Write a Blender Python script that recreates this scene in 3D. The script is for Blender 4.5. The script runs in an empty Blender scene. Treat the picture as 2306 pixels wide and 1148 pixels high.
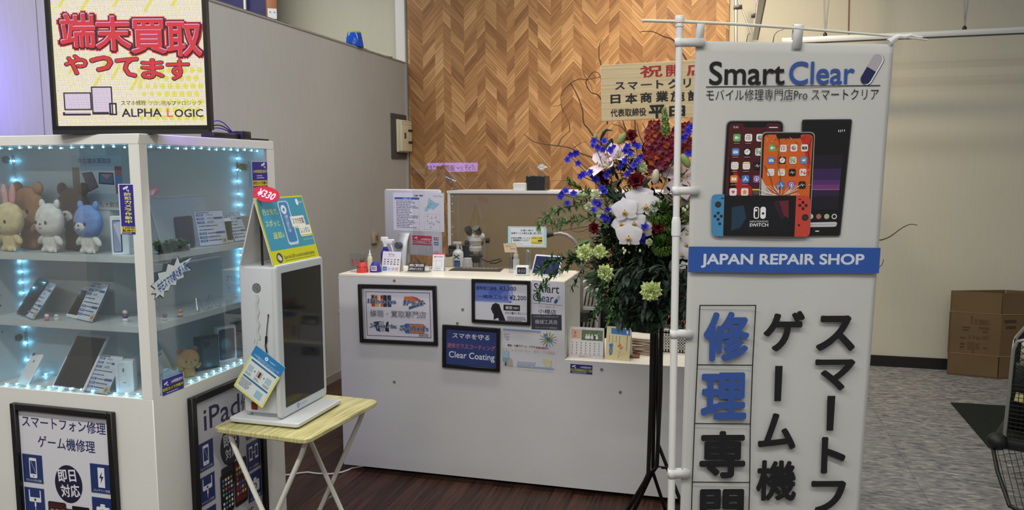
import bpy, bmesh, math, random
from mathutils import Vector as V, Matrix as M
D = bpy.data; S = bpy.context.scene; COL = S.collection
random.seed(11)
PI = math.pi
# ------------------------------------------------------------------ camera (eye 1.55 m above the floor; X along the counter, Y into the shop)
F, CX, CY = 1783.0, 1153.0, 574.0
YAW, PIT, ROL = 0.27025, 0.107347, -0.0048665
EYE = V((0, 0, 1.55))
FWD = V((-math.sin(YAW)*math.cos(PIT), math.cos(YAW)*math.cos(PIT), -math.sin(PIT)))
_r = V((math.cos(YAW), math.sin(YAW), 0)); _u = _r.cross(FWD)
RGT = math.cos(ROL)*_r + math.sin(ROL)*_u
UPV = -math.sin(ROL)*_r + math.cos(ROL)*_u
cd = D.cameras.new('camera'); cd.sensor_fit = 'HORIZONTAL'; cd.sensor_width = 36; cd.lens = F*36/2306
cd.clip_start = .02
cam = D.objects.new('camera', cd); COL.objects.link(cam)
cam.matrix_world = M((( RGT.x, UPV.x, -FWD.x, EYE.x), (RGT.y, UPV.y, -FWD.y, EYE.y), (RGT.z, UPV.z, -FWD.z, EYE.z), (0, 0, 0, 1)))
S.camera = cam
# ------------------------------------------------------------------ world, lights, exposure
w = D.worlds.new('world'); S.world = w; w.use_nodes = True
bg = w.node_tree.nodes['Background']; bg.inputs[0].default_value = (1.0, .995, .97, 1); bg.inputs[1].default_value = .20
S.view_settings.view_transform = 'Standard'; S.view_settings.look = 'None'; S.view_settings.exposure = 0; S.view_settings.gamma = 1
S.view_settings.use_curve_mapping = False
def lin(c): return tuple((x/255/12.92 if x/255 <= .04045 else ((x/255+.055)/1.055)**2.4) for x in c)
def area(name, loc, target, sx, sy, power, col=(255, 255, 255)):
    l = D.lights.new(name, 'AREA'); l.shape = 'RECTANGLE'; l.size = sx; l.size_y = sy; l.energy = power; l.color = lin(col)
    o = D.objects.new(name, l); COL.objects.link(o); o.location = loc
    o.rotation_euler = (V(target)-V(loc)).to_track_quat('-Z', 'Y').to_euler(); return o
def spot(name, loc, target, power, ang, col, blend=.6, rad=.06):
    l = D.lights.new(name, 'SPOT'); l.energy = power; l.color = lin(col); l.spot_size = math.radians(ang); l.spot_blend = blend; l.shadow_soft_size = rad
    o = D.objects.new(name, l); COL.objects.link(o); o.location = loc
    o.rotation_euler = (V(target)-V(loc)).to_track_quat('-Z', 'Y').to_euler(); return o
# ceiling tubes of the big store hall (rows along the counter direction); the last is added to brighten beyond the partition
for _i, (_x, _y, _p) in enumerate([(-1.9, .2, 66), (.5, .2, 62), (-2.2, -2.2, 58), (1.0, -2.2, 48), (-.9, 3.0, 40), (1.6, 3.4, 9), (-.7, 5.0, 30), (-4.2, 5.2, 46)]):
    area('ceiling_tube_light', (_x, _y, 3.7), (_x, _y, 0), 2.4, .16, _p, (255, 253, 245))
spot('wall_washer_light', (-.35, 4.9, 3.3), (-.25, 6.65, 1.85), 150, 112, (255, 228, 190), .9, .1)
_l = D.lights.new('violet_lamp', 'POINT'); _l.energy = 17; _l.color = lin((112, 92, 255)); _l.shadow_soft_size = .05
_o = D.objects.new('violet_lamp', _l); COL.objects.link(_o); _o.location = (-2.62, 2.22, 1.90)
_l = D.lights.new('desk_area_light', 'AREA'); _l.energy = 4; _l.size = .5; _l.color = lin((255, 240, 215))  # soft warm area light above the work desk, no fixture modelled
_o = D.objects.new('desk_area_light', _l); COL.objects.link(_o); _o.location = (-1.2, 4.3, 2.3)

# ------------------------------------------------------------------ helpers
def ray(x, y): return FWD + RGT*((x-CX)/F) + UPV*((CY-y)/F)
def on(ax, val, x, y):
    d = ray(x, y); i = 'xyz'.index(ax); return EYE + d*((val-EYE[i])/d[i])
def plane_pt(O, N, x, y):
    d = ray(x, y); return EYE + d*((O-EYE).dot(N)/d.dot(N))
def mpp(P): return (V(P)-EYE).dot(FWD)/F          # metres per photo pixel at P
_mats = {}
def mat(name, col, rough=.55, metal=0, emit=0, var=0, vscale=8, bump=0, bscale=200, spec=.4, coat=0):
    key = (name, tuple(col), rough, metal, emit, var, bump)
    if key in _mats: return _mats[key]
    m = D.materials.new(name); m.use_nodes = True; nt = m.node_tree; p = nt.nodes['Principled BSDF']; L = nt.links.new
    c = lin(col)+(1,); p.inputs['Base Color'].default_value = c
    p.inputs['Roughness'].default_value = rough; p.inputs['Metallic'].default_value = metal
    p.inputs['Specular IOR Level'].default_value = spec; p.inputs['Coat Weight'].default_value = coat
    if emit: p.inputs['Emission Color'].default_value = c; p.inputs['Emission Strength'].default_value = emit
    if var or bump: tc = nt.nodes.new('ShaderNodeTexCoord')
    if var:
        n = nt.nodes.new('ShaderNodeTexNoise'); n.inputs['Scale'].default_value = vscale; n.inputs['Detail'].default_value = 5; L(tc.outputs['Object'], n.inputs['Vector'])
        r = nt.nodes.new('ShaderNodeValToRGB'); L(n.outputs[0], r.inputs[0])
        r.color_ramp.elements[0].color = tuple(x*(1-var) for x in c[:3])+(1,); r.color_ramp.elements[1].color = tuple(min(1, x*(1+var)) for x in c[:3])+(1,)
        r.color_ramp.elements[0].position = .3; r.color_ramp.elements[1].position = .7
        L(r.outputs[0], p.inputs['Base Color'])
    if bump:
        n = nt.nodes.new('ShaderNodeTexNoise'); n.inputs['Scale'].default_value = bscale; n.inputs['Detail'].default_value = 3; L(tc.outputs['Object'], n.inputs['Vector'])
        b = nt.nodes.new('ShaderNodeBump'); b.inputs['Strength'].default_value = bump; b.inputs['Distance'].default_value = .002; L(n.outputs[0], b.inputs['Height']); L(b.outputs[0], p.inputs['Normal'])
    _mats[key] = m; return m
def glass(name, tint=(250, 253, 252), refl=.06, rough=.02, edge=.5):
    if name in _mats: return _mats[name]
    m = D.materials.new(name); m.use_nodes = True; nt = m.node_tree; N = nt.nodes; L = nt.links.new; N.remove(N['Principled BSDF'])
    t = N.new('ShaderNodeBsdfTransparent'); t.inputs[0].default_value = lin(tint)+(1,)
    g = N.new('ShaderNodeBsdfGlossy'); g.inputs['Roughness'].default_value = rough
    lw = N.new('ShaderNodeFresnel'); lw.inputs[0].default_value = 1.45
    mr = N.new('ShaderNodeMath'); mr.operation = 'MULTIPLY_ADD'; mr.inputs[1].default_value = edge; mr.inputs[2].default_value = refl; L(lw.outputs[0], mr.inputs[0])
    mx = N.new('ShaderNodeMixShader'); L(mr.outputs[0], mx.inputs[0]); L(t.outputs[0], mx.inputs[1]); L(g.outputs[0], mx.inputs[2])
    L(mx.outputs[0], N['Material Output'].inputs[0]); _mats[name] = m; return m
def link(o, parent=None):
    COL.objects.link(o)
    if parent is not None: o.parent = parent
    return o
def tag(o, label=None, cat=None, group=None, kind=None):
    if label: o['label'] = label
    if cat: o['category'] = cat
    if group: o['group'] = group
    if kind: o['kind'] = kind
    return o
def thing(name, label, cat, loc=(0, 0, 0), rz=0, group=None, rx=0, ry=0):
    o = D.objects.new(name, None); o.empty_display_size = .05; o.location = loc; o.rotation_euler = (rx, ry, rz); link(o)
    return tag(o, label, cat, group)
def wmat(o):
    m = o.matrix_basis.copy()
    while o.parent: o = o.parent; m = o.matrix_basis @ m
    return m
def frame(O, U, Vv):
    U = V(U).normalized(); Vv = V(Vv); N = U.cross(Vv).normalized(); Vv = N.cross(U)
    return M(((U.x, Vv.x, N.x, O[0]), (U.y, Vv.y, N.y, O[1]), (U.z, Vv.z, N.z, O[2]), (0, 0, 0, 1)))
def TR(x=0, y=0, z=0, rx=0, ry=0, rz=0, s=1):
    from mathutils import Euler
    return M.Translation((x, y, z)) @ Euler((rx, ry, rz)).to_matrix().to_4x4() @ M.Diagonal((s, s, s, 1) if not hasattr(s, '__len__') else (*s, 1))
class MB:
    def __init__(s, T=None): s.v = []; s.f = []; s.k = []; s.m = 0; s.T = T or M.Identity(4); s.uv = None
    def add(s, vs, fs):
        b = len(s.v); s.v += [s.T @ V(p) for p in vs]; s.f += [tuple(b+i for i in f) for f in fs]; s.k += [s.m]*len(fs); return s
    def box(s, x0, y0, z0, x1, y1, z1):
        return s.add([(x, y, z) for z in (z0, z1) for y in (y0, y1) for x in (x0, x1)], [(0, 2, 3, 1), (4, 5, 7, 6), (0, 1, 5, 4), (2, 6, 7, 3), (0, 4, 6, 2), (1, 3, 7, 5)])
    def rbox(s, x0, y0, z0, x1, y1, z1, r=.005, seg=2):
        bm = bmesh.new(); bmesh.ops.create_cube(bm, size=1)
        for v in bm.verts: v.co = V(((x0+x1)/2+v.co.x*(x1-x0), (y0+y1)/2+v.co.y*(y1-y0), (z0+z1)/2+v.co.z*(z1-z0)))
        bmesh.ops.bevel(bm, geom=bm.edges[:], offset=r, segments=seg, profile=.5, affect='EDGES')
        return s.bm(bm)
    def bm(s, bm):
        bm.verts.index_update(); vs = [v.co.copy() for v in bm.verts]; fs = [tuple(v.index for v in f.verts) for f in bm.faces]; bm.free(); return s.add(vs, fs)
    def rr(s, u0, v0, u1, v1, r, z0, z1, n=5, bev=0):
        """rounded rectangle in the local XY plane, extruded along local Z"""
        pts = rrpts(u0, v0, u1, v1, r, n); return s.prism(pts, z0, z1, bev)
    def prism(s, pts, z0, z1, bev=0):
        n = len(pts); cu = sum(p[0] for p in pts)/n; cv = sum(p[1] for p in pts)/n
        def ring(z, k): return [(p[0]+(cu-p[0])*0 - (bev*k)*sgn(p[0]-cu), p[1]-(bev*k)*sgn(p[1]-cv), z) for p in pts]
        if bev: rings = [ring(z0, 1), ring(z0+bev, 0), ring(z1-bev, 0), ring(z1, 1)]
        else: rings = [ring(z0, 0), ring(z1, 0)]
        vs = [p for R_ in rings for p in R_]; fs = []
        for k in range(len(rings)-1):
            for i in range(n): j = (i+1) % n; fs.append((k*n+i, k*n+j, (k+1)*n+j, (k+1)*n+i))
        fs.append(tuple(range(n-1, -1, -1))); fs.append(tuple((len(rings)-1)*n+i for i in range(n)))
        return s.add(vs, fs)
    def cyl(s, p0, p1, r0, r1=None, n=16): return s.tube([p0, p1], [r0, r0 if r1 is None else r1], n)
    def tube(s, pts, r, n=8, cap=True):
        pts = [V(p) for p in pts]; R_ = r if isinstance(r, (list, tuple)) else [r]*len(pts); vs = []; fs = []; pn = None
        for i, p in enumerate(pts):
            t = (pts[min(i+1, len(pts)-1)]-pts[max(i-1, 0)])
            t = t.normalized() if t.length > 1e-9 else V((0, 0, 1))
            a = (V((0, 0, 1)) if abs(t.z) < .9 else V((1, 0, 0))) if pn is None else pn
            a = (a - t*a.dot(t)); a = a.normalized() if a.length > 1e-6 else V((1, 0, 0)); pn = a; b = t.cross(a)
            vs += [p+(a*math.cos(2*PI*k/n)+b*math.sin(2*PI*k/n))*R_[i] for k in range(n)]
        for i in range(len(pts)-1):
            for k in range(n): j = (k+1) % n; fs.append((i*n+k, i*n+j, (i+1)*n+j, (i+1)*n+k))
        if cap: fs.append(tuple(range(n-1, -1, -1))); fs.append(tuple((len(pts)-1)*n+k for k in range(n)))
        return s.add(vs, fs)
    def ell(s, c, r, T=None, nu=16, nv=10):
        r = (r, r, r) if not hasattr(r, '__len__') else r; T = T or M.Identity(4); c = V(c); vs = [c+(T @ V((0, 0, -r[2])))]; fs = []
        for i in range(1, nv):
            a = -PI/2+PI*i/nv
            vs += [c+(T @ V((r[0]*math.cos(a)*math.cos(2*PI*k/nu), r[1]*math.cos(a)*math.sin(2*PI*k/nu), r[2]*math.sin(a)))) for k in range(nu)]
        vs.append(c+(T @ V((0, 0, r[2])))); e = len(vs)-1
        for k in range(nu): j = (k+1) % nu; fs.append((0, 1+j, 1+k)); fs.append((e, e-nu+k, e-nu+j))
        for i in range(nv-2):
            for k in range(nu): j = (k+1) % nu; fs.append((1+i*nu+k, 1+i*nu+j, 1+(i+1)*nu+j, 1+(i+1)*nu+k))
        return s.add(vs, fs)
    def lathe(s, prof, c=(0, 0, 0), n=20):
        vs = []; fs = []; c = V(c)
        for r, z in prof: vs += [c+V((r*math.cos(2*PI*k/n), r*math.sin(2*PI*k/n), z)) for k in range(n)]
        for i in range(len(prof)-1):
            for k in range(n): j = (k+1) % n; fs.append((i*n+k, i*n+j, (i+1)*n+j, (i+1)*n+k))
        fs.append(tuple(range(n-1, -1, -1))); fs.append(tuple((len(prof)-1)*n+k for k in range(n)))
        return s.add(vs, fs)
    def sheet(s, fn, nu, nv):
        vs = [fn(i/nu, j/nv) for j in range(nv+1) for i in range(nu+1)]
        return s.add(vs, [(j*(nu+1)+i, j*(nu+1)+i+1, (j+1)*(nu+1)+i+1, (j+1)*(nu+1)+i) for j in range(nv) for i in range(nu)])
    def build(s, name, mats, parent=None, world=False, label=None, smooth=True, solid=0):
        me = D.meshes.new(name); vs = s.v
        if world and parent is not None: I = wmat(parent).inverted(); vs = [I @ p for p in vs]
        me.from_pydata([tuple(p) for p in vs], [], s.f)
        for m in (mats if isinstance(mats, (list, tuple)) else [mats]): me.materials.append(m)
        me.polygons.foreach_set('material_index', s.k)
        if s.uv is not None:
            ul = me.uv_layers.new(name='uv')
            for lp in me.loops: ul.data[lp.index].uv = s.uv[lp.vertex_index]
        if smooth:
            me.shade_smooth(); me.set_sharp_from_angle(angle=math.radians(38))
        me.update(); o = D.objects.new(name, me); link(o, parent)
        if solid:
            md = o.modifiers.new('thickness', 'SOLIDIFY'); md.thickness = solid; md.offset = 0
        if label: o['label'] = label
        return o
def sgn(x): return (x > 1e-9)-(x < -1e-9)
def rrpts(u0, v0, u1, v1, r, n=5):
    out = []
    for cx, cy, a0 in ((u1-r, v1-r, 0), (u0+r, v1-r, PI/2), (u0+r, v0+r, PI), (u1-r, v0+r, 1.5*PI)):
        out += [(cx+r*math.cos(a0+PI/2*k/n), cy+r*math.sin(a0+PI/2*k/n)) for k in range(n+1)]
    return out
_tx = {}
_tc = D.curves.new('type', 'FONT'); _to = D.objects.new('type', _tc); COL.objects.link(_to)
def glyphs(body, bold=0, res=2):
    key = (body, bold, res)
    if key not in _tx:
        thin = min(bold, 0); _tc.body = body; _tc.offset = thin; _tc.resolution_u = res; _tc.fill_mode = 'FRONT'
        bpy.context.view_layer.update()
        e = _to.evaluated_get(bpy.context.evaluated_depsgraph_get()); m = e.to_mesh()
        vs, fs = [(v.co.x, v.co.y) for v in m.vertices], [tuple(p.vertices) for p in m.polygons]; e.to_mesh_clear()
        if bold > thin and vs:      # heavier weight: the same outline struck several times around itself
            r = bold-thin; V2, F2 = [], []; k = 8 if bold > .018 else 4
            for i in range(k):
                b = len(V2); dx, dy = r*math.cos(2*PI*(i+.5)/k), r*math.sin(2*PI*(i+.5)/k)
                V2 += [(x+dx, y+dy, i) for x, y in vs]; F2 += [tuple(b+q for q in f) for f in fs]
            vs, fs = V2, F2
        _tx[key] = ([(*v, 0)[:3] for v in vs], fs)
    return _tx[key]
class Canvas(MB):
    """print on a flat (or bent) sheet: shapes and lettering laid on the plane through O spanned by U, V, in metres"""
    EPS = .00004
    def __init__(s, O, U, Vv, lift=0, rough=.5, emit=0, mk=None, bend=None):
        super().__init__(); s.O = V(O); T = frame(O, U, Vv); s.F_ = T; s.N = V((T[0][2], T[1][2], T[2][2])); s.U = V((T[0][0], T[1][0], T[2][0])); s.W = V((T[0][1], T[1][1], T[2][1]))
        s.l = lift; s.mats = []; s.cols = {}; s.rough = rough; s.emit = emit; s.uv = []; s.mk = mk; s.bend = bend
    def p(s, x, y):
        P = plane_pt(s.O, s.N, x, y)-s.O; return (P.dot(s.U), P.dot(s.W))
    def raw(s, pts, fs, col):
        k = col if not hasattr(col, 'name') else col.name
        if k not in s.cols:
            s.cols[k] = len(s.mats)
            s.mats.append(col if hasattr(col, 'name') else (s.mk(col) if s.mk else mat('print_ink', col, s.rough, emit=s.emit)))
        s.l += s.EPS; s.m = s.cols[k]
        s.T = M.Identity(4); vs = []
        top = 0
        for q_ in pts:
            k_ = q_[2] if len(q_) > 2 else 0; top = max(top, k_); vs.append(s.F_ @ V((q_[0], q_[1], s.l+k_*s.EPS*.4)))
        s.l += top*s.EPS*.4; s.uv += [tuple(q)[:2] for q in pts]; s.add(vs, fs)
    def poly(s, pts, col):
        a = sum(pts[i][0]*pts[(i+1) % len(pts)][1]-pts[(i+1) % len(pts)][0]*pts[i][1] for i in range(len(pts)))
        if a < 0: pts = pts[::-1]
        s.raw(pts, [tuple(range(len(pts)))], col)
    def rect(s, u0, v0, u1, v1, col, r=0, n=1):
        u0, u1 = min(u0, u1), max(u0, u1); v0, v1 = min(v0, v1), max(v0, v1)
        if r: return s.poly(rrpts(u0, v0, u1, v1, r, 4), col)
        if n > 1:
            pts = [(u0+(u1-u0)*i/n, v0+(v1-v0)*j/n) for j in range(n+1) for i in range(n+1)]
            return s.raw(pts, [(j*(n+1)+i, j*(n+1)+i+1, (j+1)*(n+1)+i+1, (j+1)*(n+1)+i) for j in range(n) for i in range(n)], col)
        s.raw([(u0, v0), (u1, v0), (u1, v1), (u0, v1)], [(0, 1, 2, 3)], col)
    def disc(s, u, v, r, col, rv=None, n=24, rot=0):
        rv = rv or r; s.poly([(u+r*math.cos(a)*math.cos(rot)-rv*math.sin(a)*math.sin(rot), v+r*math.cos(a)*math.sin(rot)+rv*math.sin(a)*math.cos(rot)) for a in (2*PI*k/n for k in range(n))], col)
    def ring(s, u, v, r, wd, col, n=28):
        pts = []; fs = []
        for k in range(n): a = 2*PI*k/n; pts += [(u+r*math.cos(a), v+r*math.sin(a)), (u+(r-wd)*math.cos(a), v+(r-wd)*math.sin(a))]
        for k in range(n): j = (k+1) % n; fs.append((2*k, 2*j, 2*j+1, 2*k+1))
        s.raw(pts, fs, col)
    def line(s, pts, wd, col, close=False):
        vs = []; fs = []; P = [V(p) for p in pts]
        if close: P.append(P[0])
        for i in range(len(P)-1):
            d = P[i+1]-P[i]
            if d.length < 1e-9: continue
            d.normalize(); q = V((-d.y, d.x))*wd/2; e = d*wd*.3; b = len(vs)
            vs += [tuple(P[i]-e-q), tuple(P[i+1]+e-q), tuple(P[i+1]+e+q), tuple(P[i]-e+q)]; fs.append((b, b+1, b+2, b+3))
        s.raw(vs, fs, col)
    def frame_(s, u0, v0, u1, v1, wd, col): s.line([(u0, v0), (u1, v0), (u1, v1), (u0, v1)], wd, col, True)
    def text(s, body, u0, v0, u1, v1, col, bold=0, shear=0, rot=0, flip=False, res=2):
        vs, fs = glyphs(body, bold, res)
        if not vs: return
        xs = [q[0] for q in vs]; ys = [q[1] for q in vs]; x0, x1, y0, y1 = min(xs), max(xs), min(ys), max(ys)
        if x1-x0 < .001: x1 = x0+.001
        if y1-y0 < .001: y1 = y0+.001
        cu, cv = (u0+u1)/2, (v0+v1)/2; out = []
        for a, b, k_ in vs:
            t = (a-x0)/(x1-x0)-.5; q = (b-y0)/(y1-y0)-.5
            if flip: t = -t
            du = t*(u1-u0)+shear*q*(v1-v0); dv = q*(v1-v0)
            out.append((cu+du*math.cos(rot)-dv*math.sin(rot), cv+du*math.sin(rot)+dv*math.cos(rot), k_))
        s.raw(out, fs, col)
    # the same, positioned by measuring the photo on this plane
    def ptext(s, body, x0, y0, x1, y1, col, **k):
        a = s.p(x0, y1); b = s.p(x1, y0); ym = (y0+y1)/2; xm = (x0+x1)/2
        l = s.p(x0, ym); r_ = s.p(x1, ym); t = s.p(xm, y0); bt = s.p(xm, y1)
        s.text(body, l[0], bt[1], r_[0], t[1], col, **k)
    def qtext(s, body, TL, TR_, BL, col, bold=0, res=2):
        """lettering fitted to the parallelogram TL, TR, BL measured in the photo"""
        a, b, c = V(s.p(*TL)), V(s.p(*TR_)), V(s.p(*BL)); vs, fs = glyphs(body, bold, res)
        xs = [q[0] for q in vs]; ys = [q[1] for q in vs]; x0, x1, y0, y1 = min(xs), max(xs), min(ys), max(ys); y1 = max(y1, y0+.001)
        s.raw([(*(a+(b-a)*((x-x0)/(x1-x0))+(c-a)*((y1-y)/(y1-y0))), k_) for x, y, k_ in vs], fs, col)
    def ppoly(s, pts, col): s.poly([s.p(*q) for q in pts], col)
    def pline(s, pts, wd, col, close=False): s.line([s.p(*q) for q in pts], wd, col, close)
    def done(s, name, parent=None, label=None): return s.build(name, s.mats, parent, world=True, label=label, smooth=False)
WHITE = (226, 225, 222); BLACK = (16, 16, 18); NAVY = (38, 48, 96); BLUE = (40, 84, 160)
def struct(o): o['kind'] = 'structure'; return o
def lines_of_print(c, u0, u1, v0, v1, n, col, h=.5, seed=1, gap=.02, full=.9):
    """rows of unreadably small print, as dashes"""
    rnd = random.Random(seed); dv = (v1-v0)/n; pts = []; fs = []
    for i in range(n):
        v = v1-dv*(i+.5); u = u0; e = u0+(u1-u0)*rnd.uniform(full*.6, full+.1)
        while u < e:
            wd = (u1-u0)*rnd.uniform(.04, .16); b = len(pts); q = min(u+wd, u1)
            pts += [(u, v-dv*h/2), (q, v-dv*h/2), (q, v+dv*h/2), (u, v+dv*h/2)]; fs.append((b, b+1, b+2, b+3)); u += wd+(u1-u0)*gap
    c.raw(pts, fs, col)
# ------------------------------------------------------------------ the setting
YB = 6.64; XL = -2.80; HP = 2.483
def nodes(name):
    m = D.materials.new(name); m.use_nodes = True; nt = m.node_tree; return m, nt, nt.nodes['Principled BSDF'], nt.links.new
def mth(nt, op, a, b=None, c=None):
    n = nt.nodes.new('ShaderNodeMath'); n.operation = op
    for i, x in enumerate((a, b, c)):
        if x is None: continue
        if isinstance(x, (int, float)): n.inputs[i].default_value = x
        else: nt.links.new(x, n.inputs[i])
    return n.outputs[0]
def ramp(nt, fac, stops):
    r = nt.nodes.new('ShaderNodeValToRGB'); e = r.color_ramp.elements
    while len(e) < len(stops): e.new(.5)
    for q, (p, c) in zip(e, stops): q.position = p; q.color = lin(c)+(1,)
    nt.links.new(fac, r.inputs[0]); return r.outputs[0]
def mixc(nt, fac, a, b, mode='MIX'):
    n = nt.nodes.new('ShaderNodeMix'); n.data_type = 'RGBA'; n.blend_type = mode
    for i, x in ((0, fac), (6, a), (7, b)):
        if isinstance(x, (int, float)): n.inputs[i].default_value = x
        elif isinstance(x, tuple): n.inputs[i].default_value = lin(x)+(1,)
        else: nt.links.new(x, n.inputs[i])
    return n.outputs[2]
def chevron():
    m, nt, p, L = nodes('chevron_wood'); tc = nt.nodes.new('ShaderNodeTexCoord'); sx = nt.nodes.new('ShaderNodeSeparateXYZ'); L(tc.outputs['Object'], sx.inputs[0])
    W, H, K, U0 = .1915, .098, 1.06, on('y', YB, 999, 100).x
    u = mth(nt, 'SUBTRACT', sx.outputs[0], U0-20*2*W); s = mth(nt, 'PINGPONG', u, W); col = mth(nt, 'FLOOR', mth(nt, 'DIVIDE', u, W))
    cw = nt.nodes.new('ShaderNodeTexWhiteNoise'); cw.noise_dimensions = '1D'; L(col, cw.inputs['W'])
    sub = mth(nt, 'GREATER_THAN', s, mth(nt, 'MULTIPLY_ADD', cw.outputs[0], W*.36, W*.32))
    d = mth(nt, 'MULTIPLY_ADD', s, K, sx.outputs[2]); q = mth(nt, 'DIVIDE', d, H); idx = mth(nt, 'FLOOR', q); fr = mth(nt, 'FRACT', q)
    cb = nt.nodes.new('ShaderNodeCombineXYZ'); L(mth(nt, 'MULTIPLY_ADD', col, 2.0, sub), cb.inputs[0]); L(idx, cb.inputs[1])
    wn = nt.nodes.new('ShaderNodeTexWhiteNoise'); wn.noise_dimensions = '2D'; L(cb.outputs[0], wn.inputs['Vector'])
    c0 = ramp(nt, wn.outputs[0], [(0, (150, 107, 65)), (.2, (167, 122, 76)), (.5, (179, 134, 85)), (.8, (190, 145, 94)), (1, (204, 161, 110))])
    g = nt.nodes.new('ShaderNodeCombineXYZ'); L(mth(nt, 'MULTIPLY', s, 5.0), g.inputs[0]); L(mth(nt, 'MULTIPLY', d, 46.0), g.inputs[1]); L(mth(nt, 'MULTIPLY_ADD', wn.outputs[0], 9.0, col), g.inputs[2])
    n = nt.nodes.new('ShaderNodeTexNoise'); n.inputs['Scale'].default_value = 1; n.inputs['Detail'].default_value = 4; L(g.outputs[0], n.inputs['Vector'])
    c1 = mixc(nt, 1.0, c0, ramp(nt, n.outputs[0], [(.3, (196, 190, 183)), (.7, (255, 255, 255))]), 'MULTIPLY')
    hi = mth(nt, 'MULTIPLY', mth(nt, 'LESS_THAN', fr, .07), mth(nt, 'GREATER_THAN', wn.outputs[0], .55))
    c2 = mixc(nt, mth(nt, 'MULTIPLY', hi, .55), c1, (236, 200, 144))
    lo = mth(nt, 'GREATER_THAN', fr, .95); c3 = mixc(nt, mth(nt, 'MULTIPLY', lo, .3), c2, (96, 62, 34))
    L(c3, p.inputs['Base Color']); p.inputs['Roughness'].default_value = .5; p.inputs['Specular IOR Level'].default_value = .3; return m
def planks():
    m, nt, p, L = nodes('dark_plank_floor'); tc = nt.nodes.new('ShaderNodeTexCoord'); mp = nt.nodes.new('ShaderNodeMapping'); L(tc.outputs['Object'], mp.inputs[0]); mp.inputs['Rotation'].default_value = (0, 0, PI/2)
    b = nt.nodes.new('ShaderNodeTexBrick'); L(mp.outputs[0], b.inputs['Vector']); b.inputs['Scale'].default_value = 1; b.inputs['Brick Width'].default_value = .9; b.inputs['Row Height'].default_value = .1; b.inputs['Mortar Size'].default_value = .0016
    b.inputs['Color1'].default_value = lin((62, 42, 36))+(1,); b.inputs['Color2'].default_value = lin((86, 60, 50))+(1,); b.inputs['Mortar'].default_value = lin((30, 20, 18))+(1,)
    m2 = nt.nodes.new('ShaderNodeMapping'); L(tc.outputs['Object'], m2.inputs[0]); m2.inputs['Scale'].default_value = (60, 3, 1)
    n = nt.nodes.new('ShaderNodeTexNoise'); n.inputs['Scale'].default_value = 1; n.inputs['Detail'].default_value = 5; L(m2.outputs[0], n.inputs['Vector'])
    L(mixc(nt, 1.0, b.outputs[0], ramp(nt, n.outputs[0], [(.3, (150, 140, 136)), (.7, (255, 250, 246))]), 'MULTIPLY'), p.inputs['Base Color']); p.inputs['Roughness'].default_value = .42; p.inputs['Specular IOR Level'].default_value = .3; return m
def vinyl():
    m, nt, p, L = nodes('grey_vinyl_floor'); tc = nt.nodes.new('ShaderNodeTexCoord'); mp = nt.nodes.new('ShaderNodeMapping'); L(tc.outputs['Object'], mp.inputs[0]); mp.inputs['Scale'].default_value = (14, 46, 1); mp.inputs['Rotation'].default_value = (0, 0, .25)
    n = nt.nodes.new('ShaderNodeTexNoise'); n.inputs['Scale'].default_value = 1; n.inputs['Detail'].default_value = 6; n.inputs['Distortion'].default_value = 1.2; L(mp.outputs[0], n.inputs['Vector'])
    c = ramp(nt, n.outputs[0], [(.32, (88, 90, 94)), (.5, (132, 132, 132)), (.68, (172, 168, 162))])
    b = nt.nodes.new('ShaderNodeTexBrick'); L(tc.outputs['Object'], b.inputs['Vector']); b.offset = 0; b.inputs['Scale'].default_value = 1; b.inputs['Brick Width'].default_value = .92; b.inputs['Row Height'].default_value = 1.8; b.inputs['Mortar Size'].default_value = .0018
    L(mixc(nt, mth(nt, 'MULTIPLY', b.outputs['Fac'], .55), c, (60, 62, 66)), p.inputs['Base Color']); p.inputs['Roughness'].default_value = .5; p.inputs['Specular IOR Level'].default_value = .3; return m
def wallpaper(name, col, dark):
    m, nt, p, L = nodes(name); tc = nt.nodes.new('ShaderNodeTexCoord'); mp = nt.nodes.new('ShaderNodeMapping'); L(tc.outputs['Object'], mp.inputs[0]); mp.inputs['Scale'].default_value = (70, 70, 6)
    n = nt.nodes.new('ShaderNodeTexNoise'); n.inputs['Scale'].default_value = 1; n.inputs['Detail'].default_value = 4; L(mp.outputs[0], n.inputs['Vector'])
    n2 = nt.nodes.new('ShaderNodeTexNoise'); n2.inputs['Scale'].default_value = 1.3; n2.inputs['Detail'].default_value = 2; L(tc.outputs['Object'], n2.inputs['Vector'])
    c = ramp(nt, n.outputs[0], [(.3, dark), (.7, col)]); L(mixc(nt, .5, c, ramp(nt, n2.outputs[0], [(.3, dark), (.7, col)])), p.inputs['Base Color'])
    b = nt.nodes.new('ShaderNodeBump'); b.inputs['Strength'].default_value = .25; b.inputs['Distance'].default_value = .002; L(n.outputs[0], b.inputs['Height']); L(b.outputs[0], p.inputs['Normal']); p.inputs['Roughness'].default_value = .8; p.inputs['Specular IOR Level'].default_value = .2; return m
XV = .45
struct(MB().box(XV, -4, -.06, 5, YB+.02, 0).build('floor', vinyl(), smooth=False))
struct(MB().box(-3.4, -4, -.06, XV, YB+.02, 0).build('floor', planks(), smooth=False))
WPB = wallpaper('beige_wallpaper', (196, 194, 178), (190, 188, 171)); WPG = wallpaper('grey_wallpaper', (181, 180, 176), (170, 169, 165))
struct(MB().box(-6, YB+.02, -.06, 5, YB+.14, 4.0).build('wall_back', WPB, smooth=False))
XW = on('y', YB, 1642, 40).x
tag(MB().box(XL+.02, YB-.01, 0, XW, YB+.02, 4.0).build('wall_back_cladding', chevron(), smooth=False), kind='structure')
struct(MB().box(XW, YB+.006, 0, 5, YB+.02, .085).build('baseboard_back', mat('baseboard_black', (26, 26, 27), .5), smooth=False))
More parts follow.
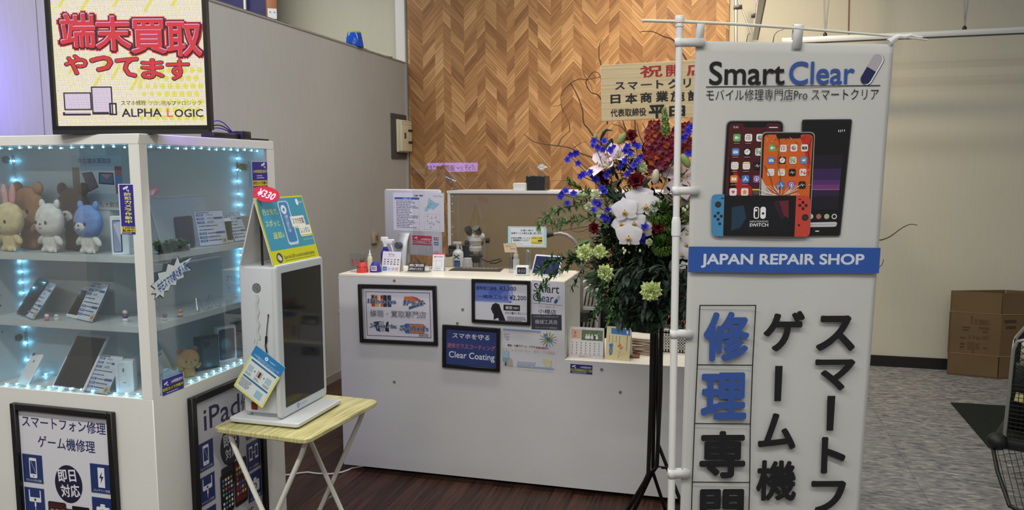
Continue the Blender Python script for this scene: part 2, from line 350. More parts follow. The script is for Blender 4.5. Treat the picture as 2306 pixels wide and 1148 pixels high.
wl = MB().box(XL-.07, 1.0, 0, XL, YB-.012, HP).build('wall_left', WPG, smooth=False); struct(wl)
m = MB(); m.box(XL-.075, 1.0, HP, XL+.006, YB-.012, HP+.012); struct(m.build('trim_1', mat('grey_cap', (150, 146, 140), .5), smooth=False))
m = MB(); m.box(XL, YB-.045, 0, XL+.012, YB-.012, HP); struct(m.build('trim_2', WPG, smooth=False))
a, b = on('y', YB, 893, 60).x, on('y', YB, 914, 60).x
struct(MB().rbox(a, YB-.03, 2.3, b, YB+.018, 4.0, .006).build('trim_3', mat('white_trim', (222, 222, 218), .4)))
for yy in (2.62, 4.05):
    pass
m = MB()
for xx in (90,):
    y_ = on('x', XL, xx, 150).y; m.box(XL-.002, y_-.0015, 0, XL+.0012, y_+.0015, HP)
struct(m.build('trim_4', mat('seam_grey_strip', (120, 117, 114), .7), smooth=False))  # thin grey strip along the wall panel seam
struct(MB().box(XL, 1.0, 0, XL+.008, YB-.03, .06).build('baseboard_left', mat('grey_cap', (150, 146, 140), .5), smooth=False))

# beyond the partition: navy shop panel, timber post
a, b = on('y', 6.35, 380, 20), on('y', 6.35, 601, 20)
t = thing('display_panel', 'dark navy display panel with a white tube rising beyond the low partition wall', 'panel', (a.x, 6.35, 0))
MB().box(0, 0, 0, b.x-a.x, .03, 3.6).build('board', mat('navy_board', (44, 40, 92), .5, var=.12), t)
q = on('y', 6.33, 553, 9); MB().cyl((q.x-a.x, -.03, 0), (q.x-a.x, -.03, 3.5), .012).build('tube', mat('white_tube', (225, 225, 225), .4), t, label='white upright tube')
a, b, c_ = on('y', 6.25, 602, 20), on('y', 6.25, 624, 20), on('y', 6.25, 637, 20)
t = thing('timber_post', 'brown timber post with a white metal plate, standing beyond the low partition wall', 'post', (b.x, 6.25, 0), math.radians(38))
MB().rbox(-.085, 0, 0, 0, .1, 3.6, .004).build('post', mat('post_timber', (150, 96, 58), .55, var=.15, vscale=6), t)
z0, z1 = on('y', 6.25, 612, 44).z, on('y', 6.25, 612, 21).z
mm = MB(); mm.box(-.08, -.006, z0, -.005, 0, z1); mm.build('bracket', mat('plate_white', (214, 218, 224), .35), t, label='white metal plate')
for xx in (-.06, -.025): MB().cyl((xx, -.009, z1-.03), (xx, -.005, z1-.03), .006).build('screw', mat('screw_grey', (130, 130, 130), .4, .8), t)

# blue cup upside down on the partition
P0 = on('x', XL-.03, 800, 108)
t = thing('cup', 'glossy blue cup with a yellow-green base, upside down on top of the partition wall', 'cup', (XL-.035, P0.y, HP+.013), rx=.0)
s = mpp(P0)
MB().lathe([(20*s, 0), (20.5*s, .006), (17*s, 22*s), (15.5*s, 30*s), (15*s, 31*s)], n=28).build('body', mat('blue_plastic', (24, 78, 186), .18, var=.08, vscale=20), t)
MB().lathe([(15.3*s, 30*s), (15*s, 33.5*s), (12.5*s, 34.5*s), (11*s, 32.6*s), (0.001, 32.5*s)], n=28).build('base_rim', mat('lime_plastic', (150, 176, 60), .35), t, label='yellow-green rim of the upturned base')
for k in range(10): MB().tube([(20*s*math.cos(.63*k)*.99, 20*s*math.sin(.63*k)*.99, .006), (17.2*s*math.cos(.63*k), 17.2*s*math.sin(.63*k), 22*s)], .0012, 5).build('ridge', mat('blue_plastic', (24, 78, 186), .18, var=.08, vscale=20), t)
pts = [on('x', XL-.02, x, y) for x, y in ((470, 6), (520, 22), (556, 33), (590, 44), (624, 54), (640, 58), (650, 66))]
o = MB().tube([(p.x, p.y, HP+.018) for p in pts], .006, 6).build('cable', mat('black_rubber', BLACK, .6)); tag(o, 'black cable lying along the top edge of the partition wall', 'cable')
o = MB().tube([(XL-.03, y_, HP+.02+.008*math.sin(9*y_)) for y_ in (5.3, 5.5, 5.7, 5.9, 6.1, 6.25, 6.4)], .005, 6).build('cable', mat('black_rubber', BLACK, .6)); tag(o, 'black cable end on the partition top next to the white corner strip', 'cable')

# breaker box and outlet
y0, y1 = on('x', XL, 880, 300).y, on('x', XL, 921, 300).y; z1, z0 = on('x', XL, 900, 258).z, on('x', XL, 900, 357).z
t = thing('breaker_box', 'cream electrical breaker box on a dark grey backboard, at the end of the left wall', 'electrical box', (XL, y0, z0))
MB().box(0, 0, 0, .014, min(y1, 6.58)-y0, z1-z0).build('backboard', mat('dark_grey_board', (74, 73, 72), .6), t)
ya = on('x', XL+.014, 891, 300).y-y0; dx = on('y', ya+y0, 903, 300).x-XL; yb = on('x', XL+dx, 930, 300).y-y0
za, zb = on('x', XL+dx, 912, 343).z-z0, on('x', XL+dx, 912, 269).z-z0
cream = mat('cream_plastic', (212, 206, 176), .4)
MB().rbox(.014, ya, za, dx*.55, yb, zb, .01, 3).build('case', cream, t)
MB().rbox(dx*.5, ya+.02, za+.008, dx, yb-.02, zb-.008, .008, 3).build('door', cream, t)
c = Canvas((XL+dx+.0005, y0+ya, z0+za), (0, 1, 0), (0, 0, 1)); hh = zb-za; ww = yb-ya
c.frame_(ww*.1, hh*.85, ww*.9, hh*.93, .003, (150, 144, 120)); c.rect(ww*.28, hh*.42, ww*.42, hh*.6, (40, 40, 38)); c.rect(ww*.3, hh*.45, ww*.36, hh*.57, (90, 90, 88))
c.done('door_panel', t, label='printed plate with a small dark window')
for zz in (.64, .28):
    for k in range(3): MB().rbox(dx, ya+ww*(.6+.11*k), za+hh*zz, dx+.012, ya+ww*(.64+.11*k), za+hh*(zz+.07), .002).build('switch', mat('black_plastic', (30, 30, 32), .4), t)
q = on('x', XL, 841, 535); s = mpp(q)
t = thing('wall_socket', 'small beige wall socket box on the left wall above the counter end', 'socket', (XL, q.y, q.z))
MB().rbox(0, -.05, -.045, .03, .05, .045, .006).build('case', mat('beige_plastic', (168, 156, 132), .45), t)
MB().box(.03, -.02, -.02, .032, .02, .02).build('face', mat('beige_dark', (120, 110, 92), .45), t)

# ------------------------------------------------------------------ rails hung from the ceiling in front of the right wall
YR = 6.05
pA, pB = on('y', YR, 1760, 94), on('y', YR, 2306, 69)
zr = (on('y', YR, 2306, 69).z+on('y', YR, 1830, 90).z)/2
t = thing('ceiling_rail', 'long pale metal rail hung on thin rods in front of the right wall', 'rail', (pA.x, YR, zr))
MB().rbox(0, -.02, -.018, 3.2, .02, .022, .004).build('bar', mat('pale_metal', (205, 206, 202), .35, .3), t)
MB().box(0, -.021, -.022, 3.2, .021, -.018).build('track_slot', mat('black_plastic', (30, 30, 32), .4), t)
for xp, yt in ((1858, 80), (2172, 62)):
    q = on('y', YR, xp, yt).x-pA.x; h = 1.9
    for d in (-.03, .03): MB().tube([(q, 0, .02), (q+d*.5, 0, .28), (q+d, 0, h)], .005, 6).build('rod', mat('rod_metal', (168, 168, 164), .35, .6), t)
    MB().rbox(q-.03, -.012, .31, q+.03, .012, .34, .003).build('clamp', mat('black_plastic', (30, 30, 32), .4), t)
    MB().ell((q, 0, .03), (.014, .014, .02)).build('hook', mat('black_plastic', (30, 30, 32), .4), t)
XR = on('y', 5.6, 1707, 45).x; zq = on('y', 5.6, 1709, 45).z
t = thing('ceiling_rail', 'dark-edged metal rail running toward the back wall above the flowers, with hanger rods', 'rail', (XR, 5.6, zq))
MB().rbox(-.018, -1.5, -.016, .018, .75, .016, .003).build('bar', mat('pale_metal', (205, 206, 202), .35, .3), t)
MB().box(.018, -1.5, -.018, .024, .75, .018).build('track_slot', mat('black_plastic', (30, 30, 32), .4), t)
def rod(x0, y0, x1, y1, yp, r=.006):
    a, b = on('y', yp, x0, y0), on('y', yp, x1, y1); o = V((XR, 5.6, zq)); MB().tube([a-o, b-o], r, 6).build('rod', mat('rod_metal', (168, 168, 164), .35, .6), t)
    return a-o, b-o
rod(1657, -40, 1657, 96, 6.2, .012); rod(1651, -30, 1693, 78, 6.0); rod(1702, -30, 1697, 72, 5.9); rod(1696, -20, 1709, 22, 5.7)
for x, y, yp in ((1664, 16, 6.0), (1699, 35, 5.9), (1659, 17, 6.2)):
    q = on('y', yp, x, y)-V((XR, 5.6, zq)); MB().rbox(q.x-.022, q.y-.014, q.z-.014, q.x+.022, q.y+.014, q.z+.014, .003).build('clamp', mat('black_plastic', (30, 30, 32), .4), t)
q0, q1 = on('y', YB+.01, 1912, -10), on('y', YB+.01, 1910, 86)
o = MB().tube([q0, q1], .0035, 5).build('cord', mat('red_brown_cord', (120, 76, 66), .6)); tag(o, 'thin reddish cord hanging straight down the right wall', 'cord')

# ------------------------------------------------------------------ counter
YC = 3.603; ZT = 1.03; ZL = .657; XA, XS, XE = -1.912, -.742, .34
YT = on('x', XS, 1307, 640).y
YL = YC+.52
lam = mat('white_laminate', (208, 208, 207), .38, var=.03, vscale=3, bump=.05, bscale=60)
t = thing('shop_counter', 'white laminate shop counter with a tall left half and a low right half', 'counter', (XA, YC, 0))
lx, hx, ty, ly = XS-XA, XE-XA, YT-YC, YL-YC
m = MB()
prof = [(0, .03), (hx, .03), (hx, ZL-.002), (lx, ZL-.002), (lx, ZT-.012), (0, ZT-.012)]
fr = M(((1, 0, 0, 0), (0, 0, -1, .025), (0, 1, 0, 0), (0, 0, 0, 1))); m.T = fr; m.prism(prof, 0, .025); m.build('front_panel', lam, t)
m = MB(); m.box(0, .025, .03, .022, ty, ZT-.012); m.build('side_panel', lam, t)
for k, x in enumerate((lx-.02, lx-.045, lx-.07)): m = MB(); m.box(x, .025+(.0 if k == 0 else .06), ZL, x+.019, ty-(.0 if k == 0 else .04), ZT-.012); m.build('side_panel', lam, t)
m = MB(); m.rbox(0, 0, ZT-.012, lx, ty, ZT, .002, 1); m.build('worktop', mat('white_worktop', (238, 232, 216), .3, var=.02), t, label='upper cream-white worktop')
m = MB(); m.rbox(lx-.0, 0.001, ZL-.02, hx, ly, ZL, .002, 1); m.build('worktop', mat('white_worktop', (238, 232, 216), .3, var=.02), t, label='lower cream-white worktop')
m = MB(); m.box(hx-.022, .025, .03, hx, ly, ZL-.02); m.build('side_panel', lam, t)
m = MB(); m.box(.03, .06, 0, hx-.03, ty-.02, .031); m.build('plinth', mat('plinth_black', (18, 17, 17), .7), t)
for x, y in ((888, 632), (1042, 697), (888, 860), (1355, 832), (1397, 883), (1250, 714), (1030, 728)):
    q = on('y', YC, x, y); m = MB(); m.cyl((q.x-XA, -.0012, q.z), (q.x-XA, .001, q.z), .0075, n=16); m.build('screw_cap', mat('cap_grey', (120, 118, 116), .5), t)
# ------------------------------------------------------------------ corner showcase
K = on('z', 1.66, 311, 300); XC, YF = K.x, K.y; YBK = on('x', XC, 616, 322).y; XZ = -2.46; ZG0, ZG1 = .868, 1.629
cab = mat('cabinet_white', (222, 222, 217), .42, var=.025, vscale=4, bump=.05, bscale=50)
inn = mat('cabinet_inside', (188, 196, 199), .3, var=.02)
sc = thing('glass_showcase', 'tall white corner showcase with lit glass front and glass side, on the left', 'showcase', (XC, YF, 0))
def cb(name, x0, y0, z0, x1, y1, z1, m=cab, lab=None, r=0):
    mb = MB(TR(-XC, -YF, 0)); (mb.rbox(x0, y0, z0, x1, y1, z1, r, 1) if r else mb.box(x0, y0, z0, x1, y1, z1)); return mb.build(name, m, sc, label=lab)
XG = on('y', YF, 304, 600).x; XH = -2.284; YG = on('x', XC, 345, 600).y; YH = on('x', XC, 611, 600).y
cb('body', XZ, YF, .03, XC, YBK, ZG0, r=.002); cb('top_panel', XZ, YF, ZG1, XC, YBK, 1.66, r=.002)
cb('corner_post', XG, YF, ZG0, XC, YG, ZG1); cb('post', XC-.02, YH, ZG0, XC, YBK, ZG1); cb('post', XZ, YF, ZG0, XH-.002, YF+.02, ZG1)
cb('plinth', XZ+.03, YF+.03, 0, XC-.03, YBK-.02, .03, mat('plinth_black', (18, 17, 17), .7))
DW = [(XH, YF), (XH, YF+.155), (-1.92, YF+.155), (-1.785, YBK-.06), (XC-.02, YBK-.06)]       # inner back walls, seen from above
mb = MB(TR(-XC, -YF, 0)); mb.box(XH-.016, YF+.02, ZG0, XH, YF+.155, ZG1); mb.build('side_panel', inn, sc)
mb = MB(TR(-XC, -YF, 0)); mb.prism([(XH-.016, YF+.155), (-1.92, YF+.155), (-1.785, YBK-.06), (XC-.004, YBK-.06), (XC-.004, YBK-.02), (-1.80, YBK-.02), (-1.94, YF+.175), (XH-.016, YF+.175)][::-1], ZG0, ZG1); mb.build('back_panel', inn, sc)
def shelf(z, dz=.02):
    mb = MB(TR(-XC, -YF, 0)); mb.prism([(XH, YF+.012), (XC-.012, YF+.012), (XC-.012, YBK-.062), (-1.784, YBK-.062), (-1.918, YF+.153), (XH, YF+.153)], z-dz, z); mb.build('shelf', inn, sc)
ZS1, ZS2, ZS0 = 1.298, 1.087, ZG0
shelf(ZS1); shelf(ZS2)
gl = glass('showcase_glass', (252, 254, 254), .004, .015, .32)
mb = MB(TR(-XC, -YF, 0)); mb.box(XH, YF+.003, ZG0+.001, XG, YF+.007, ZG1-.001); mb.build('glass_pane', gl, sc, label='front glass pane')
mb = MB(TR(-XC, -YF, 0)); mb.box(XC-.007, YG, ZG0+.001, XC-.003, YH, ZG1-.001); mb.build('glass_pane', gl, sc, label='side glass pane')
chrome = mat('hinge_metal', (150, 148, 142), .3, .8)
def hinge(P, U, W):
    T = M.Translation(-sc.location) @ frame(P, U, W)
    o = MB(T); o.rbox(-.002, -.016, 0, .008, .016, .003, .001); o.rbox(.004, -.005, .002, .03, .005, .012, .002); hb = o.build('hinge', chrome, sc)
    o = MB(T); o.cyl((.028, 0, 0), (.028, 0, .011), .0125, n=20); o.rbox(.034, -.011, .001, .046, .011, .009, .002); o.build('hinge_cup', mat('hinge_dark', (96, 96, 94), .35, .7), hb)
    for v in (-.011, .011): o = MB(T); o.cyl((.003, v, .003), (.003, v, .0045), .003, n=10); o.build('screw', chrome, hb)
for zz in (1.59, 1.0):
    hinge(V((XH+.001, YF+.15, zz)), (0, -1, 0), (0, 0, 1))
hinge(V((-1.782, YBK-.061, 1.565)), (1, 0, 0), (0, 0, 1))
# dowel holes and key hole rows
hol = mat('hole_dark', (60, 60, 60), .7)
for k in range(7):
    o = MB(); o.cyl((XH-XC+.0003, .06, 1.25-.033*k-(.02 if k > 4 else 0)), (XH-XC+.0011, .06, 1.25-.033*k-(.02 if k > 4 else 0)), .0032, n=10); o.build('peg_hole', hol, sc)

# light strings: one per run, bulbs as parts
bulb = mat('blue_bulb', (120, 214, 255), .3, emit=48); wire = mat('clear_wire', (170, 190, 196), .4)
b0 = MB().ell((0, 0, 0), (.0027, .0027, .0027), nu=8, nv=6).build('bulb', bulb)
bme = b0.data; D.objects.remove(b0)
def string(pts, n, label, wob=.004):
    P = [V(p) for p in pts]; t = thing('light_string', label, 'string lights', tuple(P[0]), group=None)
    ln = [0]
    for i in range(1, len(P)): ln.append(ln[-1]+(P[i]-P[i-1]).length)
    def at(d):
        for i in range(1, len(P)):
            if d <= ln[i]+1e-9: return P[i-1].lerp(P[i], (d-ln[i-1])/max(1e-9, ln[i]-ln[i-1]))
        return P[-1]
    MB().tube([at(ln[-1]*i/40)-P[0]+V((random.uniform(-wob, wob)*.4, random.uniform(-wob, wob)*.3, random.uniform(-wob, wob)*.4)) for i in range(41)], .0009, 5).build('wire', wire, t)
    for i in range(n):
        o = D.objects.new('bulb', bme); link(o, t); q = at(ln[-1]*(i+.5)/n)-P[0]; o.location = q+V((random.uniform(-wob, wob)*.5, 0, random.uniform(-wob, wob)*.5))
    return t
string([(XH+.006, YF+.143, ZG1-.01), (XH+.006, YF+.143, ZS1+.004)], 5, 'blue fairy lights down the left inner corner of the top shelf')
string([(XH+.006, YF+.143, ZS1-.024), (XH+.006, YF+.143, ZS2+.004)], 5, 'blue fairy lights down the left inner corner of the middle shelf')
string([(XH+.006, YF+.143, ZS2-.024), (XH+.006, YF+.143, ZS0+.012), (XH+.03, YF+.14, ZS0+.008), (-2.06, YF+.14, ZS0+.008)], 7, 'blue fairy lights in the left corner behind the white phone on the cabinet floor')
string([(XH+.03, YF+.02, ZG1-.006), (XG-.01, YF+.02, ZG1-.006)], 14, 'blue fairy lights along the top edge of the front glass')
string([(XH+.03, YF+.016, ZS0+.006), (XG-.01, YF+.016, ZS0+.006)], 13, 'blue fairy lights along the bottom edge of the front glass')
string([(XC-.02, YG+.02, ZG1-.006), (XC-.02, YH-.01, ZG1-.006)], 15, 'blue fairy lights along the top edge of the side glass')
string([(XC-.018, YG+.15, ZS0+.006), (XC-.018, YH-.01, ZS0+.006)], 12, 'blue fairy lights along the bottom edge of the side glass')
string([(-1.775, YBK-.07, ZG1-.01), (-1.775, YBK-.07, ZS1+.06)], 6, 'blue fairy lights down the far corner behind the side glass, beside the hinge')
string([(-1.775, YBK-.07, ZS1-.024), (-1.775, YBK-.07, ZS2+.004)], 7, 'blue fairy lights in the far corner of the middle shelf behind the side glass')
string([(XG-.012, YF+.025, ZG1-.03), (XG-.012, YF+.025, ZS0+.02)], 12, 'blue fairy lights down the corner post inside the front glass')
string([(XC-.016, YH-.012, ZG1-.03), (XC-.016, YH-.012, ZS1)], 5, 'blue fairy lights down the far post of the side glass')

# ------------------------------------------------------------------ LED sign on top of the showcase
def fdepth(d, x, y): return EYE+ray(x, y)*d
HF = V((FWD.x, FWD.y, 0)).normalized(); HR = V((HF.y, -HF.x, 0))
def facing(d, x, y):   # point at horizontal viewing depth d
    r_ = ray(x, y); return EYE+r_*(d/r_.dot(HF))
DL = 2.36
A, B_, C_ = facing(DL, 119, 304), facing(DL, 478, 300), facing(DL, 95, 0)
Wd = (B_-A).dot(HR); Ht = Wd*1.03; Z0 = 1.66
t = thing('led_sign', 'large square LED matrix sign in a black frame on top of the white showcase', 'sign', (A.x, A.y, Z0), math.atan2(HR.y, HR.x)-.012)
blk = mat('black_metal', (20, 20, 22), .45, var=.2, vscale=30)
for n, bx in (('frame', (0, 0, .012, .012, .022, Ht)), ('frame', (Wd-.012, 0, .012, Wd, .022, Ht)), ('frame', (0.012, 0, Ht-.012, Wd-.012, .022, Ht)), ('frame', (0.012, 0, .012, Wd-.012, .022, .024))):
    MB().box(*bx).build(n, blk, t)
MB().box(.012, .012, .012, Wd-.012, .05, Ht-.02).build('housing', blk, t)
MB().box(.0, .0, 0, Wd*.985, .022, .012).build('base_bar', mat('dark_metal', (40, 40, 42), .5), t)
def ledmk(col, e=1.0, spark=.0):
    m, nt, p, L = nodes('led_dots'); uv = nt.nodes.new('ShaderNodeUVMap'); sx = nt.nodes.new('ShaderNodeSeparateXYZ'); L(uv.outputs[0], sx.inputs[0])
    P = .00313
    def dot(o): return mth(nt, 'SMOOTH_MIN', mth(nt, 'MULTIPLY', mth(nt, 'PINGPONG', mth(nt, 'DIVIDE', o, P), .5), 3.2), 1.0, .3)
    g = mth(nt, 'MULTIPLY', dot(sx.outputs[0]), dot(sx.outputs[1])); g = mth(nt, 'MULTIPLY_ADD', g, .75, .25)
    c = lin(col)+(1,)
    if spark:
        ix = nt.nodes.new('ShaderNodeVectorMath'); ix.operation = 'SCALE'; L(uv.outputs[0], ix.inputs[0]); ix.inputs['Scale'].default_value = 1/P
        fl = nt.nodes.new('ShaderNodeVectorMath'); fl.operation = 'FLOOR'; L(ix.outputs[0], fl.inputs[0])
        wn = nt.nodes.new('ShaderNodeTexWhiteNoise'); wn.noise_dimensions = '2D'; L(fl.outputs[0], wn.inputs['Vector'])
        cc = ramp(nt, wn.outputs[0], [(0, (250, 246, 140)), (.3, (255, 252, 205)), (.55, (255, 236, 226)), (.8, (250, 215, 245)), (1, (255, 255, 235))])
        L(mixc(nt, spark, tuple(col), cc), p.inputs['Emission Color'])
    else: p.inputs['Emission Color'].default_value = c
    p.inputs['Base Color'].default_value = (.01, .01, .01, 1); p.inputs['Roughness'].default_value = .6
    L(mth(nt, 'MULTIPLY', g, e*1.35), p.inputs['Emission Strength']); return m
u_ = V((math.cos(t.rotation_euler.z), math.sin(t.rotation_euler.z), 0))
c = Canvas(V((A.x, A.y, Z0))+V((-u_.y, u_.x, 0))*.0105, u_, (0, 0, 1), mk=lambda col: ledmk(col))
c.rect(.012, .022, Wd-.012, Ht-.012, ledmk((255, 250, 205), 1.0, .85))
yel = ledmk((250, 240, 110), .95); rnd = random.Random(5)
iw = Wd-.024; ih = Wd*300/361-.022
def L_(x, y): return (.012+iw*(x-.0), .022+ih*(1-y))
for i in range(9):
    for j in range(7): c.disc(*L_(.56+.05*i+(.025 if j % 2 else 0), .56+.062*j), .0085 if i > 2 else .007, yel, n=10) if .56+.05*i+(.025 if j % 2 else 0) < .98 else None
for x0, y0, l in ((.38, .62, .1), (.45, .57, .13), (.5, .71, .1), (.33, .52, .08), (.56, .66, .09), (.2, .1, .12), (.42, .06, .1), (.06, .06, .08), (.1, .58, .08), (.26, .68, .08), (.62, .1, .1), (.8, .06, .08)):
    a_, b_ = L_(x0, y0), L_(x0+l*.55, y0-l); c.line([a_, b_], .008, yel)
dk = ledmk((70, 12, 22), .5); pk = ledmk((255, 170, 215), 1.0); rd = ledmk((232, 50, 64), .95); og = ledmk((255, 112, 70), .95)
def ltext(s, x0, y0, x1, y1, col, **k): a_, b_ = L_(x0, y1), L_(x1, y0); c.text(s, a_[0], a_[1], b_[0], b_[1], col, **k)
for i, ch in enumerate('端末買取'):
    x0 = .055+.232*i; y0 = .115+.024*i; x1, y1 = x0+.235, y0+.27
    for off, col in ((.062, rd), (.048, dk)): pass
    ltext(ch, x0-.022, y0-.02, x1+.022, y1+.02, rd, bold=.085); 
for i, ch in enumerate('端末買取'):
    x0 = .055+.232*i; y0 = .115+.024*i; x1, y1 = x0+.235, y0+.27; ltext(ch, x0-.014, y0-.012, x1+.014, y1+.012, dk, bold=.07)
for i, ch in enumerate('端末買取'):
    x0 = .055+.232*i; y0 = .115+.024*i; x1, y1 = x0+.235, y0+.27; ltext(ch, x0, y0-.004, x1, y1-.004, pk, bold=.03); ltext(ch, x0+.004, y0+.004, x1, y1, rd, bold=.022)
for i, ch in enumerate('やってます'):
    x0 = .075+.168*i; y0 = .435+.012*i; h = .155 if ch != 'っ' else .12; x1, y1 = x0+.15, y0+h; y0 = y1-h
    ltext(ch, x0-.006, y0-.004, x1+.006, y1+.008, dk, bold=.06); ltext(ch, x0, y0, x1, y1, rd, bold=.03)
lilac = ledmk((236, 218, 240), .95); ink = ledmk((62, 44, 66), .5); tx = ledmk((96, 86, 66), .6)
def lrect(x0, y0, x1, y1, col): a_, b_ = L_(x0, y1), L_(x1, y0); c.rect(a_[0], a_[1], b_[0], b_[1], col)
def lframe(x0, y0, x1, y1, wd, col): a_, b_ = L_(x0, y1), L_(x1, y0); c.frame_(a_[0], a_[1], b_[0], b_[1], wd, col)
lrect(.06, .735, .235, .865, lilac); lframe(.06, .735, .235, .865, .004, ink); lrect(.045, .885, .23, .912, ink); lrect(.06, .885, .23, .896, lilac)
lrect(.245, .69, .375, .9, lilac); lframe(.245, .69, .375, .9, .004, ink); lrect(.245, .885, .35, .905, ink)
lframe(.36, .82, .40, .905, .005, ink)
ltext('スマホ修理', .435, .795, .6, .835, tx, bold=.012); ltext('プロショップ', .62, .80, .8, .838, tx); ltext('アルファロジック', .70, .80, .965, .838, tx)
ltext('ALPHA', .435, .86, .70, .925, ink, bold=.02); ltext('L', .735, .863, .775, .928, og, bold=.02); ltext('OGIC', .785, .866, .975, .93, ink, bold=.02)
c.done('screen', t, label='glowing pale yellow LED screen with red lettering')

# rear face of the double-sided sign, lighting the wall behind and mirrored in the counter screen
RO = V((A.x, A.y, Z0))+u_*(Wd-.012)+V((-u_.y, u_.x, 0))*.0515
vio = mat('sign_violet_light', (178, 150, 255), .4, emit=6); dkv = mat('sign_dark_violet', (60, 44, 110), .5, emit=.5); c = Canvas(RO, -u_, (0, 0, 1)); rw = Wd-.05; c.rect(.0, .032, rw, Ht-.032, vio)
c.text('バッテリー', .02, .036, .02+rw*.36, .086, dkv, bold=.02); c.text('修理', .02+rw*.40, .036, .02+rw*.60, .086, dkv, bold=.02); c.text('やってます', .02+rw*.64, .036, .02+rw*.97, .086, dkv, bold=.02)
c.text('電池交換', .04, Ht*.45, rw-.04, Ht*.75, dkv, bold=.04); c.done('rear_screen', t, label='violet glowing rear screen')

# power supply and cable next to the sign
q = V((XC, 0, 0)); P1 = on('z', 1.66, 500, 311)
yy0, yy1 = on('x', XC-.05, 490, 311).y, on('x', XC-.05, 550, 311).y
t = thing('power_adapter', 'black power adapter block with violet cables beside the LED sign', 'power supply', (XC-.05, yy1, 1.66))
MB().rbox(-.03, -.055, .002, .03, .0, .032, .003).build('case', mat('black_plastic', (30, 30, 32), .4), t)
MB().rbox(-.035, -.20, .002, .02, -.06, .022, .004).build('brick', mat('black_plastic', (30, 30, 32), .4), t)
for k, (r, h) in enumerate(((.022, .03), (.03, .045), (.026, .02))): MB().tube([(.0, -.06-.02*i, .018+h*math.sin(PI*i/9)) for i in range(10)], .0022, 6).build('cable', mat('violet_cable' if k else 'black_rubber', (70, 60, 190) if k else BLACK, .5), t)
yy = on('x', XC-.03, 578, 317).y
o = MB().rbox(XC-.06, yy-.04, 1.6605, XC-.01, yy+.05, 1.668, .002).build('controller_box', mat('black_plastic', (30, 30, 32), .4)); tag(o, 'thin flat black controller box at the far right end of the showcase top', 'controller')
# ------------------------------------------------------------------ framed posters on the showcase
frm = mat('frame_black', (20, 20, 21), .38, var=.15, vscale=30)
def picture(name, label, cat, O, U, W, wd, ht, bw, paint, dp=.018, group=None, paper=(214, 214, 222), acrylic=True):
    """a framed print: O is the lower left outer corner on the wall plane"""
    T = frame(O, U, W); t = D.objects.new(name, None); t.empty_display_size = .05; t.matrix_basis = T; link(t); tag(t, label, cat, group)
    for x0, y0, x1, y1 in ((0, 0, bw, ht), (wd-bw, 0, wd, ht), (bw, 0, wd-bw, bw), (bw, ht-bw, wd-bw, ht)):
        MB().rbox(x0, y0, .0005, x1, y1, dp, .002, 1).build('frame_bar', frm, t)
    MB().box(bw*.5, bw*.5, .001, wd-bw*.5, ht-bw*.5, .006).build('backing', mat('backing_grey', (120, 116, 112), .7), t)
    c = Canvas(T @ V((0, 0, .0062)), U, W, rough=.3); c.rect(bw, bw, wd-bw, ht-bw, paper); paint(c, bw, bw, wd-bw, ht-bw); c.done('print', t)
    return t
def icon(c, x, y, s, h, kind):
    """dark blue service tile with a white pictogram and a caption"""
    c.rect(x, y, x+s, y+h, (66, 84, 132)); c.rect(x+.02*s, y+.02*h, x+.98*s, y+.98*h, (38, 54, 108)); w_ = (226, 228, 236)
    X = lambda q: x+q*s; Y = lambda q: y+q*h
    if kind == 0:
        c.rect(X(.33), Y(.18), X(.70), Y(.88), w_, r=.05*s); c.rect(X(.37), Y(.32), X(.66), Y(.78), (38, 54, 108)); c.disc(X(.515), Y(.25), .03*s, (38, 54, 108), n=10)
        c.line([(X(.44), Y(.76)), (X(.5), Y(.6)), (X(.55), Y(.55)), (X(.62), Y(.36))], .012*s, w_)
    elif kind == 1:
        c.rect(X(.22), Y(.5), X(.82), Y(.93), w_, r=.05*s); c.rect(X(.27), Y(.66), X(.77), Y(.93), (38, 54, 108)); c.disc(X(.52), Y(.58), .055*s, (38, 54, 108), n=12); c.line([(X(.52), Y(.5)), (X(.52), Y(.22))], .03*s, w_); c.rect(X(.48), Y(.34), X(.56), Y(.48), w_)
    elif kind == 2:
        c.rect(X(.36), Y(.2), X(.68), Y(.88), w_); c.poly([(X(.56), Y(.76)), (X(.42), Y(.52)), (X(.51), Y(.52)), (X(.47), Y(.32)), (X(.63), Y(.58)), (X(.53), Y(.58))], (38, 54, 108))
    elif kind == 3:
        c.rect(X(.2), Y(.28), X(.84), Y(.68), w_, r=.06*s); c.rect(X(.4), Y(.62), X(.62), Y(.78), w_, r=.04*s); c.disc(X(.5), Y(.47), .15*s, (38, 54, 108)); c.disc(X(.5), Y(.47), .09*s, w_); c.disc(X(.76), Y(.6), .025*s, (38, 54, 108), n=8)
    elif kind == 4:
        c.poly([(X(.52), Y(.95)), (X(.36), Y(.6)), (X(.32), Y(.45)), (X(.38), Y(.32)), (X(.52), Y(.26)), (X(.66), Y(.32)), (X(.72), Y(.45)), (X(.68), Y(.6))], w_)
        c.line([(X(.42), Y(.42)), (X(.48), Y(.34)), (X(.55), Y(.32))], .02*s, (38, 54, 108))
    else:
        for q in (.16, .6): c.rect(X(q), Y(.35), X(q+.25), Y(.85), w_, r=.03*s); c.rect(X(q+.03), Y(.43), X(q+.22), Y(.78), (38, 54, 108))
        c.line([(X(.42), Y(.6)), (X(.6), Y(.6))], .05*s, w_)
    cap = ('フロントパネル交換', 'ライトニング交換', 'バッテリー交換', 'カメラ交換', '水没', 'データ移行')[kind]
    c.text(cap, X(.12), Y(.05), X(.9), Y(.14), w_)
